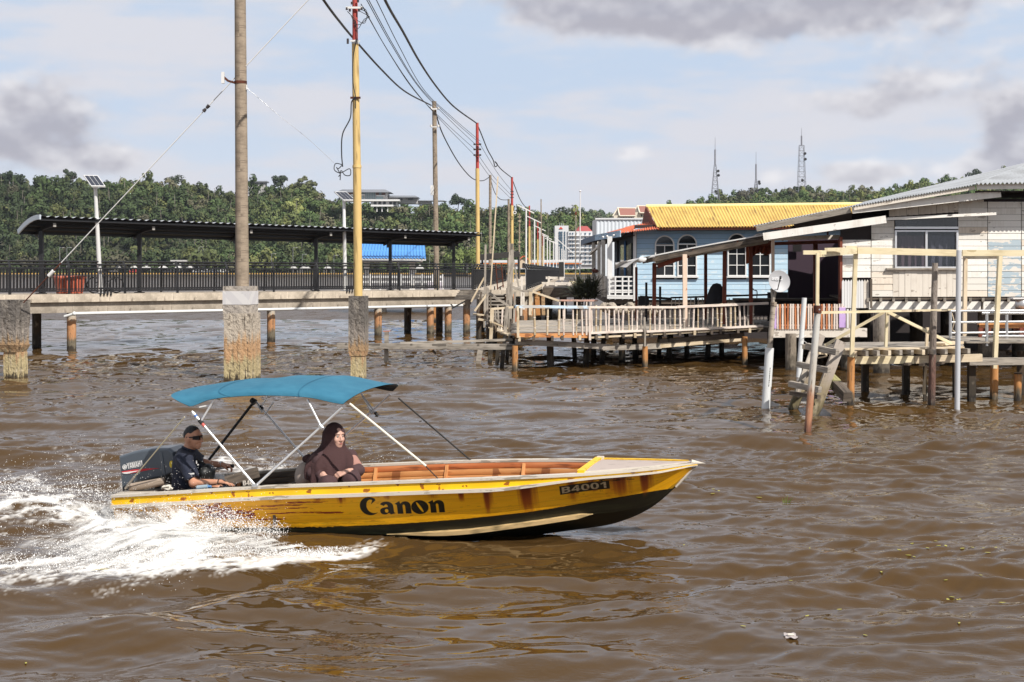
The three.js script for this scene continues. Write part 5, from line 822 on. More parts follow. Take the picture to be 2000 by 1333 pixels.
{ // old platform and white rails beyond
  const d = 78, t = thing('old_platform', 'derelict platform with white and yellow rails in front of the receding walkway', 'platform', P(1095, 575, d));
  part(t, 'deck', quad(P(1060, 562, d - 6), P(1150, 563, d - 6), P(1140, 553, d + 18), P(1070, 552, d + 18), 0.5), M.woodDark);
  for (const [a, b, y, k, m] of [[1058, 1118, 554, 0, M.whiteDirty], [1058, 1116, 562, 0, M.woodPale], [1063, 1110, 565, -1, M.woodNew], [1066, 1102, 543, 10, M.whiteDirty], [1112, 1136, 552, 4, M.woodNew]]) part(t, 'rail', bar(P(a, y, d + k), P(b, y + 0.5, d + k), 0.1, 0.16), m);
  for (const x of [1061, 1069, 1111, 1086]) part(t, 'rail_post', bar(P(x, 566, d), P(x, 552, d), 0.14, 0.14, V(1, 0, 0)), M.whiteDirty); for (const x of [1072, 1098]) part(t, 'rail_post', bar(P(x, 553, d + 10), P(x, 540, d + 10), 0.14, 0.14, V(1, 0, 0)), M.whiteDirty);
  for (const x of [1050, 1072, 1100, 1128]) part(t, 'pile', tideRod(P(x, 600, d - 3).setY(-0.5), P(x, 570, d - 3), 0.2, 0.2, 8), x === 1050 ? M.pileOrange : M.pileDark);
  part(t, 'stump', bar(P(1051, 616, 60), P(1049, 580, 60), 0.25, 0.2, V(1, 0, 0)), M.pileOrange); part(t, 'stump', bar(P(1062, 616, 60), P(1061, 582, 60), 0.16, 0.16, V(1, 0, 0)), M.pileOrange);
  const s = thing('stump_post', 'dark charred post with a pale foot on the derelict platform', 'post', P(1097, 547, 88)); part(s, 'post', bar(P(1097, 540, 88), P(1096, 512, 88), 0.35, 0.3, V(1, 0, 0)), M.blackRough); part(s, 'foot', bar(P(1097, 548, 88), P(1097, 540, 88), 0.28, 0.28, V(1, 0, 0)), M.whiteDirty);
}
{ // spiky dark shrub
  const t = thing('shrub', 'dark spiky shrub at the left foot of the blue house', 'shrub', P(1142, 582, 57)); reseed(1501);
  const g = [], c = P(1142, 585, 57); for (let i = 0; i < 520; i++) { const a = rnd() * 6.283, e = rr(0.15, 1.5), L = rr(0.5, 1.25), b = c.clone().add(V(rr(-0.35, 0.45), rr(0, 0.35), rr(-0.3, 0.3))), dd = V(Math.cos(a) * Math.cos(e), Math.sin(e), Math.sin(a) * Math.cos(e)), m = b.clone().addScaledVector(dd, L * 0.6), tip = b.clone().addScaledVector(dd, L).add(V(0, -0.18 * L, 0)), s = V(-dd.z, 0.2, dd.x).normalize().multiplyScalar(0.022); const gg = new THREE.BufferGeometry(), A = b.clone().add(s), A2 = b.clone().sub(s), Bm = m.clone().add(s), B2 = m.clone().sub(s); gg.setAttribute('position', new THREE.Float32BufferAttribute([A, A2, Bm, A2, B2, Bm, Bm, B2, tip].flatMap(p => p.toArray()), 3)); gg.setAttribute('uv', new THREE.Float32BufferAttribute(new Float32Array(18), 2)); gg.computeVertexNormals(); g.push(gg); }
  part(t, 'leaves', mergeGeometries(g), std({ color: col(0.045, 0.05, 0.025), roughness: 0.7, side: THREE.DoubleSide })).userData.kind = 'stuff';
  for (let i = 0; i < 5; i++) part(t, 'stem', rod(c.clone().add(V(rr(-0.2, 0.2), -0.4, rr(-0.2, 0.2))), c.clone().add(V(rr(-0.3, 0.4), 0.5, rr(-0.2, 0.2))), 0.03, 0.015, 6), M.woodDark);
  const s = P(1158, 527, 57); part(t, 'flower_head', crownGeometry(1507, 60, 0.25, 0.3, 4, 0.05).translate(s.x, s.y - 0.2, s.z), leafOf(0.16, 0.05, 0.035), 'reddish tuft at the top');
  const r = thing('rubble_bank', 'pale rubble footing under the blue house veranda', 'rubble', P(1220, 612, 53)); const rg = []; for (let i = 0; i < 60; i++) { const k = new THREE.IcosahedronGeometry(rr(0.1, 0.22), 0); k.scale(1, 0.8, 1); k.rotateY(rnd() * 6); rg.push(k.translate(...P(rr(1178, 1290), rr(596, 612), rr(52.5, 54)).toArray())); } part(r, 'rock', merge(rg), M.concrete).userData.kind = 'stuff';
}
// ------------------------------------------------------------------ porch beside the white house
{
  const t = thing('porch', 'open porch with a slanting sheet roof on brown posts between the two houses', 'porch', P(1450, 650, 44));
  const top = px => lerp(514, 424, clamp((px - 1206) / (1735 - 1206))) - 6 * Math.sin(Math.PI * clamp((px - 1206) / 529)) , D = px => lerp(41.5, 39.6, (px - 1206) / 529);
  const E = (px, dy = 0, k = 0) => P(px, top(px) + dy, D(px) + k);
  const backY = (px) => EYE - (top(px) - YH) * D(px) / F - 0.05; const Bk = px => V((px - 1000) * (D(px) + 5) / F, backY(px), -(D(px) + 5));
  const roofS = strip((u, v) => { const px = lerp(1206, 1735, u); return E(px).lerp(Bk(px), v).add(V(0, 0.015 * Math.sin(v * 60), 0)); }, 24, 40, [8, 5]);
  part(t, 'roof_sheet', roofS, M.zinc); part(t, 'edge_strip', strip((u, v) => E(lerp(1206, 1500, u), v * 2.4 - 1.2, -0.02), 16, 1, [5, 0.1]), std({ color: col(0.72, 0.71, 0.69), roughness: 0.6, side: THREE.DoubleSide }));
  part(t, 'rafter', bar(E(1255, 7), E(1500, 9), 0.07, 0.13), M.woodDark); part(t, 'rafter', bar(E(1280, 13, 0.8), E(1500, 14, 0.8), 0.06, 0.1), M.woodGrey); for (let i = 0; i < 5; i++) { const px = 1265 + i * 88; part(t, 'purlin', bar(E(px, 3.5, 0.05), Bk(px).add(V(0, -0.07, 0)), 0.06, 0.08), M.brownPost); }
  part(t, 'beam', bar(P(1285, 520, 42), P(1345, 499, 41.6), 0.06, 0.13), M.brownPost); part(t, 'beam', bar(P(1462, 478, 42), P(1700, 470, 41), 0.08, 0.10), M.brownPost);
  part(t, 'fascia_board', bar(P(1491, 462.5, 37.5), P(1731, 428.5, 37.2), 0.04, 0.20), M.whiteBoard); part(t, 'soffit_board', bar(P(1502, 466.5, 40.2), P(1690, 462, 40), 0.04, 0.12), M.whiteDirty);
  part(t, 'crumpled_sheet', strip((u, v) => { const px = lerp(1202, 1280, u); return E(px, -1 + v * lerp(13, 5, u) + 2.2 * Math.sin(u * 17 + v * 3) * v, -0.06 - 0.1 * Math.sin(u * 11 + v * 5)); }, 30, 6), std({ color: col(0.42, 0.41, 0.40), roughness: 0.6, side: THREE.DoubleSide }));
  const ct = new THREE.SphereGeometry(0.085, 12, 8); ct.scale(1.5, 1, 0.5); part(t, 'lamp_disc', ct.translate(...P(1255, 507, 41.2).toArray()), M.white);
  const wh = std({ map: paint(0xe2c8b2, 0xb8704c, 0xeadccc, 881, -0.2), roughness: 0.7 });
  for (const [x0, y0, x1, y1, d, w, m] of [[1278, 655, 1278, 514, 43.4, 0.115, M.brownPost], [1338.5, 648, 1337.5, 497, 40.8, 0.125, wh], [1378.5, 640, 1378.5, 491, 46, 0.1, M.brownPost], [1414.5, 640, 1416, 485, 42, 0.115, M.brownPost], [1467, 636, 1466.5, 476, 41.8, 0.105, M.brownPost], [1510, 592, 1510, 468, 40.2, 0.085, wh], [1243, 640, 1243, 522, 46, 0.08, M.brownPost], [1593, 600, 1593, 470, 42, 0.12, M.brownPost], [1641, 600, 1641, 468, 39.2, 0.08, M.brownPost]]) part(t, 'post', bar(P(x0, y0, d), P(x1, y1, d), w, w, V(1, 0, 0)), m);
  for (const [x, y] of [[1262.5, 552], [1289.5, 560], [1360, 580]]) part(t, 'stub_post', bar(P(x, 640, 45), P(x, y, 45), 0.07, 0.07, V(1, 0, 0)), M.blackRough);
  part(t, 'floor', quad(P(1250, 646, 42), P(1660, 638, 42), P(1650, 618, 50), P(1230, 622, 50), 0.12), M.woodDark);
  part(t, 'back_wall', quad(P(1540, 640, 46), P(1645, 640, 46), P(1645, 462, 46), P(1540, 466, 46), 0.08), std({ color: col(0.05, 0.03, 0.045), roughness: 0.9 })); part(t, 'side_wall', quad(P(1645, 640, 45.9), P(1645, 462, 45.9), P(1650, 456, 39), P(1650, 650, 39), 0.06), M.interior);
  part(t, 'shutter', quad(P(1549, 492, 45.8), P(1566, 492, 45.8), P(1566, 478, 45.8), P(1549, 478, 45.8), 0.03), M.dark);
  // inner picket rail and counter
  part(t, 'counter', boxAt(P(1535, 585, 44), 3.2, 0.06, 1.2), M.woodDark); part(t, 'counter_front', boxAt(P(1535, 602, 43.8), 3.2, 0.5, 0.05), M.interior);
  part(t, 'inner_rail', bar(P(1310, 582, 46), P(1500, 576, 46), 0.06, 0.06), M.blackRough); reseed(1601);
  for (let x = 1312; x < 1500; x += 7.5) part(t, 'inner_picket', bar(P(x, 625, 46), P(x, 583, 46), 0.07, 0.02, V(1, 0, 0)), x < 1370 ? M.bamboo : M.woodGrey);
  for (let x = 1246; x < 1264; x += 3) part(t, 'inner_picket', bar(P(x, 625, 47), P(x, 589, 47), 0.03, 0.02, V(1, 0, 0)), M.bamboo);
  part(t, 'black_rail', bar(P(1250, 580, 46), P(1312, 584, 46), 0.05, 0.08), M.blackRough); part(t, 'black_block', boxAt(P(1257, 588, 45.8), 0.34, 0.3, 0.3), M.blackRough);
  const cl = thing('hanging_cloth', 'rust-orange cloth bunched under the porch roof beside the window', 'cloth', P(1485, 500, 42.5));
  const cloth = std({ color: col(0.36, 0.085, 0.035), roughness: 0.95, side: THREE.DoubleSide });
  part(cl, 'cloth', strip((u, v) => P(lerp(1457, 1508, u), lerp(470 - 6 * u, lerp(515, 492, sst(0.0, 0.35, u)) + 7 * Math.abs(Math.sin(u * 6)), v), 42.2 + 0.14 * Math.sin(u * 22 + v * 3)), 40, 10), cloth); part(cl, 'rope', cable([P(1450, 474, 42.2), P(1480, 478, 42.2), P(1508, 469, 42.2)], 0.015, 20, 5), M.woodPale);
  const dc = thing('draped_chair', 'tall shape under a black cloth on the porch', 'covered chair', P(1398, 592, 43.5));
  const pr = new THREE.LatheGeometry([[0.34, 0], [0.33, 0.1], [0.27, 0.35], [0.2, 0.55], [0.12, 0.66], [0.0, 0.69]].map(p => new THREE.Vector2(...p)), 20); { const p = pr.attributes.position; for (let i = 0; i < p.count; i++) { const a = Math.atan2(p.getZ(i), p.getX(i)), k = 1 + 0.12 * Math.sin(a * 7) * (1 - p.getY(i) / 0.7); p.setX(i, p.getX(i) * k + 0.05 * p.getY(i)); p.setZ(i, p.getZ(i) * k * 0.7); } pr.computeVertexNormals(); } const pc = P(1398, 596, 43.5); part(dc, 'cloth', pr.translate(pc.x, pc.y, pc.z), std({ color: col(0.025, 0.025, 0.03), roughness: 0.95, side: THREE.DoubleSide })); part(dc, 'chair_leg', merge([bar(P(1391, 640, 43.5), P(1392, 560, 43.5), 0.05, 0.05, V(1, 0, 0)), bar(P(1404, 640, 43.5), P(1404, 580, 43.5), 0.05, 0.05, V(1, 0, 0))]), M.brownPost);
  const tp = thing('standpipe', 'bent dark water tap against the blue wall', 'tap', P(1477, 577, 46)); part(tp, 'pipe', cable([P(1478, 590, 46), P(1478, 568, 46), P(1473, 567, 46), P(1471, 564, 46)], 0.018, 20, 6), M.blackRough);
}
// ------------------------------------------------------------------ white house
{
  const d = 38, q = (x, y, k = 0) => P(x, y, d + k), t = thing('white_house', 'white weatherboard house with a grey corrugated roof on concrete piles', 'house', q(1820, 600).setY(0)); reseed(1701);
  const topLine = px => px < 1703 ? 463 : px < 1912 ? lerp(440, 388, (px - 1703) / 209) : 388;
  part(t, 'wall_core', merge([boxAt(V((q(1645, 0).x + q(1749, 0).x) / 2, q(0, 510).y, -d - 0.14), q(1749, 0).x - q(1645, 0).x, 2.0, 0.12), boxAt(V((q(1749, 0).x + q(1872, 0).x) / 2, q(0, 555).y, -d - 0.14), q(1872, 0).x - q(1749, 0).x, 0.75, 0.12), boxAt(V((q(1872, 0).x + q(2120, 0).x) / 2, q(0, 485).y, -d - 0.14), q(2120, 0).x - q(1872, 0).x, 2.75, 0.12), boxAt(V((q(1749, 0).x + q(1872, 0).x) / 2, q(0, 412).y, -d - 0.14), q(1872, 0).x - q(1749, 0).x, 0.36, 0.12)]), M.interior);
  for (const [x0, x1, mat] of [[1643, 1702, M.whiteBoard], [1703, 1748, M.whiteBoard], [1873, 1930, M.whiteBoard], [1931, 1996, M.whiteBlue], [1997, 2060, M.whiteBoard], [2061, 2120, M.whiteBoard]])
    for (let y = 580; y > 386; y -= 12.4) {
      let a = x0, b = x1; const y1 = y - 12.4; if (x0 < 1870) { if (y1 < topLine((x0 + x1) / 2) - 4) continue; } else if (y1 < 388) continue;
      if (x0 === 1643 && y > 545) continue;
      const A = q(a + 0.25, y), C = q(b - 0.25, y1), g = box(C.x - A.x, (C.y - A.y) * 0.955, 0.024); g.rotateX(-0.05 + rr(-0.01, 0.01));
      part(t, 'board', g.translate((A.x + C.x) / 2, (A.y + C.y) / 2, -d - 0.04 + rr(-0.005, 0.005)), mat === M.whiteBlue && y > 480 ? mat : [M.whiteBoard, M.whiteBoard, M.whiteBoard2, M.whiteBoard3][Math.floor(rnd() * 4)]);
    }
  // short upright boards under the eaves over the window
  for (let i = 0; i < 16; i++) { const x = 1738 + i * 11.6, yt = lerp(408, 390, i / 15), A = q(x, lerp(423, 411, i / 15)), C = q(x + 11.1, yt); part(t, 'board', box(C.x - A.x, C.y - A.y, 0.02).translate((A.x + C.x) / 2, (A.y + C.y) / 2, -d - 0.05 + rr(-0.01, 0.01)), M.whiteDirty); }
  // upright boards below the window
  for (let i = 0; i < 11; i++) { const x = 1745 + i * 11.7, A = q(x, 580), C = q(x + 11.3, 527); part(t, 'board', box(C.x - A.x, C.y - A.y, 0.022).translate((A.x + C.x) / 2, (A.y + C.y) / 2, -d - 0.02 + rr(-0.008, 0.008)), M.whiteDirty); }
  // window
  const wf = part(t, 'window', merge([[1749, 450, 1872, 453], [1749, 521, 1872, 524], [1748, 450, 1751.5, 524], [1807.5, 450, 1811.5, 524], [1868, 450, 1872, 524], [1748, 443, 1872, 447.5]].map(([a, b, c, e], i) => { const A = q(a, e), C = q(c, b); return boxAt(V((A.x + C.x) / 2, (A.y + C.y) / 2, -d + 0.0 + (i > 1 ? 0.004 : 0)), C.x - A.x, C.y - A.y, 0.07); })), M.alu);
  for (const [a, b, c, e] of [[1751.5, 453, 1807.5, 521], [1811.5, 453, 1868, 521], [1750, 424, 1872, 443]]) { const A = q(a, e), C = q(c, b); part(wf, 'pane', boxAt(V((A.x + C.x) / 2, (A.y + C.y) / 2, -d - 0.04), C.x - A.x, C.y - A.y, 0.01), new THREE.MeshPhysicalMaterial({ color: 0xffffff, transmission: 1, thickness: 0, roughness: 0.03, ior: 1.5 })); }
  part(wf, 'sill', boxAt(q(1802, 525.5), 2.0, 0.045, 0.16), M.woodGrey);
  part(t, 'curtain', strip((u, v) => q(lerp(1752, 1806, u), lerp(460, 521, v), 0.22 + 0.05 * Math.sin(u * 26) * (0.3 + v)), 60, 8), std({ color: col(0.05, 0.03, 0.042), roughness: 0.95, side: THREE.DoubleSide })); part(t, 'curtain', strip((u, v) => q(lerp(1812, 1867, u), lerp(460, 521, v), 0.22 + 0.05 * Math.sin(u * 24 + 1) * (0.3 + v)), 60, 8), std({ color: col(0.035, 0.035, 0.052), roughness: 0.95, side: THREE.DoubleSide }));
  part(t, 'room_back', boxAt(q(1810, 482, 3.5), 2.6, 1.9, 0.05), M.dark); part(t, 'room_side', boxAt(q(1740, 482, 1.9), 0.05, 1.9, 3.2), M.dark); part(t, 'room_side', boxAt(q(1880, 482, 1.9), 0.05, 1.9, 3.2), M.dark); part(t, 'room_ceiling', boxAt(q(1810, 415, 1.9), 2.6, 0.05, 3.4), M.dark);
  // roof: left slope, front slope, flashing
  part(t, 'roof_sheet', corrugated(q(1905, 361, -0.9), q(1662, 404, -0.7), q(1690, 395, 5.2), q(2040, 310, 5.2), 46, 0.024), M.zinc);
  part(t, 'roof_sheet', corrugated(q(1906, 359.5, -0.95), q(2160, 354, -0.95), q(2160, 302, 3.2), q(2042, 309, 4.6), 30, 0.028), M.zinc);
  part(t, 'flashing', strip((u, v) => q(lerp(1900, 2041, u) + v * 9, lerp(360.5, 308.5, u) - 0.6, lerp(-0.96, 4.7, u) - 0.05), 8, 1), M.alu);
  part(t, 'eave_board', bar(q(1908, 365.5, -0.8), q(2160, 361, -0.8), 0.04, 0.14), M.whiteBoard); part(t, 'eave_board', bar(q(1905, 366.5, -0.82), q(1668, 407.5, -0.66), 0.04, 0.1), M.whiteDirty);
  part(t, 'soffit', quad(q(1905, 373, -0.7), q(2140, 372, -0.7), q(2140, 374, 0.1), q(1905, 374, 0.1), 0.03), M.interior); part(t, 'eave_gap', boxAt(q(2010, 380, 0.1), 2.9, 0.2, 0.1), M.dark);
  part(t, 'barge_board', bar(q(1665, 410.5, -0.6), q(1955, 378.5, -0.6), 0.05, 0.19), M.whiteBoard, 'long white slanting barge board');
  part(t, 'batten', bar(q(1731, 428, -0.35), q(1946, 417.5, -0.35), 0.05, 0.075), M.whiteBoard); part(t, 'eave_shade_sheet', quad(q(1545, 442, 0.9), q(1745, 400, 0.9), q(1745, 436, 0.9), q(1545, 458, 0.9), 0.03), M.dark);  // last quad: near-black sheet painting the shade in the gap under the roof
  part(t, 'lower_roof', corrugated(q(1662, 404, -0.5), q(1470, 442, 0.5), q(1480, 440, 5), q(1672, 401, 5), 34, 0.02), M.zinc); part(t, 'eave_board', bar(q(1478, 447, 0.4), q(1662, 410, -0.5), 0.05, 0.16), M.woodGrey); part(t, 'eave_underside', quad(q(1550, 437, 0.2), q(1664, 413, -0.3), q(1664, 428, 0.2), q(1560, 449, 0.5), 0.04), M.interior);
  // floor joists, white beam, piles
  part(t, 'floor', quad(q(1643, 582, -0.02), q(2130, 582, -0.02), q(2060, 576, 8), q(1620, 576, 8), 0.05), M.woodDark);
  for (let i = 0; i < 17; i++) part(t, 'joist', bar(q(1696 + i * 25, 586, -0.28), q(1696 + i * 25 - 8, 583, 6), 0.07, 0.11), M.woodGrey);
  for (const [a, b] of [[1697, 1782], [1783, 1915], [1920, 1997], [1998, 2120]]) part(t, 'beam', bar(q(a, 597, 0.05), q(b, 597, 0.05), 0.12, 0.22), M.whiteBoard);
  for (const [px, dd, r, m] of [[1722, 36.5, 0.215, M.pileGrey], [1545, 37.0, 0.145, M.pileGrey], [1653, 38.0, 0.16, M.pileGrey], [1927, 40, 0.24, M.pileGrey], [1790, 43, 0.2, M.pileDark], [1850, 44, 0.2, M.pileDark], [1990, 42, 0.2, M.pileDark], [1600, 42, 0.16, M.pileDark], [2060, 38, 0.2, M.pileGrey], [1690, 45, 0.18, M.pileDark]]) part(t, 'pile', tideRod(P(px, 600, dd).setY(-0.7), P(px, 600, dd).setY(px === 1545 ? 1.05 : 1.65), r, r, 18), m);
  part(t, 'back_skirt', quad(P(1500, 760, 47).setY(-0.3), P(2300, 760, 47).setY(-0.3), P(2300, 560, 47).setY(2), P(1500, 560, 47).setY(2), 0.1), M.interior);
  // white gate of pointed pickets by the door, and the landing below it
  for (let i = 0; i < 10; i++) { const x = 1647 + i * 5.3, s = new THREE.Shape([[-0.033, 0], [0.033, 0], [0.033, 0.72], [0, 0.78], [-0.033, 0.72]].map(p => new THREE.Vector2(...p))), b = P(x, 602, 37.8); part(t, 'picket', new THREE.ExtrudeGeometry(s, { depth: 0.02, bevelEnabled: false }).translate(b.x, b.y, b.z), i > 7 ? M.whiteDirty : M.white); }
  part(t, 'door_frame', bar(q(1643, 592), q(1643, 463), 0.07, 0.07, V(1, 0, 0)), M.brownPost); part(t, 'gate_post', bar(P(1702, 602, 37.7), P(1702, 545, 37.7), 0.05, 0.05, V(1, 0, 0)), M.woodDark);
}
{
  const d = 37.3, t = thing('picket_landing', 'landing with rust-stained white pickets between the porch and the white house', 'landing', P(1590, 660, d)); reseed(1801);
  part(t, 'beam', bar(P(1503, 651, d), P(1693, 650, d), 0.12, 0.24), M.whiteDirty); part(t, 'floor', quad(P(1503, 646, d), P(1693, 645, d), P(1680, 634, 41), P(1510, 635, 41), 0.06), M.woodDark);
  for (let i = 0; i < 26; i++) { const x = 1519 + i * 5.05; if (Math.abs(x - 1650) < 4) continue; part(t, 'picket', bar(P(x, 643.5, d - 0.08), P(x + rr(-0.6, 0.6), 594 + rr(-0.6, 0.6), d - 0.08), 0.045, 0.025, V(0, 0, 1)), [M.bamboo, M.bambooRust, M.bamboo, M.bambooRust, M.bambooRust][Math.floor(rnd() * 5)]); }
  for (const y of [600, 636]) part(t, 'rail', bar(P(1512, y, d - 0.04), P(1650, y, d - 0.04), 0.05, 0.05), M.bamboo);
  const purple = std({ map: paint(0xc3a3d8, 0x9a80b0, 0xd4c0e0, 891, 0.3), roughness: 0.8 }); part(t, 'post', bar(P(1514, 642, d - 0.1), P(1514, 601, d - 0.1), 0.12, 0.05, V(1, 0, 0)), purple, 'pale purple post'); part(t, 'post', bar(P(1645.5, 640, d - 0.1), P(1645.5, 601, d - 0.1), 0.17, 0.05, V(0, 0, 1)), purple, 'pale purple post');
  for (const x of [1656, 1663, 1671]) part(t, 'picket', bar(P(x, 641, d - 0.06), P(x, 604, d - 0.06), 0.05, 0.03, V(0, 0, 1)), M.white);
}
// ------------------------------------------------------------------ poles and timber frame standing in the water before the white house
{
  let t = thing('pvc_post', 'white plastic sleeve post with a grey pipe holding the satellite dish', 'post', P(1496, 803, 27).setY(0));
  part(t, 'sleeve', rod(P(1495, 815, 27), P(1503.5, 680, 27), 0.085, 0.085, 16), M.pvc); part(t, 'pipe', rod(P(1503.5, 682, 27), P(1511, 598, 27), 0.052, 0.05, 14), M.concrete); part(t, 'pipe_cap', rod(P(1511, 598, 27), P(1511.5, 590, 27), 0.062, 0.06, 14), M.concretePole); reseed(1901);
  for (let i = 0; i < 11; i++) { const p = P(1505 - i * 0.28, 720 + i * 3.4, 26.9), g = box(0.014, rr(0.012, 0.026), 0.006); part(t, 'print_mark', g.translate(p.x, p.y, -27 + 0.0845), M.blackRough); }
  t = thing('satellite_dish', 'round grey satellite dish with a short dark feed arm', 'satellite dish', P(1511, 590, 27));
  const pr = []; for (let i = 0; i <= 8; i++) { const r = 0.215 * i / 8; pr.push(new THREE.Vector2(r, 0.9 * r * r)); } pr.push(new THREE.Vector2(0.221, 0.045), new THREE.Vector2(0.214, 0.03)); const g = new THREE.LatheGeometry(pr, 36), cc = P(1521, 550.5, 27), dir = V(0.18, 0.22, 1).normalize(), qn = new THREE.Quaternion().setFromUnitVectors(V(0, 1, 0), dir); part(t, 'dish', g.applyQuaternion(qn).translate(cc.x, cc.y, cc.z), std({ color: col(0.40, 0.40, 0.41), roughness: 0.5, side: THREE.DoubleSide }));
  const tg = new TextGeometry('astro', { font, size: 0.065, depth: 0.003, curveSegments: 3 }); tg.computeBoundingBox(); tg.translate(-0.15, -0.0, 0.012); part(t, 'lettering', tg.applyQuaternion(new THREE.Quaternion().setFromUnitVectors(V(0, 0, 1), dir)).translate(cc.x, cc.y + 0.03, cc.z + 0.015), std({ color: col(0.68, 0.68, 0.68), roughness: 0.5 }));
  part(t, 'feed_arm', rod(P(1519, 567, 26.95), P(1524.5, 543, 26.68), 0.010, 0.010, 8), M.blackRough); part(t, 'feed_horn', rod(P(1524.5, 545, 26.68), P(1525, 540, 26.7), 0.024, 0.02, 8), M.blackRough); part(t, 'mast', rod(P(1511, 592, 27), P(1507.5, 564, 27.05), 0.03, 0.03, 10), M.woodGrey); part(t, 'mount', bar(P(1511, 585, 27), P(1518, 558, 27.03), 0.04, 0.05), M.woodGrey);
  t = thing('pvc_post', 'leaning white plastic pipe post behind the wooden ladder', 'post', P(1561, 728, 35).setY(0)); part(t, 'pipe', rod(P(1560, 740, 35), P(1571.5, 582, 35), 0.065, 0.062, 14), M.pvc); part(t, 'wire_tie', cable([P(1575, 655, 34.9), P(1567, 662, 34.85), P(1578, 672, 34.9)], 0.008, 16, 5), M.white);
  const sm = std({ map: tide(0xc4c2bc, 0xbdb6aa, 0xac7a5c, 0x7a5240, 0x3c3028, 231, [0.06, 0.25, 0.75, 1.4, 0.25]), roughness: 0.6 });
  t = thing('steel_post', 'slanting steel pipe with a rusty foot standing nearest in the water', 'post', P(1577, 850, 23).setY(0)); part(t, 'pipe', tideRod(P(1574, 890, 23), P(1597, 612, 23), 0.062, 0.056, 16), sm); part(t, 'cap', rod(P(1597, 612, 23), P(1597.5, 597, 23), 0.068, 0.068, 14), M.rust); part(t, 'bolt', rod(P(1601, 605, 22.9), P(1601, 605, 22.85), 0.014, 0.014, 8), M.steel);
  const wd = 27.2;
  t = thing('timber_frame', 'new pale timber frame over the landing stage in front of the white house', 'timber frame', P(1750, 700, wd));
  part(t, 'post', bar(P(1596.5, 598, 23), P(1597.5, 495, 23), 0.07, 0.05, V(1, 0, 0)), M.woodNew);
  part(t, 'post', bar(P(1664, 698, wd + 0.1), P(1672, 484, wd + 0.1), 0.085, 0.075, V(1, 0, 0)), M.woodNew); part(t, 'post', bar(P(1884, 668, 31), P(1886, 500, 31), 0.09, 0.08, V(1, 0, 0)), M.woodPale); part(t, 'post', bar(P(1943, 720, 28.6), P(1954, 495, 28.6), 0.11, 0.08, V(1, 0, 0)), M.woodNew);
  part(t, 'beam', bar(P(1675.5, 489.5, wd), P(1869, 494.5, wd), 0.05, 0.13), M.woodNew); part(t, 'beam', bar(P(1880, 494.5, wd + 0.2), P(2060, 494.5, wd + 0.2), 0.05, 0.12), M.woodNew); part(t, 'beam', bar(P(1569, 493.5, 23.2), P(1614, 493.5, 23.2), 0.05, 0.07), M.woodNew); part(t, 'beam', bar(P(1600, 496.5, 23), P(1672, 491, wd), 0.05, 0.1), M.woodNew); part(t, 'beam', bar(P(1614, 488, 23.3), P(1652, 487, 25), 0.05, 0.06), M.woodNew); part(t, 'block', boxAt(P(1663, 486, wd - 0.1), 0.22, 0.11, 0.06), M.woodNew); part(t, 'beam', bar(P(1884, 502, 31), P(1950, 502, 28.7), 0.05, 0.08), M.woodPale);
  part(t, 'rail', bar(P(1603, 611, 23.1), P(1760, 607.5, wd + 0.1), 0.03, 0.045), M.woodNew); part(t, 'rail', bar(P(1760.5, 607.5, wd + 0.1), P(1884, 605.5, 30.9), 0.03, 0.045), M.woodPale); part(t, 'rail', bar(P(1792, 606.5, wd + 0.06), P(1860, 605.2, wd + 0.06), 0.03, 0.03), M.woodNew);
  part(t, 'brace', bar(P(1727, 610, wd + 0.2), P(1612, 675, wd + 0.6), 0.04, 0.06), M.woodNew); part(t, 'brace', bar(P(1735, 610, wd + 0.2), P(1858, 671, wd + 0.6), 0.04, 0.06), M.woodNew); part(t, 'post', bar(P(1730.5, 678, wd + 0.25), P(1733, 609, wd + 0.25), 0.085, 0.05, V(1, 0, 0)), M.woodNew);
  t = thing('round_post', 'weathered grey tree-trunk post standing before the big window', 'post', P(1822, 795, 27.6).setY(0)); part(t, 'trunk', tideRod(P(1819, 815, 27.6), P(1827, 514, 27.6), 0.075, 0.058, 14), std({ map: tide(0x8f857c, 0x7b6f66, 0x6e5248, 0x54443c, 0x2f2823, 233, [0.1, 0.3, 1.1, 1.7, 0.3]), roughness: 0.9, bumpMap: rep(roughTex, 2, 6), bumpScale: 0.02 }));
  t = thing('steel_post', 'straight pale galvanised post right of the big window', 'post', P(1871, 801, 27).setY(0)); part(t, 'pipe', rod(P(1870, 815, 27), P(1873.5, 489, 27), 0.052, 0.05, 16), std({ color: col(0.58, 0.59, 0.61), roughness: 0.4, metalness: 0.2 }));
  for (const [px, yt, dd, r, m, lab] of [[1661, 696, 27.5, 0.075, M.pileOrange, 'rust-stained pile under the left end of the landing stage'], [1941, 709, 28.8, 0.085, M.pileOrange, 'orange-stained pile under the right timber post'], [1987, 730, 28.6, 0.08, M.pileOrange, 'short broken-topped stump at the right edge']]) { const p = thing('pile', lab, 'pile', P(px, 700, dd).setY(0)); part(p, 'shaft', tideRod(P(px, 700, dd).setY(-0.5), P(px + 2, yt, dd), r, r * 0.96, 14), m); part(p, 'head', tideRod(P(px + 2, yt + 1, dd), P(px + 2, yt - 2, dd), r * 1.08, r * 1.02, 14), M.pileDark); }
}
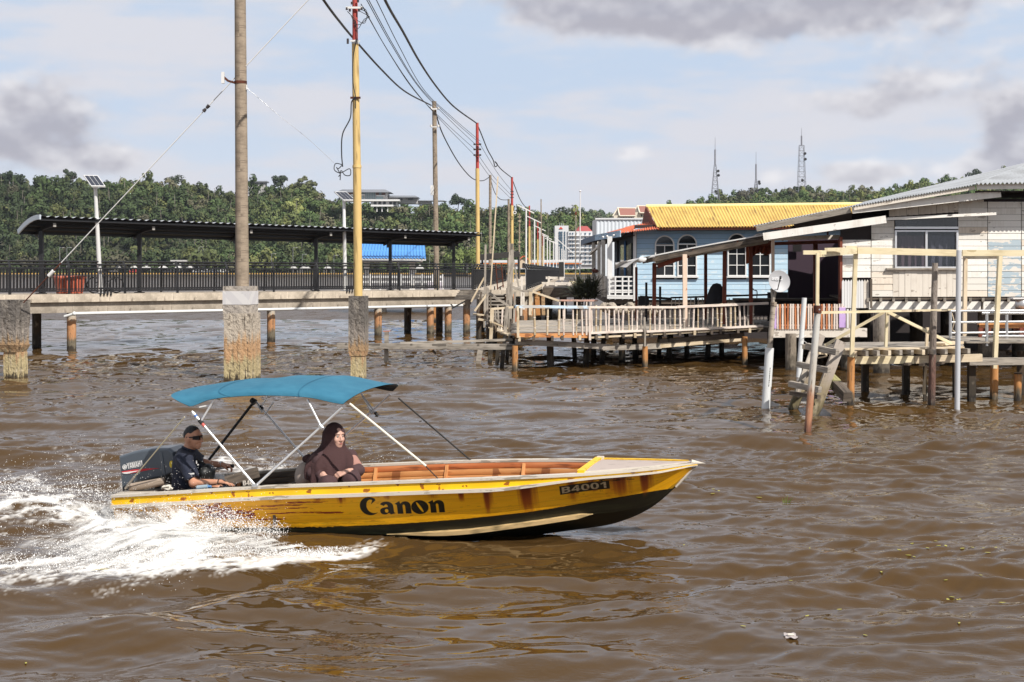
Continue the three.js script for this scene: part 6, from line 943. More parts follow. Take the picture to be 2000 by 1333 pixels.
{ // landing stage
  const d = 27.6, t = thing('landing_stage', 'low plank landing stage on joists in front of the white house', 'jetty', P(1800, 720, d).setY(0)); reseed(2001);
  for (let r = 0; r < 7; r++) { part(t, 'plank', bar(V((1652 - 1000) * d / F + r * 0.06, 1.165 + rr(-0.006, 0.006), -d - 0.2 - r * 0.33), V((1886 - 1000) * d / F + r * 0.1, 1.20 + rr(-0.01, 0.01), -d - 0.2 - r * 0.33), 0.31, 0.032), r ? M.woodGrey : M.woodPale); part(t, 'plank', bar(V((1893 - 1000) * 28.5 / F, 1.26 + rr(-0.01, 0.01), -28.8 - r * 0.33), V((2080 - 1000) * 28.5 / F, 1.25 + rr(-0.01, 0.01), -28.8 - r * 0.33), 0.31, 0.032), M.woodGrey); }
  for (let i = 0; i < 11; i++) { const x = (1668 + i * 22 - 1000) * d / F; part(t, 'joist', bar(V(x, 1.09 + i * 0.005, -d + 0.16), V(x - 0.5, 1.09 + i * 0.005, -d - 2.4), 0.06, 0.10), i % 3 ? M.woodGrey : M.woodPale); }
  part(t, 'beam', bar(P(1664, 704, d + 0.1), P(1785, 703, d + 0.1), 0.1, 0.15), M.woodNew); part(t, 'beam', bar(P(1786, 703, d + 0.1), P(1918, 699, d + 0.1), 0.1, 0.15), M.woodPale); part(t, 'beam', bar(P(1893, 706.5, 28.3), P(2060, 705.5, 28.3), 0.1, 0.15), M.woodGrey); part(t, 'beam', bar(P(1640, 690, d + 0.6), P(1672, 686, d + 0.6), 0.1, 0.1), M.woodDark);
  for (const [px, dd, w] of [[1898, 28.5, 0.14], [1868, 29, 0.12], [1995, 30, 0.14], [1807, 28.2, 0.06], [1690, 30, 0.14], [1770, 30, 0.14]]) part(t, 'leg', tideBar(P(px, 700, dd).setY(-0.5), P(px, 700, dd).setY(1.0), w, w, V(1, 0, 0)), M.pileDark);
  part(t, 'leg', bar(P(1805, 770, 28.2), P(1812, 640, 28.2), 0.07, 0.05, V(1, 0, 0)), M.woodPale); for (const [x, y] of [[1770, 708], [1800, 709], [1835, 706]]) part(t, 'loose_board', bar(P(x, y + 4, d - 0.05), P(x + 26, y - 3, d + 0.5), 0.1, 0.05), M.woodDark); part(t, 'loose_board', bar(P(1828, 673, d + 0.3), P(1870, 669, d + 0.9), 0.3, 0.05), M.woodPale);
  const r = thing('pipe_railing', 'galvanised pipe railing on the landing stage at the right edge', 'railing', P(1930, 670, 29.5)); const e = 29.8;
  for (const [y0, y1] of [[608, 606.5], [630, 628], [651, 648]]) part(r, 'rail', rod(P(1857, y0, e), P(2080, y1, e), 0.025, 0.025, 8), M.steel); part(r, 'rail', rod(P(1919, 612, 28.7), P(2080, 612, 28.7), 0.03, 0.03, 8), M.steel); part(r, 'rail', rod(P(1919, 657, 28.7), P(2080, 657, 28.7), 0.028, 0.028, 8), M.steel);
  for (const [x, y, dd] of [[1857, 669, e], [1928, 676, 28.7], [1967, 668, e], [2020, 676, 28.7]]) part(r, 'post', rod(P(x, y, dd), P(x, 607 + (dd < 29 ? 4 : 0), dd), 0.035, 0.033, 8), M.steel); part(r, 'twine', cable([P(1860, 612, 29.7), P(1864, 630, 29.65), P(1861, 645, 29.7), P(1866, 648, 29.7)], 0.01, 20, 5), M.woodPale);
  const b = thing('bench', 'orange-brown wooden bench behind the pipe railing', 'bench', P(1955, 672, 30.6)), f = 30.4; for (let i = 0; i < 3; i++) part(b, 'seat_board', bar(P(1911 - i * 0 , 633 - i * 1.2, f + i * 0.16), P(2060, 631 - i * 1.2, f + i * 0.16), 0.15, 0.04), M.woodOrange); part(b, 'apron', bar(P(1914, 638, f), P(2060, 637, f), 0.03, 0.08), M.woodOrange); for (const x of [1916, 1931, 1995]) part(b, 'leg', bar(P(x, 672, f), P(x, 640, f), 0.085, 0.085, V(1, 0, 0)), M.brownPost); for (const x of [1922, 1985]) part(b, 'leg', bar(P(x, 668, f + 0.4), P(x, 637, f + 0.4), 0.085, 0.085, V(1, 0, 0)), M.brownPost);
  const k = thing('kettle_pot', 'dull grey pot standing on the shelf under the white house', 'pot', P(1995, 600, 31)); const kg = new THREE.LatheGeometry([[0, 0], [0.13, 0], [0.16, 0.1], [0.15, 0.2], [0.08, 0.26], [0.03, 0.29], [0, 0.29]].map(p => new THREE.Vector2(...p)), 18); part(k, 'body', kg.translate(...P(1997, 606, 31).toArray()), M.steel); part(k, 'shelf', bar(P(1975, 583, 31), P(2060, 583, 31), 0.3, 0.03), M.white);
  const n = thing('rope_heap', 'small tangle of rope on the pile head under the white house', 'rope', P(1925, 603, 39)); part(n, 'rope', cable(Array.from({ length: 14 }, (_, i) => P(1925 + rr(-13, 13), 601 + rr(-5, 3), 38.9 + rr(-0.2, 0.2))), 0.014, 90, 5), M.woodGrey);
}
{ // leaning ladder of heavy grey timber
  const t = thing('wooden_ladder', 'heavy weathered wooden ladder leaning out of the water', 'ladder', P(1590, 790, 26).setY(0)), q = (x, y, d) => P(x, y, d);
  const rails = [[[1549, 790, 26.6], [1603, 655, 27.3], 0.17], [[1590, 800, 25.8], [1642, 668, 26.6], 0.19]]; rails.forEach(([a, b, w]) => part(t, 'side_rail', tideBar(q(...a).add(V(-0.08, -0.3, 0)), q(...b), w, 0.1, V(0, 0, 1)), std({ map: tide(0x9a9086, 0x8d8276, 0x7d7058, 0x5a5138, 0x3a3326, 241, [0.08, 0.3, 0.6, 0.9, 0.3]), roughness: 0.9, bumpMap: grainTex, bumpScale: 0.01 })));
  for (const [x0, y0, x1, y1] of [[1576, 676, 1636, 689], [1559, 712, 1620, 724], [1543, 750, 1602, 762]]) part(t, 'rung', bar(q(x0, y0, 26.3), q(x1, y1, 25.75), 0.10, 0.11), M.woodGrey);
  part(t, 'inner_board', bar(q(1556, 775, 26.6), q(1585, 690, 27), 0.1, 0.03, V(0, 0, 1)), M.woodGrey); part(t, 'foot_board', bar(q(1545, 768, 26.4), q(1600, 776, 25.8), 0.09, 0.07), M.woodDark); part(t, 'bracket', bar(q(1598, 690, 26.2), q(1640, 690, 27.4), 0.05, 0.05), M.woodPale); part(t, 'rope', cable([q(1598, 700, 26.4), q(1615, 695, 26.3), q(1604, 687, 26.3), q(1620, 682, 26.2)], 0.015, 30, 5), M.woodPale);
  const l = thing('floating_timber', 'mossy square timber slanting into the water beside the ladder', 'timber', P(1640, 765, 26.5).setY(0)); part(l, 'timber', bar(P(1624, 743, 26.5), P(1656, 776, 25.6), 0.16, 0.18), M.woodDark); part(l, 'end_grain', bar(P(1621.5, 740, 26.55), P(1634, 752, 26.2), 0.165, 0.185), std({ map: wood(0x9a9468, 0x5c5a36, 0xb3ad7c, 251, 0.6), roughness: 0.9 }));
}
// ------------------------------------------------------------------ the yellow boat
const MB = new THREE.Matrix4().makeBasis(V(CA, 0, SA), V(0, 1, 0), V(-SA, 0, CA)).setPosition(BX, 0, -BD);
const LB = (px, py, z) => { const k = (px - 1000) / F, s = (k * (BD - CA * z) - BX + SA * z) / (CA + SA * k), d = BD - SA * s - CA * z; return V(s, EYE - (py - YH) * d / F, z); };   // sight line met with the upright plane z = const of the boat
const inB = g => (g.applyMatrix4(MB), g);
const curve = pts => x => { if (x <= pts[0][0]) return pts[0][1]; for (let i = 1; i < pts.length; i++) if (x <= pts[i][0]) { const p0 = pts[Math.max(i - 2, 0)], p1 = pts[i - 1], p2 = pts[i], p3 = pts[Math.min(i + 1, pts.length - 1)], t = (x - p1[0]) / (p2[0] - p1[0]), w = p2[0] - p1[0], m1 = (p2[1] - p0[1]) / (p2[0] - p0[0]) * w, m2 = (p3[1] - p1[1]) / (p3[0] - p1[0]) * w, t2 = t * t, t3 = t2 * t; return (2 * t3 - 3 * t2 + 1) * p1[1] + (t3 - 2 * t2 + t) * m1 + (-2 * t3 + 3 * t2) * p2[1] + (t3 - t2) * m2; } return pts[pts.length - 1][1]; };
const LEN = 6.1;
const yG = curve([[0, 0.364], [0.87, 0.452], [1.76, 0.542], [2.62, 0.607], [3.46, 0.668], [4.4, 0.725], [5.25, 0.772], [6.1, 0.832]]);
const bG = curve([[0, 0.62], [1.5, 0.715], [3, 0.75], [4, 0.70], [4.8, 0.575], [5.4, 0.385], [5.8, 0.20], [6.1, 0.015]]);
const yC = curve([[0, -0.12], [1.5, -0.02], [2.5, 0.05], [3.75, 0.13], [4.4, 0.215], [5.05, 0.31], [5.4, 0.345], [5.7, 0.43], [6.1, 0.80]]);
const bC = curve([[0, 0.5], [2.5, 0.57], [3.75, 0.53], [4.5, 0.40], [5.05, 0.23], [5.5, 0.07], [5.7, 0.02], [6.1, 0.003]]);
const yK = curve([[0, -0.3], [2, -0.17], [3.9, -0.045], [5, 0.13], [5.35, 0.215], [5.7, 0.40], [6.1, 0.79]]);
const taper = s => lerp(1, 0.22, sst(4.1, 5.25, s)), topY = s => yG(s) - 0.098 * taper(s) - 0.037;
const hullCanvas = (() => {
  const w = 2048, h = 512, cv = document.createElement('canvas'); cv.width = w; cv.height = h; const c = cv.getContext('2d'); reseed(4242);
  const X = s => s / LEN * w, Y = v => (1 - v) * h, yBt = curve([[0, 0.0], [1.5, 0.08], [2.83, 0.166], [4.4, 0.336], [5.05, 0.44], [5.7, 0.545], [6.1, 0.60]]);
  c.fillStyle = '#efae10'; c.fillRect(0, 0, w, h);
  for (let i = 0; i < 900; i++) { c.globalAlpha = rr(0.03, 0.12); c.fillStyle = ['#c98a06', '#f6c634', '#b87808', '#e89a08', '#f8d040'][Math.floor(rnd() * 5)]; const x = rnd() * w, y = rnd() * h; c.beginPath(); c.ellipse(x, y, rr(8, 90), rr(3, 26), rr(-0.1, 0.1), 0, 7); c.fill(); }
  c.globalAlpha = 1;
  // plank seams
  for (const v of [0.80, 0.52]) { c.strokeStyle = 'rgba(120,75,10,0.35)'; c.lineWidth = 3; c.beginPath(); for (let x = 0; x <= w; x += 64) c.lineTo(x, Y(v) + 6 * Math.sin(x * 0.004)); c.stroke(); }
  // black boot top with a worn edge
  c.fillStyle = '#15150f'; c.beginPath(); c.moveTo(0, h); for (let x = 0; x <= w; x += 6) { const s = x / w * LEN, b = (yBt(s) - yC(s)) / (topY(s) - yC(s)); c.lineTo(x, Y(b) + (s < 2.6 ? rr(-9, 9) : rr(-2, 2))); } c.lineTo(w, h); c.fill();
  for (let i = 0; i < 500; i++) { const s = rr(0.3, 3.0); c.globalAlpha = rr(0.08, 0.35); c.fillStyle = rnd() < 0.6 ? '#4a4420' : '#7a6426'; const y = Y(0.25 + rr(-0.12, 0.10)); c.fillRect(X(s), y, rr(8, 60), rr(2, 5)); }
  c.globalAlpha = 1;
  for (let i = 0; i < 260; i++) { c.globalAlpha = rr(0.05, 0.25); c.fillStyle = rnd() < 0.5 ? '#39402a' : '#2b2c1c'; c.beginPath(); c.ellipse(rnd() * w, Y(rr(0, 0.2)), rr(10, 70), rr(4, 16), 0, 0, 7); c.fill(); } c.globalAlpha = 1;
  for (let i = 0; i < 700; i++) { const s = rr(0.2, 5.2); c.globalAlpha = rr(0.04, 0.16); c.fillStyle = ['#6a4208', '#4c3208', '#8a5606'][i % 3]; const y = Y((yBt(s) + 0.09 * Math.pow(rnd(), 2.2) - yC(s)) / (topY(s) - yC(s))); c.fillRect(X(s), y, rr(10, 90), rr(2, 8)); } c.globalAlpha = 1;
  // dark red patches of older paint
  const red = (s0, s1, v0, v1, n) => { for (let i = 0; i < n; i++) { c.fillStyle = ['#6e1210', '#7c1a10', '#5c100e'][i % 3]; const u = rnd(), s = lerp(s0, s1, u), v = lerp(v0, v1, rnd()); c.globalAlpha = rr(0.5, 0.95); c.beginPath(); c.ellipse(X(s), Y(v), rr(4, 22), rr(3, 13), 0.12, 0, 7); c.fill(); } c.globalAlpha = 1; };
  red(1.08, 1.38, 0.55, 0.86, 70); red(1.20, 1.62, 0.50, 0.70, 90); red(1.0, 1.3, 0.86, 0.93, 16);
  for (const [s0, s1, v] of [[1.55, 2.2, 0.72], [1.75, 2.35, 0.60], [1.7, 2.1, 0.80], [2.3, 2.55, 0.58], [1.3, 1.9, 0.45], [2.0, 2.4, 0.86]]) for (let i = 0; i < 46; i++) { c.fillStyle = '#74180f'; c.globalAlpha = rr(0.4, 0.9); c.fillRect(X(lerp(s0, s1, rnd())), Y(v + rr(-0.02, 0.02)), rr(8, 40), rr(2, 7)); } c.globalAlpha = 1;
  // rust runs below the rail
  const run = (s, wd, len, al) => { for (let i = 0; i < 26; i++) { const g = c.createLinearGradient(0, 0, 0, h * len); g.addColorStop(0, `rgba(96,30,8,${al})`); g.addColorStop(0.5, `rgba(140,60,10,${al * 0.6})`); g.addColorStop(1, 'rgba(160,90,10,0)'); c.fillStyle = g; c.fillRect(X(s + rr(-wd, wd) * rnd()), 0, rr(3, 14), h * len * rr(0.6, 1)); } };
  run(4.50, 0.10, 0.80, 0.30); run(4.47, 0.04, 0.75, 0.3); run(5.36, 0.14, 0.7, 0.2); run(5.60, 0.05, 0.8, 0.25); run(4.10, 0.03, 0.7, 0.25); run(3.85, 0.03, 0.3, 0.2); run(2.6, 0.05, 0.25, 0.2); run(4.12, 0.05, 0.55, 0.12); run(4.92, 0.05, 0.75, 0.12); run(5.38, 0.10, 0.7, 0.22); run(5.62, 0.06, 0.6, 0.2); run(2.35, 0.07, 0.2, 0.1); run(3.1, 0.05, 0.18, 0.1); run(3.55, 0.06, 0.2, 0.1); run(5.1, 0.05, 0.5, 0.1); run(1.9, 0.1, 0.2, 0.08);
  for (let i = 0; i < 140; i++) { c.globalAlpha = rr(0.2, 0.6); c.fillStyle = '#5a2a08'; c.fillRect(rnd() * w, Y(rr(0.3, 1)), rr(2, 14), rr(2, 6)); } c.globalAlpha = 1;
  for (let i = 0; i < 60; i++) { c.globalAlpha = rr(0.5, 0.9); c.fillStyle = '#20180a'; c.fillRect(X(rr(5.05, 5.5)), Y(rr(0.86, 1)), rr(3, 22), rr(3, 12)); } c.globalAlpha = 1;
  // lettering on the side
  c.save(); c.translate(X(2.80), Y(0.50)); c.scale(X(0.885) / 460, 215 / 100); c.fillStyle = '#12120e'; c.strokeStyle = '#12120e'; c.lineJoin = 'round';
  c.beginPath(); c.arc(58, -50, 54, -0.95, 0.75, true); c.bezierCurveTo(80, -2, 44, -8, 40, -46); c.bezierCurveTo(40, -84, 62, -96, 76, -84); c.lineTo(66, -60); c.lineTo(94, -84); c.closePath(); c.fill();
  const nn = x => { c.beginPath(); c.moveTo(x, -60); c.lineTo(x + 26, -74); c.lineTo(x + 30, -58); c.bezierCurveTo(x + 44, -78, x + 84, -78, x + 84, -44); c.lineTo(x + 84, 0); c.lineTo(x + 54, 0); c.lineTo(x + 54, -42); c.bezierCurveTo(x + 54, -56, x + 42, -56, x + 40, -46); c.lineTo(x + 40, 0); c.lineTo(x + 10, 0); c.lineTo(x + 10, -52); c.closePath(); c.fill(); };
  c.beginPath(); c.moveTo(116, -58); c.bezierCurveTo(126, -80, 186, -82, 186, -44); c.lineTo(186, -12); c.lineTo(194, -4); c.lineTo(168, 2); c.lineTo(158, -8); c.bezierCurveTo(144, 8, 112, 4, 112, -18); c.bezierCurveTo(112, -40, 140, -40, 157, -42); c.bezierCurveTo(158, -60, 142, -62, 136, -48); c.closePath(); c.fill();
  c.fillStyle = '#f0b40c'; c.beginPath(); c.ellipse(147, -20, 10, 11, 0.2, 0, 7); c.fill(); c.fillStyle = '#12120e';
  nn(196); c.beginPath(); c.ellipse(328, -35, 46, 40, 0, 0, 7); c.fill(); c.save(); c.translate(328, -35); c.rotate(-0.5); c.fillStyle = '#f0b40c'; c.beginPath(); c.ellipse(0, 0, 7, 33, 0, 0, 7); c.fill(); c.restore(); nn(374);
  c.restore();
  for (let i = 0; i < 120; i++) { c.globalAlpha = rr(0.1, 0.35); c.fillStyle = '#d89a10'; c.fillRect(X(rr(2.84, 3.76)), Y(rr(0.5, 0.92)), rr(2, 22), rr(1, 4)); } c.globalAlpha = 1;
  // registration plate
  c.save(); c.translate(X(4.82), Y(0.64)); c.transform(1, -0.06, 0, 1, 0, 0); c.fillStyle = '#19150f'; c.fillRect(0, -118, X(0.47), 118); c.fillStyle = '#ae9f84'; c.font = 'bold 118px sans-serif'; c.scale(X(0.45) / 330, 1); c.fillText('B4001', 4, -17); c.restore();
  for (let i = 0; i < 26; i++) { c.globalAlpha = rr(0.2, 0.6); c.fillStyle = rnd() < 0.5 ? '#3a1c0c' : '#8a4a14'; c.fillRect(X(rr(4.84, 5.3)), Y(rr(0.62, 0.88)), rr(2, 12), rr(4, 22)); } c.globalAlpha = 1;
  const t = new THREE.CanvasTexture(cv); t.colorSpace = THREE.SRGBColorSpace; t.wrapS = t.wrapT = THREE.ClampToEdgeWrapping; return t;
})();
const yel = (s, o = {}) => std({ map: rep(tex(512, 128, (u, v) => { const n = pf(u, v, 8, 4, s, 4), m = pf(u, v, 24, 8, s + 5, 4); let c = mx([0.965, 0.79, 0.08], [0.92, 0.70, 0.06], n * 1.4 - 0.2); return m > 0.70 ? mx(c, [0.52, 0.26, 0.06], 0.8) : c; }), 0.5, 2), roughness: 0.45, ...o });
M.yellowPaint = yel(901); M.capWood = std({ map: paint(0xc9c0b2, 0x8a8072, 0xa89e90, 911, 0.3), roughness: 0.7 });
M.blackHull = std({ map: rep(tex(256, 128, (u, v) => mx([0.07, 0.072, 0.05], [0.22, 0.22, 0.15], (pf(u, v, 10, 8, 921, 5) - 0.5) * 1.8)), 0.4, 1), roughness: 0.5 });
const boat = thing('motorboat', 'yellow wooden motorboat with a blue canopy and black lettering on its side', 'boat', B(3, 0, 0));
{
  const side = (z, name, mat, f0, f1, nu = 90, nv = 6, out = 0) => part(boat, name, inB(strip((u, v) => { const s = u * LEN, a = f0(s), b = f1(s); return V(s, lerp(a[1], b[1], v), z * (lerp(a[0], b[0], v) + out)); }, nu, nv)), mat);
  const under = s => [bG(s) - 0.015 * sst(6.1, 5.6, s), topY(s) + 0.012], chine = s => [bC(s), yC(s)], keel = s => [0.0, yK(s)];
  const bulge = (s, v) => 0;
  const sideMat = new THREE.MeshPhysicalMaterial({ map: hullCanvas, color: col(1.14, 1.12, 1.05), roughness: 0.42, clearcoat: 0.25, clearcoatRoughness: 0.35, side: THREE.DoubleSide });
  const plainSide = std({ map: rep(tex(256, 128, (u, v) => v < 0.24 ? [0.08, 0.08, 0.06] : mx([0.91, 0.67, 0.04], [0.80, 0.55, 0.05], pf(u, v, 8, 5, 931, 4) * 1.4 - 0.2)), 1, 1), roughness: 0.5, side: THREE.DoubleSide });
  side(1, 'hull_side', sideMat, chine, under, 120, 8); side(-1, 'hull_side', plainSide, chine, under, 60, 4);
  for (const z of [1, -1]) side(z, 'hull_bottom', M.blackHull, keel, chine, 90, 5);
  part(boat, 'transom', inB(strip((u, v) => { const z = lerp(-1, 1, u); return V(0, lerp(lerp(yK(0), yC(0), Math.abs(z)), yG(0) - 0.09, v), z * lerp(0.5, 0.6, v)); }, 10, 3)), std({ map: wood(0x8a7c6c, 0x4a4238, 0xa89a88, 941, 0.6), roughness: 0.8, side: THREE.DoubleSide }));
  const ribbon = (z, f0, f1, o0, o1) => strip((u, v) => { // closed section swept along the gunwale
    const s = Math.min(u * (LEN + 0.02), LEN + 0.02), y0 = f0(s), y1 = f1(s), k = [[o0, y1], [o1, y1], [o1, y0], [o0, y0], [o0, y1]], q = k[Math.round(v * 4)], ta = sst(6.15, 5.7, s); return V(s, yG(Math.min(s, LEN)) + q[1] * (0.5 + 0.5 * ta), z * Math.max(bG(Math.min(s, LEN)) + q[0] * ta, 0.004)); }, 90, 4, [6, 0.3]);
  const flat = g => { const n = g.toNonIndexed(); n.computeVertexNormals(); return n; };
  for (const z of [1, -1]) {
    part(boat, 'gunwale_cap', flat(inB(ribbon(z, s => -0.022, s => 0.004, -0.06, 0.03))), M.capWood);
    part(boat, 'top_strake', flat(inB(ribbon(z, s => -0.023 - 0.077 * taper(s), s => -0.0225, -0.035, 0.012))), z > 0 ? M.yellowPaint : M.woodOrange);
    part(boat, 'rub_rail', flat(inB(ribbon(z, s => topY(s) - yG(s), s => -0.024 - 0.077 * taper(s), -0.03, 0.045))), M.capWood);
    part(boat, 'spray_rail', flat(inB(strip((u, v) => { const s = lerp(3.05, 5.1, u), k = [[0, 0.03], [0.045, 0.015], [0.04, -0.025], [0, -0.03], [0, 0.03]][Math.round(v * 4)], e = sst(5.1, 4.95, s) * sst(3.0, 3.7, s); return V(s, yC(s) + k[1] * (0.15 + 0.85 * e), z * (bC(s) + 0.002 + k[0] * e)); }, 60, 4, [4, 0.2]))), std({ map: wood(0xbda070, 0x6a5a3a, 0xd0b98c, 951, 0.7), roughness: 0.8 }));
  }
  part(boat, 'stem', inB(rod(V(6.115, 0.83, 0), V(5.90, 0.585, 0), 0.014, 0.016, 10)), M.capWood); part(boat, 'stem_head', inB(new THREE.ConeGeometry(0.035, 0.14, 10).rotateZ(-Math.PI / 2).translate(6.13, 0.828, 0)), M.capWood);
  // inside: planked far and near walls, floor, frames
  reseed(961);
  const nP = 6; for (const z of [-1, 1]) for (let r = 0; r < nP; r++) { const y0 = -0.012 - r * 0.062, mat = r === 0 ? M.woodRed ??= std({ map: wood(0xb96a3c, 0x3a1c10, 0xd08858, 971, 0.8), roughness: 0.55 }) : M.woodOrange; for (const [a, b] of [[0.05, 1.6], [1.61, 3.3], [3.31, 5.02]]) part(boat, 'inner_plank', inB(strip((u, v) => { const s = lerp(a, b, u), k = [[0, y0], [0.02, y0], [0.02, y0 - 0.057], [0, y0 - 0.057], [0, y0]][Math.round(v * 4)]; return V(s, yG(s) + k[1] - 0.012, z * (lerp(bG(s), bC(s), clamp((yG(s) - (yG(s) + y0 - 0.06)) / Math.max(yG(s) - yC(s), 0.05)) * 0.9) - 0.05 - k[0])); }, 24, 4, [2, 0.2])), a < 1 ? M.woodDark : mat); }  // aft planks coloured darker to stand for shade under the canopy
  for (const s of [0.9, 1.62, 2.5, 3.32, 4.2]) for (const z of [1, -1]) part(boat, 'frame', inB(bar(V(s, yG(s) - 0.04, z * (bG(s) - 0.075)), V(s, yG(s) - 0.40, z * (lerp(bG(s), bC(s), 0.8) - 0.08)), 0.05, 0.035, V(1, 0, 0))), M.woodOrange);
  part(boat, 'floor', inB(strip((u, v) => { const s = lerp(0.03, 5.05, u); return V(s, Math.max(yG(s) - 0.44, yC(s) + 0.03), lerp(-1, 1, v) * (bC(s) - 0.06)); }, 30, 4, [5, 1.3])), std({ map: wood(0x8a6a48, 0x3e2c1c, 0xa88860, 981, 0.7), roughness: 0.8, side: THREE.DoubleSide }));
  for (const [s, w, dy] of [[0.62, 0.32, -0.2], [2.28, 0.36, -0.22], [3.4, 0.28, -0.24]]) { part(boat, 'thwart', inB(box(w, 0.03, (bG(s) - 0.1) * 2).translate(s, yG(s) + dy, 0)), M.woodOrange); }
  part(boat, 'middle_bulkhead', inB(box(0.03, 0.36, (bG(1.75) - 0.08) * 2).translate(1.86, yG(1.75) - 0.22, 0)), M.woodDark);
  // stern sill, gear
  part(boat, 'stern_board', inB(box(0.34, 0.03, 1.1).translate(0.16, yG(0.1) - 0.02, 0)), M.woodGrey); part(boat, 'stern_log', inB(rod(V(0.05, yG(0.1) + 0.03, 0.34), V(0.42, yG(0.4) + 0.07, 0.26), 0.045, 0.045, 10)), std({ map: wood(0x9a8a7a, 0x5a4c40, 0xb5a696, 991, 0.6), roughness: 0.9 }));
  part(boat, 'side_console', inB(bar(LB(440, 941, 0.45), LB(505, 922, 0.30), 0.09, 0.1)), M.woodDark);
  const tg = new TextGeometry('B40', { font, size: 0.05, depth: 0.006, curveSegments: 3 }), tp = LB(474, 949, 0.5); part(boat, 'lettering', inB(tg.rotateZ(0.12).translate(tp.x, tp.y, tp.z)), M.whiteDirty);
  // foredeck
  part(boat, 'foredeck', inB(strip((u, v) => { const s = lerp(5.02, 6.06, u); return V(s, yG(s) + 0.008 + 0.012 * (1 - Math.pow(2 * v - 1, 2)), lerp(-1, 1, v) * Math.max(bG(s) - 0.045, 0.003)); }, 24, 8, [1, 1])), std({ map: paint(0xb3a49a, 0x857a70, 0x9f9087, 1001, 0.2), roughness: 0.7, side: THREE.DoubleSide }));
  const dk = s => V(s, yG(s) + 0.022, 0); part(boat, 'deck_trim', inB(box(0.07, 0.045, (bG(5.02) - 0.01) * 2).translate(5.03, yG(5.03) + 0.008, 0)), M.yellowPaint);
  for (const z of [1, -1]) part(boat, 'deck_trim', flat(inB(strip((u, v) => { const s = lerp(5.05, 6.02, u), k = [[0, 0], [0, 0.014], [-0.05, 0.014], [-0.05, 0], [0, 0]][Math.round(v * 4)]; return V(s, yG(s) + 0.005 + k[1] * (z < 0 ? 1 : 0.5), z * Math.max(bG(s) + (z < 0 ? 0.02 : -0.03) + k[0] * sst(6.05, 5.8, s), 0.002)); }, 24, 4))), z < 0 ? M.yellowPaint : M.capWood);
  part(boat, 'bow_bulkhead', inB(box(0.03, 0.30, (bC(5.0) + 0.02) * 2).translate(5.02, yG(5) - 0.17, 0)), M.woodDark); part(boat, 'corner_block', inB(box(0.07, 0.03, 0.05).translate(5.05, yG(5.05) + 0.025, -bG(5.05) + 0.03)), M.capWood);
  // canopy
  const yCr = curve([[0.70, 1.485], [1.0, 1.545], [1.45, 1.585], [1.9, 1.618], [2.3, 1.612], [2.6, 1.565], [2.76, 1.525]]), yE = curve([[0.70, 1.37], [0.97, 1.285], [1.2, 1.375], [1.5, 1.42], [1.9, 1.435], [2.3, 1.42], [2.64, 1.365], [2.76, 1.40]]);
  const cloth = (u, v, o) => { const s = lerp(0.70 + 0.28 * Math.pow(Math.abs(2 * v - 1), 8), 2.76 - 0.10 * Math.pow(Math.abs(2 * v - 1), 6), u), a = (2 * v - 1) * 1.5, c = Math.cos(a), e = yE(s), cr = yCr(s); const sag = -0.012 * Math.sin(Math.PI * ((u * 4) % 1)) * c; return V(s, e + (cr - e) * Math.pow(Math.max(c, 0), 0.55) + sag + o, (0.775 + o) * Math.sin(a) / Math.sin(1.5)); };
  const blue = new THREE.MeshPhysicalMaterial({ map: rep(tex(256, 256, (u, v) => mx([0.16, 0.40, 0.50], [0.22, 0.46, 0.555], (pf(u, v, 6, 6, 1011, 5) - 0.3) * 1.6)), 2, 2), roughness: 0.85, sheen: 0.3, bumpMap: rep(roughTex, 3, 3), bumpScale: 0.004, side: THREE.DoubleSide });
  const cg = part(boat, 'canopy', inB(strip((u, v) => cloth(u, v, 0), 70, 40, [1, 1])), blue); part(cg, 'lining', inB(strip((u, v) => cloth(0.004 + u * 0.992, 0.004 + v * 0.992, -0.008), 40, 30)), std({ color: col(0.025, 0.03, 0.035), roughness: 0.9, side: THREE.DoubleSide }));
  for (const u0 of [0.27, 0.72]) part(cg, 'seam', inB(strip((u, v) => { const p = cloth(u0 + (u - 0.5) * 0.006, v, 0.004); return p; }, 1, 36)), std({ color: col(0.02, 0.12, 0.2), roughness: 0.9, side: THREE.DoubleSide }));
  const lg = box(0.08, 0.012, 0.004), lp = cloth(0.06, 0.98, 0.006); part(cg, 'logo', inB(lg.rotateZ(0.2).translate(lp.x + 0.12, lp.y - 0.03, lp.z + 0.006)), M.white);
  for (const z of [1, -1]) {
    const zz = 0.745 * z, hinge = V(1.70, yG(1.7) + 0.01, zz), aft = V(0.99, 1.29, zz), fwd = V(2.64, 1.37, zz), am = hinge.clone().lerp(aft, 0.86), fm = hinge.clone().lerp(fwd, 0.76);
    part(boat, 'canopy_pole', inB(rod(hinge, aft, 0.013, 0.013, 10)), M.alu); part(boat, 'canopy_pole', inB(rod(hinge, fwd, 0.013, 0.013, 10)), M.alu);
    part(boat, 'canopy_strut', inB(rod(am, V(1.24, 1.43, zz * 0.98), 0.011, 0.011, 8)), M.alu); part(boat, 'canopy_strut', inB(rod(fm, V(2.26, 1.44, zz * 0.98), 0.012, 0.012, 8)), M.alu);
    part(boat, 'hinge', inB(new RoundedBoxGeometry(0.07, 0.035, 0.05, 2, 0.01).translate(1.70, yG(1.7) + 0.015, zz)), M.steel);
    for (const [p, c] of [[am, M.blackRough], [fm, M.steel]]) part(boat, 'clamp', inB(rod(p.clone().addScaledVector(V(0.7, -0.7, 0), 0.025), p.clone().addScaledVector(V(0.7, -0.7, 0), -0.025), 0.022, 0.022, 10)), c);
  }
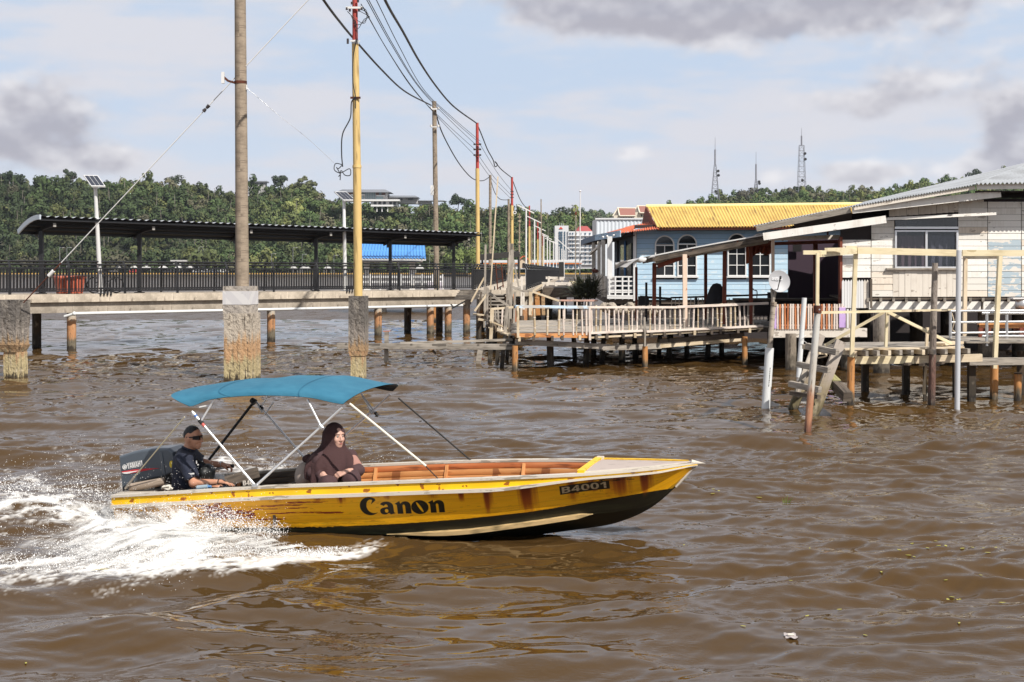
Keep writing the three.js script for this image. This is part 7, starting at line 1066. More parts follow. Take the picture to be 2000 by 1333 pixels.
  // tape bands on the near aft pole
  { const h = V(1.70, yG(1.7), 0.745), a = V(0.99, 1.29, 0.745); for (const [f, g2, c] of [[0.955, 0.985, [0.75, 0.75, 0.75]], [0.93, 0.95, [0.08, 0.2, 0.55]], [0.905, 0.925, [0.7, 0.7, 0.7]], [0.80, 0.85, [0.6, 0.12, 0.1]]]) part(boat, 'tape', inB(rod(h.clone().lerp(a, f), h.clone().lerp(a, g2), 0.0155, 0.0155, 10)), std({ color: col(...c), roughness: 0.6 })); }
  part(boat, 'front_stay', inB(rod(LB(683, 789, 0.745), LB(832, 911, 0.735), 0.012, 0.012, 8)), std({ color: col(0.75, 0.70, 0.58), roughness: 0.5 })); part(boat, 'front_stay', inB(rod(LB(828, 908, 0.735), LB(855, 935, 0.72), 0.006, 0.006, 6)), M.blackRough);
  part(boat, 'front_stay', inB(rod(LB(778, 778, -0.74), LB(930, 909, -0.72), 0.009, 0.009, 6)), M.blackRough);
  part(boat, 'aft_stay', inB(rod(LB(496, 785, -0.74), LB(402, 906, -0.70), 0.016, 0.016, 8)), M.blackRough); part(boat, 'aft_stay', inB(rod(LB(360, 815, 0.74), LB(262, 932, 0.45), 0.007, 0.007, 6)), std({ color: col(0.5, 0.44, 0.30), roughness: 0.8 })); part(boat, 'aft_stay', inB(rod(LB(262, 932, 0.45), LB(244, 955, 0.42), 0.014, 0.014, 6)), M.woodGrey);
  part(boat, 'aft_buckle', inB(rod(LB(498, 787, -0.72), LB(490, 781, -0.72), 0.04, 0.03, 8)), M.blackRough); for (const [a, b] of [[[737, 812], [708, 774]], [[517, 811], [534, 786]], [[512, 806], [503, 792]]]) part(boat, 'canopy_strut', inB(rod(LB(...a, -0.70), LB(...b, -0.70), 0.010, 0.010, 8)), M.steel); part(boat, 'strut_end', inB(rod(LB(738, 813, -0.7), LB(732, 806, -0.7), 0.02, 0.018, 8)), M.blackRough);
  // mooring line and small things in the stern
  const rp = Array.from({ length: 16 }, (_, i) => { const p = LB(322 + 9 * Math.sin(i * 1.9) + i * 0.4, 953 + 4 * Math.cos(i * 2.3), 0.5 + 0.05 * Math.sin(i)); return p; });
  const rope = thing('rope_coil', 'small coil of white rope in the stern beside the driver', 'rope', B(0.6, 0.42, 0.5)); part(rope, 'coil', inB(cable(rp, 0.011, 120, 6)), std({ color: col(0.62, 0.58, 0.50), roughness: 0.9 }));
  const bot = thing('water_bottle', 'clear blue plastic bottle lying beside the driver', 'bottle', B(1.0, 0.45, 0.55)); const ba = LB(385, 953, 0.56), bb = LB(406, 951, 0.56); part(bot, 'body', inB(rod(ba, bb, 0.024, 0.024, 12)), new THREE.MeshPhysicalMaterial({ color: col(0.5, 0.62, 0.70), roughness: 0.15, transmission: 0.4, thickness: 0 })); part(bot, 'cap', inB(rod(bb, bb.clone().add(V(0.035, 0.002, 0)), 0.014, 0.014, 10)), std({ color: col(0.1, 0.25, 0.5) }));
  const lid = thing('white_bucket', 'white rounded tub beyond the driver’s arm', 'bucket', B(1.2, 0.4, 0.0)); const lc = LB(426, 944, 0.05); part(lid, 'tub', inB(new THREE.LatheGeometry([[0, 0], [0.085, 0], [0.092, 0.08], [0.08, 0.13], [0.04, 0.15], [0, 0.152]].map(p => new THREE.Vector2(...p)), 20).translate(lc.x, lc.y - 0.06, lc.z)), M.white); part(lid, 'foot', inB(rod(lc.clone().add(V(0, -0.4, 0)), lc.clone().add(V(0, -0.06, 0)), 0.05, 0.05, 10)), M.white);
}
{ // outboard motor
  const z1 = 0.17, t = thing('outboard_motor', 'dark grey outboard motor with white lettering and a red stripe', 'outboard motor', B(0, 0.4, 0)), pts = [[232, 894], [254, 886.5], [277, 881], [310, 878], [331, 878], [338.5, 884], [340, 892], [337.5, 922], [322, 929], [248, 944], [236.5, 953]].map(([x, y]) => { const p = LB(x, y, z1); return new THREE.Vector2(p.x, p.y); });
  const cowl = new THREE.MeshPhysicalMaterial({ color: col(0.070, 0.086, 0.105), roughness: 0.32, clearcoat: 0.6, clearcoatRoughness: 0.2 });
  const inset = pts.map(p => p.clone().lerp(new THREE.Vector2(0.09, 0.60), 0.07)); const eg = new THREE.ExtrudeGeometry(new THREE.Shape(inset), { depth: 0.26, bevelSize: 0.028, bevelThickness: 0.04, bevelSegments: 4, curveSegments: 6 }); part(t, 'cowling', inB(eg.translate(0, 0, -0.13)), cowl);
  const rb = LB(322, 903, z1); part(t, 'cowling_ridge', inB(rod(LB(315, 884, 0.16), LB(321, 925, 0.16), 0.022, 0.024, 12)), cowl); part(t, 'cowling_ridge', inB(rod(LB(328, 885, 0.15), LB(331, 922, 0.15), 0.012, 0.012, 10)), cowl);
  part(t, 'front_sticker', inB(new THREE.CylinderGeometry(0.03, 0.03, 0.01, 14).rotateX(Math.PI / 2).scale(0.7, 1.25, 1).translate(rb.x + 0.075, rb.y - 0.02, 0.172)), std({ color: col(0.75, 0.55, 0.05) }));
  part(t, 'lower_cowl', inB(new THREE.ExtrudeGeometry(new THREE.Shape([[244, 947], [322, 931], [339, 926], [337, 944], [300, 952], [262, 956]].map(([x, y]) => { const p = LB(x, y, 0.14); return new THREE.Vector2(p.x, p.y); })), { depth: 0.24, bevelSize: 0.012, bevelThickness: 0.012, bevelSegments: 2 }).translate(0, 0, -0.12)), M.black);
  const face = z1 + 0.0035, A = LB(248, 912, face), ang = 0.21, place = g => inB(g.rotateZ(ang).translate(A.x, A.y, A.z));
  const tg = new TextGeometry('YAMAHA', { font, size: 0.066, depth: 0.002, curveSegments: 4 }); tg.computeBoundingBox(); const wd = tg.boundingBox.max.x; tg.scale(0.195 / wd, 1, 1); part(t, 'lettering', place(tg.translate(0.0, -0.027, 0)), M.white);
  part(t, 'emblem', place(merge([new THREE.TorusGeometry(0.024, 0.004, 6, 24).translate(-0.032, 0.0, 0.001), ...[0, 1, 2].map(k => box(0.036, 0.006, 0.003).rotateZ(k * Math.PI / 3 + Math.PI / 2).translate(-0.032, 0, 0.001)), new THREE.TorusGeometry(0.010, 0.003, 6, 16).translate(-0.032, 0, 0.001)])), M.white);
  const sh = p => new THREE.ExtrudeGeometry(new THREE.Shape(p.map(([x, y]) => { const q = LB(x, y, face); return new THREE.Vector2(q.x, q.y); })), { depth: 0.002, bevelEnabled: false });
  part(t, 'stripe', inB(sh([[236.5, 921.5], [262, 917.5], [290, 915.5], [312, 915.2], [290, 918.5], [252, 926], [240, 925]]).translate(0, 0, face)), std({ color: col(0.55, 0.02, 0.03), roughness: 0.4 })); part(t, 'stripe', inB(sh([[237.5, 923.5], [262, 920.5], [276, 918.8], [262, 922.5], [248, 926.2], [240.5, 925.4]]).translate(0, 0, face + 0.0025)), M.white);
  part(t, 'leg', inB(box(0.16, 0.9, 0.11).translate(-0.12, -0.02, 0)), M.black); part(t, 'bracket', inB(box(0.2, 0.2, 0.22).translate(0.05, 0.33, 0)), M.black); part(t, 'cavitation_plate', inB(box(0.4, 0.02, 0.22).translate(-0.2, -0.35, 0)), M.black);
  part(t, 'tiller', inB(rod(LB(338, 930, 0.0), LB(455, 911, -0.12), 0.014, 0.014, 8)), M.steel); part(t, 'tiller_grip', inB(rod(LB(424, 915, -0.10), LB(456, 910.5, -0.12), 0.019, 0.021, 12)), M.blackRough);
}
// ------------------------------------------------------------------ people: smooth surfaces from joined, tapering volumes
const smin = (a, b, k) => { const h = Math.max(k - Math.abs(a - b), 0) / k; return Math.min(a, b) - h * h * k * 0.25; };
const cap = (a, b, ra, rb) => { const d = b.clone().sub(a), L = d.dot(d); return p => { const px = p.x - a.x, py = p.y - a.y, pz = p.z - a.z, t = clamp((px * d.x + py * d.y + pz * d.z) / L); return Math.hypot(px - d.x * t, py - d.y * t, pz - d.z * t) - (ra + (rb - ra) * t); }; };
const ell = (c, r, m) => { const v = V(0, 0, 0), mn = Math.min(r.x, r.y, r.z); return p => { v.set(p.x - c.x, p.y - c.y, p.z - c.z); if (m) v.applyMatrix4(m); const k = Math.hypot(v.x / r.x, v.y / r.y, v.z / r.z), k2 = Math.hypot(v.x / r.x / r.x, v.y / r.y / r.y, v.z / r.z / r.z); return k < 1e-6 ? -mn : k * (k - 1) / k2; }; };
const union = (list, k) => p => { let d = 9; for (const f of list) d = smin(d, f(p), k); return d; };
function sdfMesh(f, lo, hi, cell) {      // surface nets
  const n = ['x', 'y', 'z'].map(k => Math.ceil((hi[k] - lo[k]) / cell) + 1), [nx, ny, nz] = n, val = new Float32Array(nx * ny * nz), p = V(0, 0, 0), id = (i, j, k) => (k * ny + j) * nx + i;
  for (let k = 0; k < nz; k++) for (let j = 0; j < ny; j++) for (let i = 0; i < nx; i++) { p.set(lo.x + i * cell, lo.y + j * cell, lo.z + k * cell); val[id(i, j, k)] = f(p); }
  const vi = new Int32Array(nx * ny * nz).fill(-1), pos = [], idx = [];
  for (let k = 0; k < nz - 1; k++) for (let j = 0; j < ny - 1; j++) for (let i = 0; i < nx - 1; i++) {
    let c = 0, sx = 0, sy = 0, sz = 0, any = 0; const v = (a, b, e) => val[id(i + a, j + b, k + e)];
    for (let a = 0; a < 2; a++) for (let b = 0; b < 2; b++) for (let e = 0; e < 2; e++) { const s0 = v(a, b, e); if (s0 < 0) any |= 1; else any |= 2; for (const [da, db, de] of [[1, 0, 0], [0, 1, 0], [0, 0, 1]]) { if (a + da > 1 || b + db > 1 || e + de > 1) continue; const s1 = v(a + da, b + db, e + de); if ((s0 < 0) !== (s1 < 0)) { const t = s0 / (s0 - s1); sx += a + da * t; sy += b + db * t; sz += e + de * t; c++; } } }
    if (any === 3 && c) { vi[id(i, j, k)] = pos.length / 3; pos.push(lo.x + (i + sx / c) * cell, lo.y + (j + sy / c) * cell, lo.z + (k + sz / c) * cell); }
  }
  for (let k = 1; k < nz - 1; k++) for (let j = 1; j < ny - 1; j++) for (let i = 1; i < nx - 1; i++) {
    const s0 = val[id(i, j, k)] < 0; const q = (a, b, c, d, fl) => { if (Math.min(a, b, c, d) < 0) return; fl ? idx.push(a, b, c, a, c, d) : idx.push(a, c, b, a, d, c); };
    if (s0 !== (val[id(i + 1, j, k)] < 0)) q(vi[id(i, j - 1, k - 1)], vi[id(i, j, k - 1)], vi[id(i, j, k)], vi[id(i, j - 1, k)], s0);
    if (s0 !== (val[id(i, j + 1, k)] < 0)) q(vi[id(i - 1, j, k - 1)], vi[id(i - 1, j, k)], vi[id(i, j, k)], vi[id(i, j, k - 1)], s0);
    if (s0 !== (val[id(i, j, k + 1)] < 0)) q(vi[id(i - 1, j - 1, k)], vi[id(i, j - 1, k)], vi[id(i, j, k)], vi[id(i - 1, j, k)], s0);
  }
  const g = new THREE.BufferGeometry(); g.setAttribute('position', new THREE.Float32BufferAttribute(pos, 3)); g.setAttribute('uv', new THREE.Float32BufferAttribute(pos.flatMap((_, i) => i % 3 ? [] : [pos[i] * 2, pos[i + 1] * 2]), 2)); g.setIndex(idx); g.computeVertexNormals(); return g;
}
const bounds = (pts, r) => { const b = new THREE.Box3().setFromPoints(pts); return [b.min.clone().subScalar(r), b.max.clone().addScalar(r)]; };
const frame = (fwd, up) => { const x = fwd.clone().normalize(), z = x.clone().cross(up).normalize(), y = z.clone().cross(x); return new THREE.Matrix4().makeBasis(x, y, z); };
function handGeo(wrist, dir, back, side, curl, thumbIn = 0.5) {   // side: +1 when the thumb lies along +(dir x back)
  const m = frame(dir, back).setPosition(wrist), q = (x, y, z) => V(x, y, z * side).applyMatrix4(m), f = [];
  f.push(cap(q(-0.03, 0, 0), q(0.02, 0, 0), 0.026, 0.024));
  for (let i = 0; i < 4; i++) {
    const z0 = 0.012 - i * 0.008 , z = 0.029 - i * 0.0195, L = [0.075, 0.083, 0.077, 0.06][i], kn = q(0.085 - i * 0.004, 0.003, z); f.push(cap(q(0.012, 0, z0 * 1.1), kn, 0.017, 0.0125));
    let p = kn, a = 0.1 + curl * 0.5, pts = [kn]; let x = 0.085 - i * 0.004, y = 0.003; for (const [k, add] of [[0.46, 0], [0.30, 0.75], [0.24, 0.6]]) { a += add * curl; x += Math.cos(a) * L * k; y -= Math.sin(a) * L * k; const n = q(x, y, z * (1 + 0.05 * k)); f.push(cap(p, n, 0.0098 - 0.0012 * pts.length, 0.0092 - 0.0013 * pts.length)); p = n; pts.push(n); }
  }
  const t0 = q(0.018, -0.006, 0.026), t1 = q(0.05, -0.014, 0.048 - 0.012 * thumbIn), t2 = q(0.082, -0.022 - 0.015 * curl, 0.047 - 0.022 * thumbIn); f.push(cap(t0, t1, 0.014, 0.0115), cap(t1, t2, 0.0112, 0.0088));
  const u = union(f, 0.006); const c = q(0.07, -0.02, 0); return sdfMesh(u, c.clone().subScalar(0.125), c.clone().addScalar(0.125), 0.0042);
}
function headGeo(c, m, wide = 1) {       // m turns head axes (x forward, y up) into boat axes
  const inv = m.clone().invert(), v = V(0, 0, 0), E = (x, y, z, a, b, d) => ell(V(x, y, z), V(a, b, d)), f = [E(-0.012, 0.022, 0, 0.099, 0.104, 0.078 * wide), E(0.028, -0.042, 0, 0.068, 0.078, 0.06 * wide), E(0.066, -0.098, 0, 0.024, 0.022, 0.028), cap(V(-0.03, -0.07, 0), V(-0.045, -0.17, 0), 0.058, 0.056)];
  const det = [cap(V(0.094, 0.008, 0), V(0.114, -0.03, 0), 0.008, 0.0135), E(0.104, -0.036, 0.012, 0.011, 0.009, 0.009), E(0.104, -0.036, -0.012, 0.011, 0.009, 0.009), cap(V(0.082, 0.03, 0.012), V(0.07, 0.032, 0.046), 0.012, 0.011), cap(V(0.082, 0.03, -0.012), V(0.07, 0.032, -0.046), 0.012, 0.011), E(0.066, -0.03, 0.038 * wide, 0.022, 0.024, 0.02), E(0.066, -0.03, -0.038 * wide, 0.022, 0.024, 0.02), E(0.09, -0.062, 0, 0.012, 0.007, 0.022), E(0.088, -0.074, 0, 0.012, 0.008, 0.019), E(-0.008, -0.016, 0.08 * wide, 0.021, 0.032, 0.011), E(-0.008, -0.016, -0.08 * wide, 0.021, 0.032, 0.011)];
  const base = union(f, 0.03), fine = union(det, 0.006), g = p => { v.set(p.x - c.x, p.y - c.y, p.z - c.z).applyMatrix4(inv); return smin(base(v), fine(v), 0.014); };
  return sdfMesh(g, c.clone().add(V(-0.16, -0.2, -0.16)), c.clone().add(V(0.17, 0.16, 0.16)), 0.0042);
}
const skin = (r, g, b) => new THREE.MeshPhysicalMaterial({ color: col(r, g, b), roughness: 0.5, sheen: 0.2 });
{ // the driver
  const z0 = 0.20, hd = LB(377, 855, z0), yaw = 0.16, hm = frame(V(Math.cos(yaw), -0.03, Math.sin(yaw)), V(0, 1, 0));
  const nb = LB(366, 884, z0), shN = LB(360, 896, z0 + 0.19), shF = LB(372, 893, z0 - 0.19), ch = LB(366, 915, z0), be = LB(366, 942, z0), hip = LB(364, 966, z0);
  const elN = LB(378, 944, z0 + 0.27), wrN = LB(430, 942, z0 + 0.27), elF = LB(398, 906, z0 - 0.24), wrF = LB(434, 908, z0 - 0.29), knN = V(hip.x + 0.43, hip.y + 0.08, z0 + 0.13), knF = V(hip.x + 0.43, hip.y + 0.06, z0 - 0.12);
  const t = thing('person', 'person in a navy polo shirt and black wraparound sunglasses, steering the boat', 'person', hip.clone().applyMatrix4(MB)), sk = skin(0.50, 0.245, 0.15);
  const limbs = [cap(shN, elN, 0.056, 0.044), cap(elN, wrN, 0.045, 0.028), cap(shF, elF, 0.056, 0.044), cap(elF, wrF, 0.045, 0.028)], torso = [ell(ch.clone().add(V(0, 0.02, 0)), V(0.125, 0.19, 0.185)), ell(be, V(0.135, 0.16, 0.165)), cap(shN, shF, 0.068, 0.068), cap(nb, hd.clone().add(V(-0.035, -0.07, 0)), 0.066, 0.058)], legs = [cap(hip.clone().add(V(0, 0, 0.09)), knN, 0.085, 0.062), cap(hip.clone().add(V(0, 0, -0.09)), knF, 0.085, 0.062), cap(knN, knN.clone().add(V(0.03, -0.34, 0)), 0.06, 0.045), cap(knF, knF.clone().add(V(0.03, -0.34, 0)), 0.06, 0.045)];
  const all = [shN, shF, elN, wrN, elF, wrF, hip, knN, knF, knN.clone().add(V(0, -0.36, 0)), nb], [lo, hi] = bounds(all, 0.16);
  const sunk = [torso[0], torso[1], torso[2]].map(f => p => f(p) + 0.024), bodyG = sdfMesh(union([cap(shN, elN, 0.04, 0.044), limbs[1], cap(shF, elF, 0.04, 0.044), limbs[3], ...sunk, torso[3], ...legs], 0.03), lo, hi, 0.011);
  const dirN = LB(457, 946, z0 + 0.27).sub(wrN).add(V(0, 0.008, 0)), hN = handGeo(wrN, dirN, V(0.1, 1, 0.15), -1, 0.35), grip = LB(444, 911.5, -0.115), hF = handGeo(wrF, grip.clone().sub(wrF).add(V(0.03, 0.01, 0.02)), V(0, 1, 0.1), 1, 0.95);
  const hG = headGeo(hd, hm);
  part(t, 'body', inB(merge([bodyG, hN, hF, hG])), sk);
  // shirt
  const inv = hm.clone().invert(), infl = 0.026, shirtF = p => { const a = union([...torso.slice(0, 3)], 0.05)(p) - infl; const neck = cap(nb.clone().add(V(-0.005, -0.06, 0)), nb.clone().add(V(0.02, 0.03, 0)), 0.095, 0.07)(p) - 0.006; const sl = (sh, el, f) => { const e = sh.clone().lerp(el, f), d = el.clone().sub(sh).normalize(); return Math.max(cap(sh, el, 0.072, 0.066)(p) - 0.012, (p.x - e.x) * d.x + (p.y - e.y) * d.y + (p.z - e.z) * d.z); }; let d = smin(a, neck, 0.03); d = smin(d, sl(shN, elN, 0.86), 0.03); d = smin(d, sl(shF, elF, 0.75), 0.03); d += 0.007 * Math.sin(p.y * 48 + p.x * 40 + 2 * Math.sin(p.z * 9)) * Math.sin(p.z * 20 + p.y * 14); return Math.max(d, (hip.y - 0.06) - p.y, p.y - (nb.y + 0.035 + (nb.x - p.x) * 0.25)); };
  const navy = std({ color: col(0.013, 0.017, 0.034), roughness: 0.85, bumpMap: rep(roughTex, 6, 6), bumpScale: 0.003 });
  const shirt = part(t, 'shirt', inB(sdfMesh(shirtF, lo, hi, 0.010)), navy);
  part(shirt, 'collar', inB(new THREE.TorusGeometry(0.064, 0.016, 8, 24, 5.2).rotateX(Math.PI / 2 + 0.1).rotateY(2.6).rotateZ(-0.28).translate(nb.x + 0.012, nb.y + 0.038, nb.z)), navy);
  reseed(71); const mk = []; for (const [px, py, w, h] of [[367, 927, 0.028, 0.017], [372, 926.5, 0.022, 0.015], [376, 926, 0.022, 0.016], [371, 931, 0.030, 0.010]]) { const p = LB(px, py, z0 + 0.27 + 0.058); mk.push(box(w, h, 0.004).rotateZ(0.1).translate(p.x, p.y, p.z - 0.012)); } part(shirt, 'sleeve_print', inB(merge(mk)), M.white, 'small white print on the sleeve');
  { const p = LB(383.5, 903, z0 + 0.135); part(shirt, 'chest_print', inB(merge([box(0.006, 0.034, 0.018).translate(p.x, p.y, p.z), box(0.006, 0.012, 0.03).translate(p.x + 0.012, p.y - 0.03, p.z - 0.01)])), M.white); const b = LB(344.5, 890, z0 + 0.10); part(shirt, 'back_print', inB(box(0.012, 0.02, 0.03).translate(b.x, b.y, b.z)), M.white); }
  part(t, 'trousers', inB(sdfMesh(p => Math.max(union(legs, 0.04)(p) - 0.012, p.y - (hip.y + 0.12)), lo, hi, 0.013)), std({ color: col(0.04, 0.045, 0.06), roughness: 0.9 }));
  // hair, sunglasses
  const hv = V(0, 0, 0), hair = p => { hv.set(p.x - hd.x, p.y - hd.y, p.z - hd.z).applyMatrix4(inv); const d = ell(V(-0.014, 0.025, 0), V(0.1, 0.1045, 0.0792))(hv) + 0.002 * Math.sin(hv.x * 160) * Math.sin(hv.z * 150); const front = (hv.x - 0.055) * 0.9 - (hv.y - 0.085) * 0.8, low = 0.052 - hv.y + sst(-0.02, -0.075, hv.x) * -0.06; return Math.max(d, front, low); };
  part(t, 'hair', inB(sdfMesh(hair, hd.clone().subScalar(0.15), hd.clone().addScalar(0.16), 0.0045)), std({ color: col(0.008, 0.007, 0.007), roughness: 0.6 }));
  const tr = p => V(...p).applyMatrix4(hm).add(hd), gl = new THREE.MeshPhysicalMaterial({ color: col(0.006, 0.006, 0.007), roughness: 0.12 });
  const lens = strip((u, v) => tr([0.104 - 0.052 * Math.pow(Math.abs(2 * u - 1), 2.4), lerp(-0.020, 0.026, v) * (1 - 0.25 * Math.pow(Math.abs(2 * u - 1), 3)) + 0.004, (2 * u - 1) * 0.079]), 24, 5); const sg = part(t, 'sunglasses', inB(merge([lens, strip((u, v) => tr([0.099 - 0.052 * Math.pow(Math.abs(2 * u - 1), 2.4), lerp(0.026, -0.020, v) * (1 - 0.25 * Math.pow(Math.abs(2 * u - 1), 3)) + 0.004, (2 * u - 1) * 0.078]), 24, 5)])), gl);
  for (const s of [1, -1]) part(sg, 'temple', inB(bar(V(...tr([0.055, 0.012, 0.079 * s]).toArray()), V(...tr([-0.03, 0.008, 0.083 * s]).toArray()), 0.006, 0.011)), gl);
  const pouch = thing('chest_bag', 'black sling bag worn on the driver’s chest', 'bag', LB(402, 925, z0).applyMatrix4(MB)), pb = LB(404, 925, z0 + 0.02); part(pouch, 'bag', inB(sdfMesh(p => ell(pb, V(0.075, 0.105, 0.13))(p) + 0.003 * Math.sin(p.y * 60), pb.clone().subScalar(0.17), pb.clone().addScalar(0.17), 0.01)), std({ color: col(0.013, 0.014, 0.014), roughness: 0.5 }));
  part(pouch, 'strap', inB(cable([nb.clone().add(V(0.06, 0.03, 0.08)), ch.clone().add(V(0.15, 0.1, 0.06)), pb.clone().add(V(0.02, 0.08, 0.02))], 0.012, 16, 6)), M.blackRough); const wt = part(t, 'wristwatch', inB(rod(wrF.clone().add(V(-0.03, 0.004, 0)), wrF.clone().add(V(-0.005, 0.004, 0)), 0.033, 0.033, 14)), M.steel); part(t, 'bracelet', inB(rod(wrN.clone().add(V(-0.02, 0, 0)), wrN.clone().add(V(-0.008, 0, 0)), 0.031, 0.031, 14)), M.blackRough);
}
{ // the passenger
  const hd = LB(655.5, 852, 0.22), yaw = 0.62, fw = V(Math.cos(yaw), -0.04, Math.sin(yaw)), hm = frame(fw, V(0, 1, 0)), inv = hm.clone().invert();
  const nb = LB(648, 876, 0.2), shR = LB(622, 896, 0.36), shL = LB(682, 893, 0.06), ch = LB(648, 905, 0.2), be = LB(646, 930, 0.2), hip = LB(640, 948, 0.2), elR = LB(611, 924, 0.42), wrR = LB(634, 930, 0.48), elL = LB(700, 920, 0.16), wrL = LB(676, 922, 0.40), knL = LB(686, 938, 0.36), knR = LB(640, 948, 0.52);
  const t = thing('person', 'person in a dark brown hijab and long brown dress, sitting amidships under the canopy', 'person', hip.clone().applyMatrix4(MB)), sk = skin(0.54, 0.32, 0.245), brown = std({ color: col(0.050, 0.021, 0.021), roughness: 0.9, bumpMap: rep(roughTex, 5, 5), bumpScale: 0.004 }), plum = std({ color: col(0.060, 0.030, 0.032), roughness: 0.9 });
  const all = [nb, shR, shL, elR, wrR, elL, wrL, knL, knR, hip, hip.clone().add(V(0, -0.2, 0)), hd], [lo, hi] = bounds(all, 0.2);
  const arms = [cap(shR, elR, 0.055, 0.046), cap(elR, wrR, 0.045, 0.028), cap(shL, elL, 0.055, 0.046), cap(elL, wrL, 0.045, 0.028)], torso = [ell(ch, V(0.13, 0.18, 0.17)), ell(be, V(0.16, 0.14, 0.17)), cap(shR, shL, 0.07, 0.07), cap(nb, hd.clone().add(V(-0.02, -0.08, -0.01)), 0.06, 0.052)], legs = [cap(hip.clone().add(V(0.06, 0, -0.05)), knL, 0.095, 0.075), cap(hip.clone().add(V(-0.02, -0.02, 0.07)), knR, 0.095, 0.075), cap(knL, knL.clone().add(V(0.04, -0.3, 0.02)), 0.07, 0.05), cap(knR, knR.clone().add(V(0.02, -0.3, 0.02)), 0.07, 0.05)];
  const dR = LB(645, 944, 0.52).sub(wrR), hR = handGeo(wrR, dR, V(0.5, 0.7, 0.5), 1, 0.7), dL = LB(650, 932, 0.45).sub(wrL), hL = handGeo(wrL, dL, V(0.1, 0.8, 0.5), 1, 0.55);
  part(t, 'body', inB(merge([sdfMesh(union([...arms, ...torso, ...legs], 0.04), lo, hi, 0.012), hR, hL, headGeo(hd, hm, 1.1)])), sk);
  const cut = (f, a, b, k) => { const e = a.clone().lerp(b, k), d = b.clone().sub(a).normalize(); return p => Math.max(f(p), (p.x - e.x) * d.x + (p.y - e.y) * d.y + (p.z - e.z) * d.z); };
  const sR = union([cap(shR, elR, 0.066, 0.058), cut(cap(elR, wrR, 0.058, 0.046), elR, wrR, 0.72)], 0.03), sL = union([cut(cap(elL, wrL, 0.060, 0.048), elL, wrL, 0.55), cap(elL, elL.clone().lerp(shL, 0.25), 0.060, 0.060)], 0.03);
  part(t, 'dress', inB(sdfMesh(p => union([sR, sL, ...torso.slice(0, 3).map(f => q => f(q) - 0.015), ...legs.map(f => q => f(q) - 0.018)], 0.05)(p) + 0.005 * Math.sin(p.x * 40 + p.y * 20) * Math.sin(p.z * 30), lo, hi, 0.011)), plum);
  part(t, 'sleeve_panel', inB(sdfMesh(p => Math.min(cut(q => cap(shL, elL, 0.072, 0.067)(q), shL, elL, 0.80)(p), 9), lo, hi, 0.011)), std({ color: col(0.36, 0.19, 0.155), roughness: 0.9 }), 'dusty pink upper sleeve');
  const hv = V(0, 0, 0), headE = ell(hd.clone().add(V(-0.022, 0.012, -0.010)), V(0.114, 0.130, 0.104)), fx = V(fw.x, 0, fw.z).normalize(), rx = V(-fx.z, 0, fx.x), yTop = LB(655, 858, 0.2).y, yBot = LB(650, 928, 0.2).y, c0 = hd.clone().add(V(-0.03, 0, -0.01)), c1 = LB(645, 905, 0.22);
  const wA = curve([[-0.3, 0.09], [0, 0.115], [0.2, 0.145], [0.4, 0.225], [0.6, 0.272], [0.8, 0.285], [1.2, 0.29]]), wB = curve([[-0.3, 0.09], [0, 0.115], [0.2, 0.12], [0.4, 0.16], [0.6, 0.195], [0.8, 0.215], [1.2, 0.225]]), hemY = curve([[LB(596, 0, 0.25).x, LB(0, 902, 0.25).y], [LB(625, 0, 0.3).x, LB(0, 917, 0.3).y], [LB(650, 0, 0.3).x, LB(0, 928, 0.3).y], [LB(672, 0, 0.3).x, LB(0, 908, 0.3).y], [LB(694, 0, 0.2).x, LB(0, 892, 0.2).y]]);
  const drape = p => { const q = (yTop - p.y) / (yTop - yBot), k = clamp(q, -0.3, 1.2), m = clamp(q, 0, 0.75) / 0.75, dx = p.x - lerp(c0.x, c1.x, m), dz = p.z - lerp(c0.z, c1.z, m), u = dx * rx.x + dz * rx.z, w = dx * fx.x + dz * fx.z, a = wA(k), b = wB(k), th = Math.atan2(w / b, u / a), fold = 1 + 0.055 * Math.sin(th * 8 + q * 3.5 + Math.sin(th * 3)) * sst(0.1, 0.7, q) + 0.03 * Math.sin(th * 17 - q * 4) * sst(0.3, 1, q), r = Math.hypot(u / a, w / b) / fold; return Math.max((r - 1) * Math.min(a, b), (-0.15 - q) * 0.3); };
  const knot = cap(LB(602, 895, 0.24), LB(596, 897, 0.22), 0.042, 0.036);
  const hijab = p => { hv.set(p.x - hd.x, p.y - hd.y, p.z - hd.z).applyMatrix4(inv); let d = smin(smin(drape(p), headE(p), 0.05), knot(p), 0.03); const open = ell(V(0.098, -0.026, 0), V(0.088, 0.084, 0.064))(hv); d = Math.max(d, -open); return Math.max(d, hemY(p.x) - p.y); };
  part(t, 'hijab', inB(sdfMesh(hijab, lo, hi, 0.0085)), brown);
  for (const s of [1, -1]) { const e = V(0.082, 0.006, 0.030 * s).applyMatrix4(hm).add(hd); const w = part(t, 'eye', inB(new THREE.SphereGeometry(0.0115, 12, 8).translate(e.x, e.y, e.z)), std({ color: col(0.28, 0.26, 0.25), roughness: 0.5 })); const i2 = V(0.0915, 0.006, 0.0305 * s).applyMatrix4(hm).add(hd); part(w, 'iris', inB(new THREE.SphereGeometry(0.0055, 8, 6).translate(i2.x, i2.y, i2.z)), M.blackRough); const b0 = V(0.094, 0.026, 0.014 * s).applyMatrix4(hm).add(hd), b1 = V(0.082, 0.029, 0.046 * s).applyMatrix4(hm).add(hd); part(t, 'eyebrow', inB(rod(b0, b1, 0.0038, 0.0028, 6)), M.blackRough); }
  const lp = V(0.099, -0.068, 0).applyMatrix4(hm).add(hd); const lg = new THREE.SphereGeometry(0.011, 12, 8).scale(0.5, 0.75, 1.7).applyMatrix4(hm).translate(lp.x, lp.y, lp.z); part(t, 'lips', inB(lg), std({ color: col(0.30, 0.09, 0.08), roughness: 0.5 }));
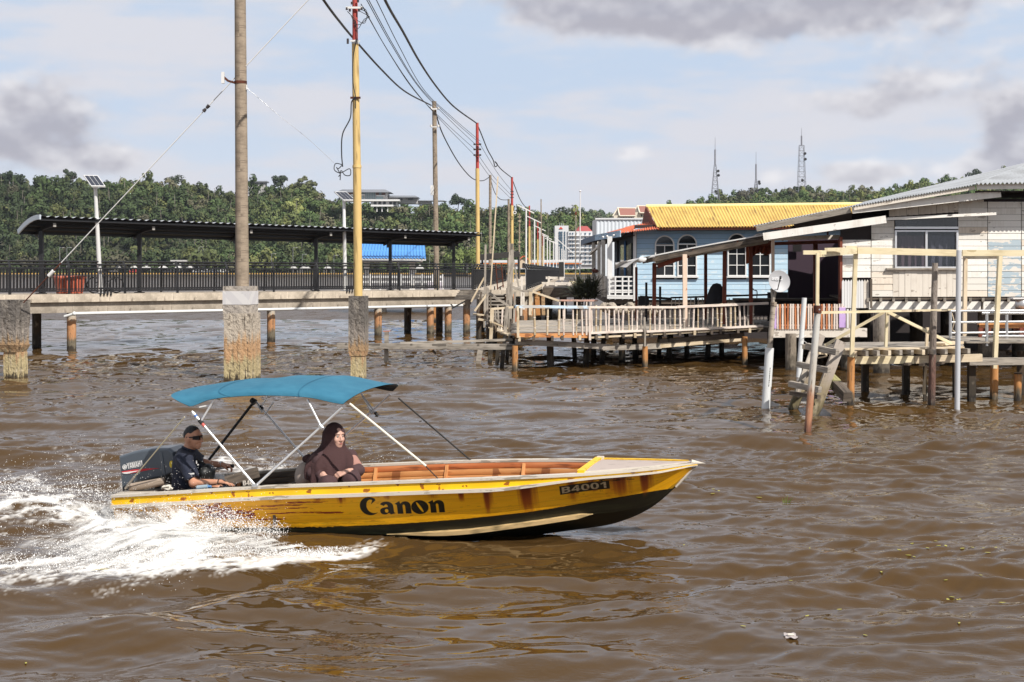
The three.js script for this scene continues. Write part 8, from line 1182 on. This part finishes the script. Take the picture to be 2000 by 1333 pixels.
  const ph = thing('red_object', 'small red object held in the passenger’s right hand', 'phone', LB(641, 943, 0.53).applyMatrix4(MB)), pc = LB(640, 943.5, 0.535); part(ph, 'case', inB(new RoundedBoxGeometry(0.085, 0.03, 0.035, 2, 0.01).rotateZ(0.3).translate(pc.x, pc.y, pc.z)), std({ color: col(0.55, 0.02, 0.04), roughness: 0.4 }));
  // bag beside her
  const bc = LB(597, 928, 0.18), bg = thing('backpack', 'beige backpack with coloured patches standing behind the passenger', 'bag', LB(597, 945, 0.18).applyMatrix4(MB)); part(bg, 'bag', inB(sdfMesh(p => ell(bc, V(0.115, 0.15, 0.12), new THREE.Matrix4().makeRotationZ(0.25))(p), bc.clone().subScalar(0.2), bc.clone().addScalar(0.2), 0.012)), std({ color: col(0.42, 0.35, 0.30), roughness: 0.9 }));
  for (const [px, py, w, h, c] of [[600, 921, 0.05, 0.035, [0.5, 0.46, 0.3]], [593, 931, 0.05, 0.04, [0.55, 0.5, 0.45]], [593.5, 930.5, 0.018, 0.018, [0.5, 0.05, 0.04]], [599, 918, 0.03, 0.015, [0.03, 0.03, 0.04]], [603, 911, 0.05, 0.012, [0.25, 0.03, 0.03]]]) { const p = LB(px, py, 0.295); part(bg, 'patch', inB(box(w, h, 0.012).rotateZ(0.2).translate(p.x, p.y, p.z - 0.005 + w * 0.02)), std({ color: col(...c), roughness: 0.8 })); }
}
// ------------------------------------------------------------------ spray thrown up by the boat
{
  reseed(5150); const N = 90000, drop = new THREE.IcosahedronGeometry(1, 0), m = new THREE.Matrix4(), q = new THREE.Quaternion(), list = [], whiteM = std({ color: col(0.86, 0.85, 0.83), roughness: 0.35 });
  const root = thing('spray', 'white spray and foam thrown up along the near side and stern of the boat', 'spray', V(0, 0, 0)); root.userData.kind = 'stuff';
  const add = (s, y, z, r) => { const p = B(s, y, z); list.push([p.x, p.y, p.z, r]); }, streak = (a, b, c) => fbm3((a * 0.83 + b * 0.55) * 5, c, (-a * 0.55 + b * 0.83) * 2, 4);
  const tailed = (a, b) => rr(a, b) * (rnd() < 0.08 ? rr(1.3, 2.2) : 1), outer = q2 => armC(q2) + 0.75 * armW(q2);
  for (let i = 0; i < N; i++) {
    const k = rnd();
    if (k < 0.56) { // sheet thrown sideways, thick at its outer foot
      const q2 = 2.75 * Math.pow(rnd(), 0.85) + 0.08, tt = Math.pow(rnd(), 0.6), far = rnd() < 0.16 ? -1 : 1, z0 = 0.62, z = lerp(z0, outer(q2) * 1.04, tt), s = 3.22 - q2 - 0.25 * tt + rr(-0.12, 0.12), hm = (0.01 + 0.15 * sst(0.4, 2.0, q2));
      if (streak(s, z, 5.5 * far) < rr(-0.30, 0.25)) continue;
      add(s, 0.02 + hm * 4 * tt * (1 - tt) * Math.pow(rnd(), 0.7) + (0.01 + 0.09 * sst(0.2, 1.6, q2)) * Math.exp(-Math.pow((z - armC(q2)) / 0.45, 2)) * rnd(), far * (z + rr(-0.06, 0.06)), tailed(0.0016, 0.0042));
    } else if (k < 0.74) { // climbing the hull aft of amidships
      const s = 0.15 + 1.85 * Math.pow(rnd(), 0.8), top = (yG(s) - 0.10) * (s < 1.2 ? 0.95 : lerp(0.95, 0.3, (s - 1.2) / 0.8)), z = bC(s) + 0.12 + rr(0, 0.45), f = Math.pow(rnd(), 1.6); if (fbm3(s * 5, f * 3, 8, 3) < rr(-0.2, 0.1)) continue; add(s + rr(-0.1, 0.1), 0.02 + top * f, z, tailed(0.0016, 0.0042));
    } else if (k < 0.92) { // stern wake, tumbling
      const s = 0.2 - 4.6 * rnd(), w = 0.6 + 0.2 * Math.max(-s, 0), z = rr(-1, 1) * w; if (fbm3(s * 2.2, z * 2.5, 4, 4) < rr(-0.1, 0.22)) continue; add(s, 0.04 + 0.16 * Math.exp(-Math.pow((s + 1.6) / 1.2, 2)) + Math.pow(rnd(), 2.4) * 0.24 * Math.exp(s * 0.2), z, tailed(0.0018, 0.005));
    } else if (k < 0.993) { const s = rr(-2.6, 2.2), far = rnd() < 0.45 ? -1 : 1, z = far * rr(0.75, 3.3); add(s, Math.pow(rnd(), 2.2) * 0.5 + 0.03, z, tailed(0.0016, 0.0038)); }
    else { const s = rr(-0.3, 1.5); add(s, yG(Math.max(s, 0)) + Math.pow(rnd(), 2) * 0.42 - 0.1, rr(0.35, 0.85), rr(0.0014, 0.003)); }
  }
  const im = new THREE.InstancedMesh(drop, whiteM, list.length);
  list.forEach(([x, y, z, r], i) => { m.compose(V(x, y, z), q.setFromAxisAngle(V(0, 1, 0), i), V(r * rr(0.8, 1.5), r * rr(0.8, 1.3), r)); im.setMatrixAt(i, m); });
  im.name = 'droplets'; im.userData.kind = 'stuff'; shadows(im); root.add(im);
  // thin torn sheets of water
  const lace = rep(tex(1024, 512, (u, v) => { const st = pf(u, v, 36, 5, 1301, 4), b = pf(u, v, 10, 6, 1311, 4), f = pf(u, v, 90, 60, 1321, 2), e = sst(0, 0.12, v) * sst(1, 0.72, v) * sst(0, 0.10, u) * sst(1, 0.85, u); const k = sst(0.40, 0.80, st * 0.45 + b * 0.5 + f * 0.16) * e * 0.9; return [k, k, k]; }, false), 1, 1);
  const sheetM = std({ color: col(0.84, 0.83, 0.80), roughness: 0.6, transparent: true, alphaMap: lace, side: THREE.DoubleSide });
  for (const [far, s0, s1, h, r] of [[1, 0.55, 3.15, 0.20, 1], [1, 0.45, 2.6, 0.13, 0.86], [1, 0.2, 2.3, 0.27, 0.72], [-1, 0.4, 3.1, 0.2, 1]]) {
    const g = strip((u, v) => { const s = lerp(s1, s0, u), q2 = 3.22 - s, z = lerp(0.60, Math.max(outer(q2) * r, 0.7), v), hh = h * sst(0.05, 0.8, u) * (1 + 0.5 * fbm3(s * 3, v * 3, r * 9, 3)); const p = B(s - 0.35 * v, 0.015 + hh * 4 * v * (1 - v) * 0.8 + 0.05 * sst(0.2, 1.5, q2) * v, far * z); return p; }, 90, 24, [1, 1]);
    part(root, 'sheet', g, sheetM).userData.kind = 'stuff';
  }
  for (const [z0, h] of [[0.70, 0.36], [0.86, 0.28], [1.0, 0.22]]) part(root, 'sheet', strip((u, v) => { const s = lerp(2.1, 0.0, u); return B(s - 0.2 * v, 0.0 + v * h * sst(0, 0.6, u), bC(clamp(s, 0, 6)) + (z0 - 0.55) + 0.06 * Math.sin(s * 7 + v * 3)); }, 60, 16, [1, 1]), sheetM).userData.kind = 'stuff';
  for (const [w, h, zz] of [[0.7, 0.26, 0.2], [0.9, 0.18, -0.3], [0.8, 0.2, 0.55]]) part(root, 'sheet', strip((u, v) => { const s = lerp(0.1, -4.2, u); return B(s, 0.02 + h * v * (0.5 + 0.5 * Math.sin(u * 9 + zz * 5)) * Math.exp(-u * 0.8), zz + 0.15 * Math.sin(s * 3) + 0.2 * v); }, 80, 14, [1, 1]), sheetM).userData.kind = 'stuff';
}
// ------------------------------------------------------------------ leaves and litter on the water
{
  reseed(6060); const sh = new THREE.Shape(); sh.moveTo(-0.04, 0); sh.bezierCurveTo(-0.02, 0.022, 0.02, 0.022, 0.045, 0); sh.bezierCurveTo(0.02, -0.02, -0.02, -0.02, -0.04, 0);
  const g = new THREE.ExtrudeGeometry(sh, { depth: 0.003, bevelEnabled: false }); g.rotateX(-Math.PI / 2); const m = std({ color: col(0.38, 0.34, 0.07), roughness: 0.6 });
  const spots = [[1582, 1085], [1848, 1146], [1860, 1158], [1872, 1163], [1876, 1169], [1852, 1160], [1452, 1243], [1786, 1098], [1757, 1091], [1775, 1095], [1812, 1090], [1834, 1082], [1848, 1086], [1880, 1089], [1900, 1090], [1930, 1103], [1922, 1091], [1945, 1090], [1874, 1244], [1783, 1228], [1440, 1156], [1336, 1080], [1483, 978], [1404, 968], [1393, 966], [1392, 976], [1737, 1116], [1782, 1076], [1916, 1142], [1690, 1255], [1577, 1213], [1829, 1064], [1866, 1110], [50, 1310], [1722, 1140], [1960, 1188], [1545, 1150], [1640, 1205]];
  spots.forEach(([px, py], i) => { const d = EYE * F / (py - YH), x = (px - 1000) * d / F, o = shadows(new THREE.Mesh(g, m)); o.name = numbered('floating_leaf'); o.position.set(x, waterHeight(x, -d, 0.03) + 0.006, -d); o.rotation.y = rnd() * 6.28; o.scale.setScalar(rr(0.45, 0.85)); tag(o, px > 1845 && py > 1140 && py < 1175 ? 'small yellow leaf in the tight cluster of leaves low at the right' : py < 985 ? 'small yellow leaf floating on the water ahead of the bow' : px > 1750 && py < 1120 ? 'small yellow leaf in the loose scatter of leaves at the right' : py > 1180 ? 'small yellow leaf floating alone near the bottom right' : 'small yellow leaf drifting between the bow and the leaf clusters', 'leaf', 'yellow leaves floating on the river'); if (px < 100) o.userData.label = 'single yellow leaf floating near the bottom left corner'; scene.add(o); });
  const w = (px, py) => { const d = EYE * F / (py - YH), x = (px - 1000) * d / F; return V(x, waterHeight(x, -d, 0.03), -d); };
  let c = w(1545, 1258), t = thing('plastic_litter', 'crumpled clear plastic wrapper floating in the right foreground', 'litter', c); const cg = strip((u, v) => c.clone().add(V((u - 0.5) * 0.09, 0.006 + 0.006 * Math.sin(u * 9 + v * 5) + 0.01 * Math.sin(v * 13), (v - 0.5) * 0.13)), 8, 8); part(t, 'wrapper', cg, std({ color: col(0.36, 0.32, 0.31), roughness: 0.3, side: THREE.DoubleSide })); part(t, 'label', box(0.045, 0.004, 0.045).translate(c.x, c.y + 0.02, c.z), M.whiteDirty);
  c = w(193, 1142); t = thing('floating_reed', 'yellow reed floating on the water at lower left', 'reed', c); part(t, 'blade', strip((u, v) => c.clone().add(V((u - 0.5) * 0.17, 0.012 + 0.006 * Math.sin(u * 3), (v - 0.5) * 0.02 * Math.sin(Math.PI * u) - u * 0.06)), 10, 2), std({ color: col(0.55, 0.46, 0.05), roughness: 0.6, side: THREE.DoubleSide }));
  c = w(1537, 993); t = thing('water_plant', 'sprig of green weed floating right of the bow', 'plant', c); for (let i = 0; i < 5; i++) part(t, 'blade', rod(c.clone().add(V(-0.04 + i * 0.015, -0.01, 0)), c.clone().add(V(-0.05 + i * 0.03, 0.05 + 0.02 * (i % 3), 0.01 * i)), 0.006, 0.001, 5), std({ color: col(0.12, 0.2, 0.03), roughness: 0.7 }));
  c = w(1328, 952); t = thing('water_plant', 'leafy green weed floating just ahead of the bow', 'plant', c); for (let i = 0; i < 5; i++) part(t, 'leaf', new THREE.SphereGeometry(0.04, 8, 6).scale(1.2, 0.12, 0.5).rotateY(i * 1.3).rotateZ(0.3).translate(c.x + 0.04 * Math.cos(i * 2), c.y + 0.02, c.z + 0.04 * Math.sin(i * 2)), std({ color: col(0.22, 0.30, 0.06), roughness: 0.6 }));
}
renderer.render(scene, camera);
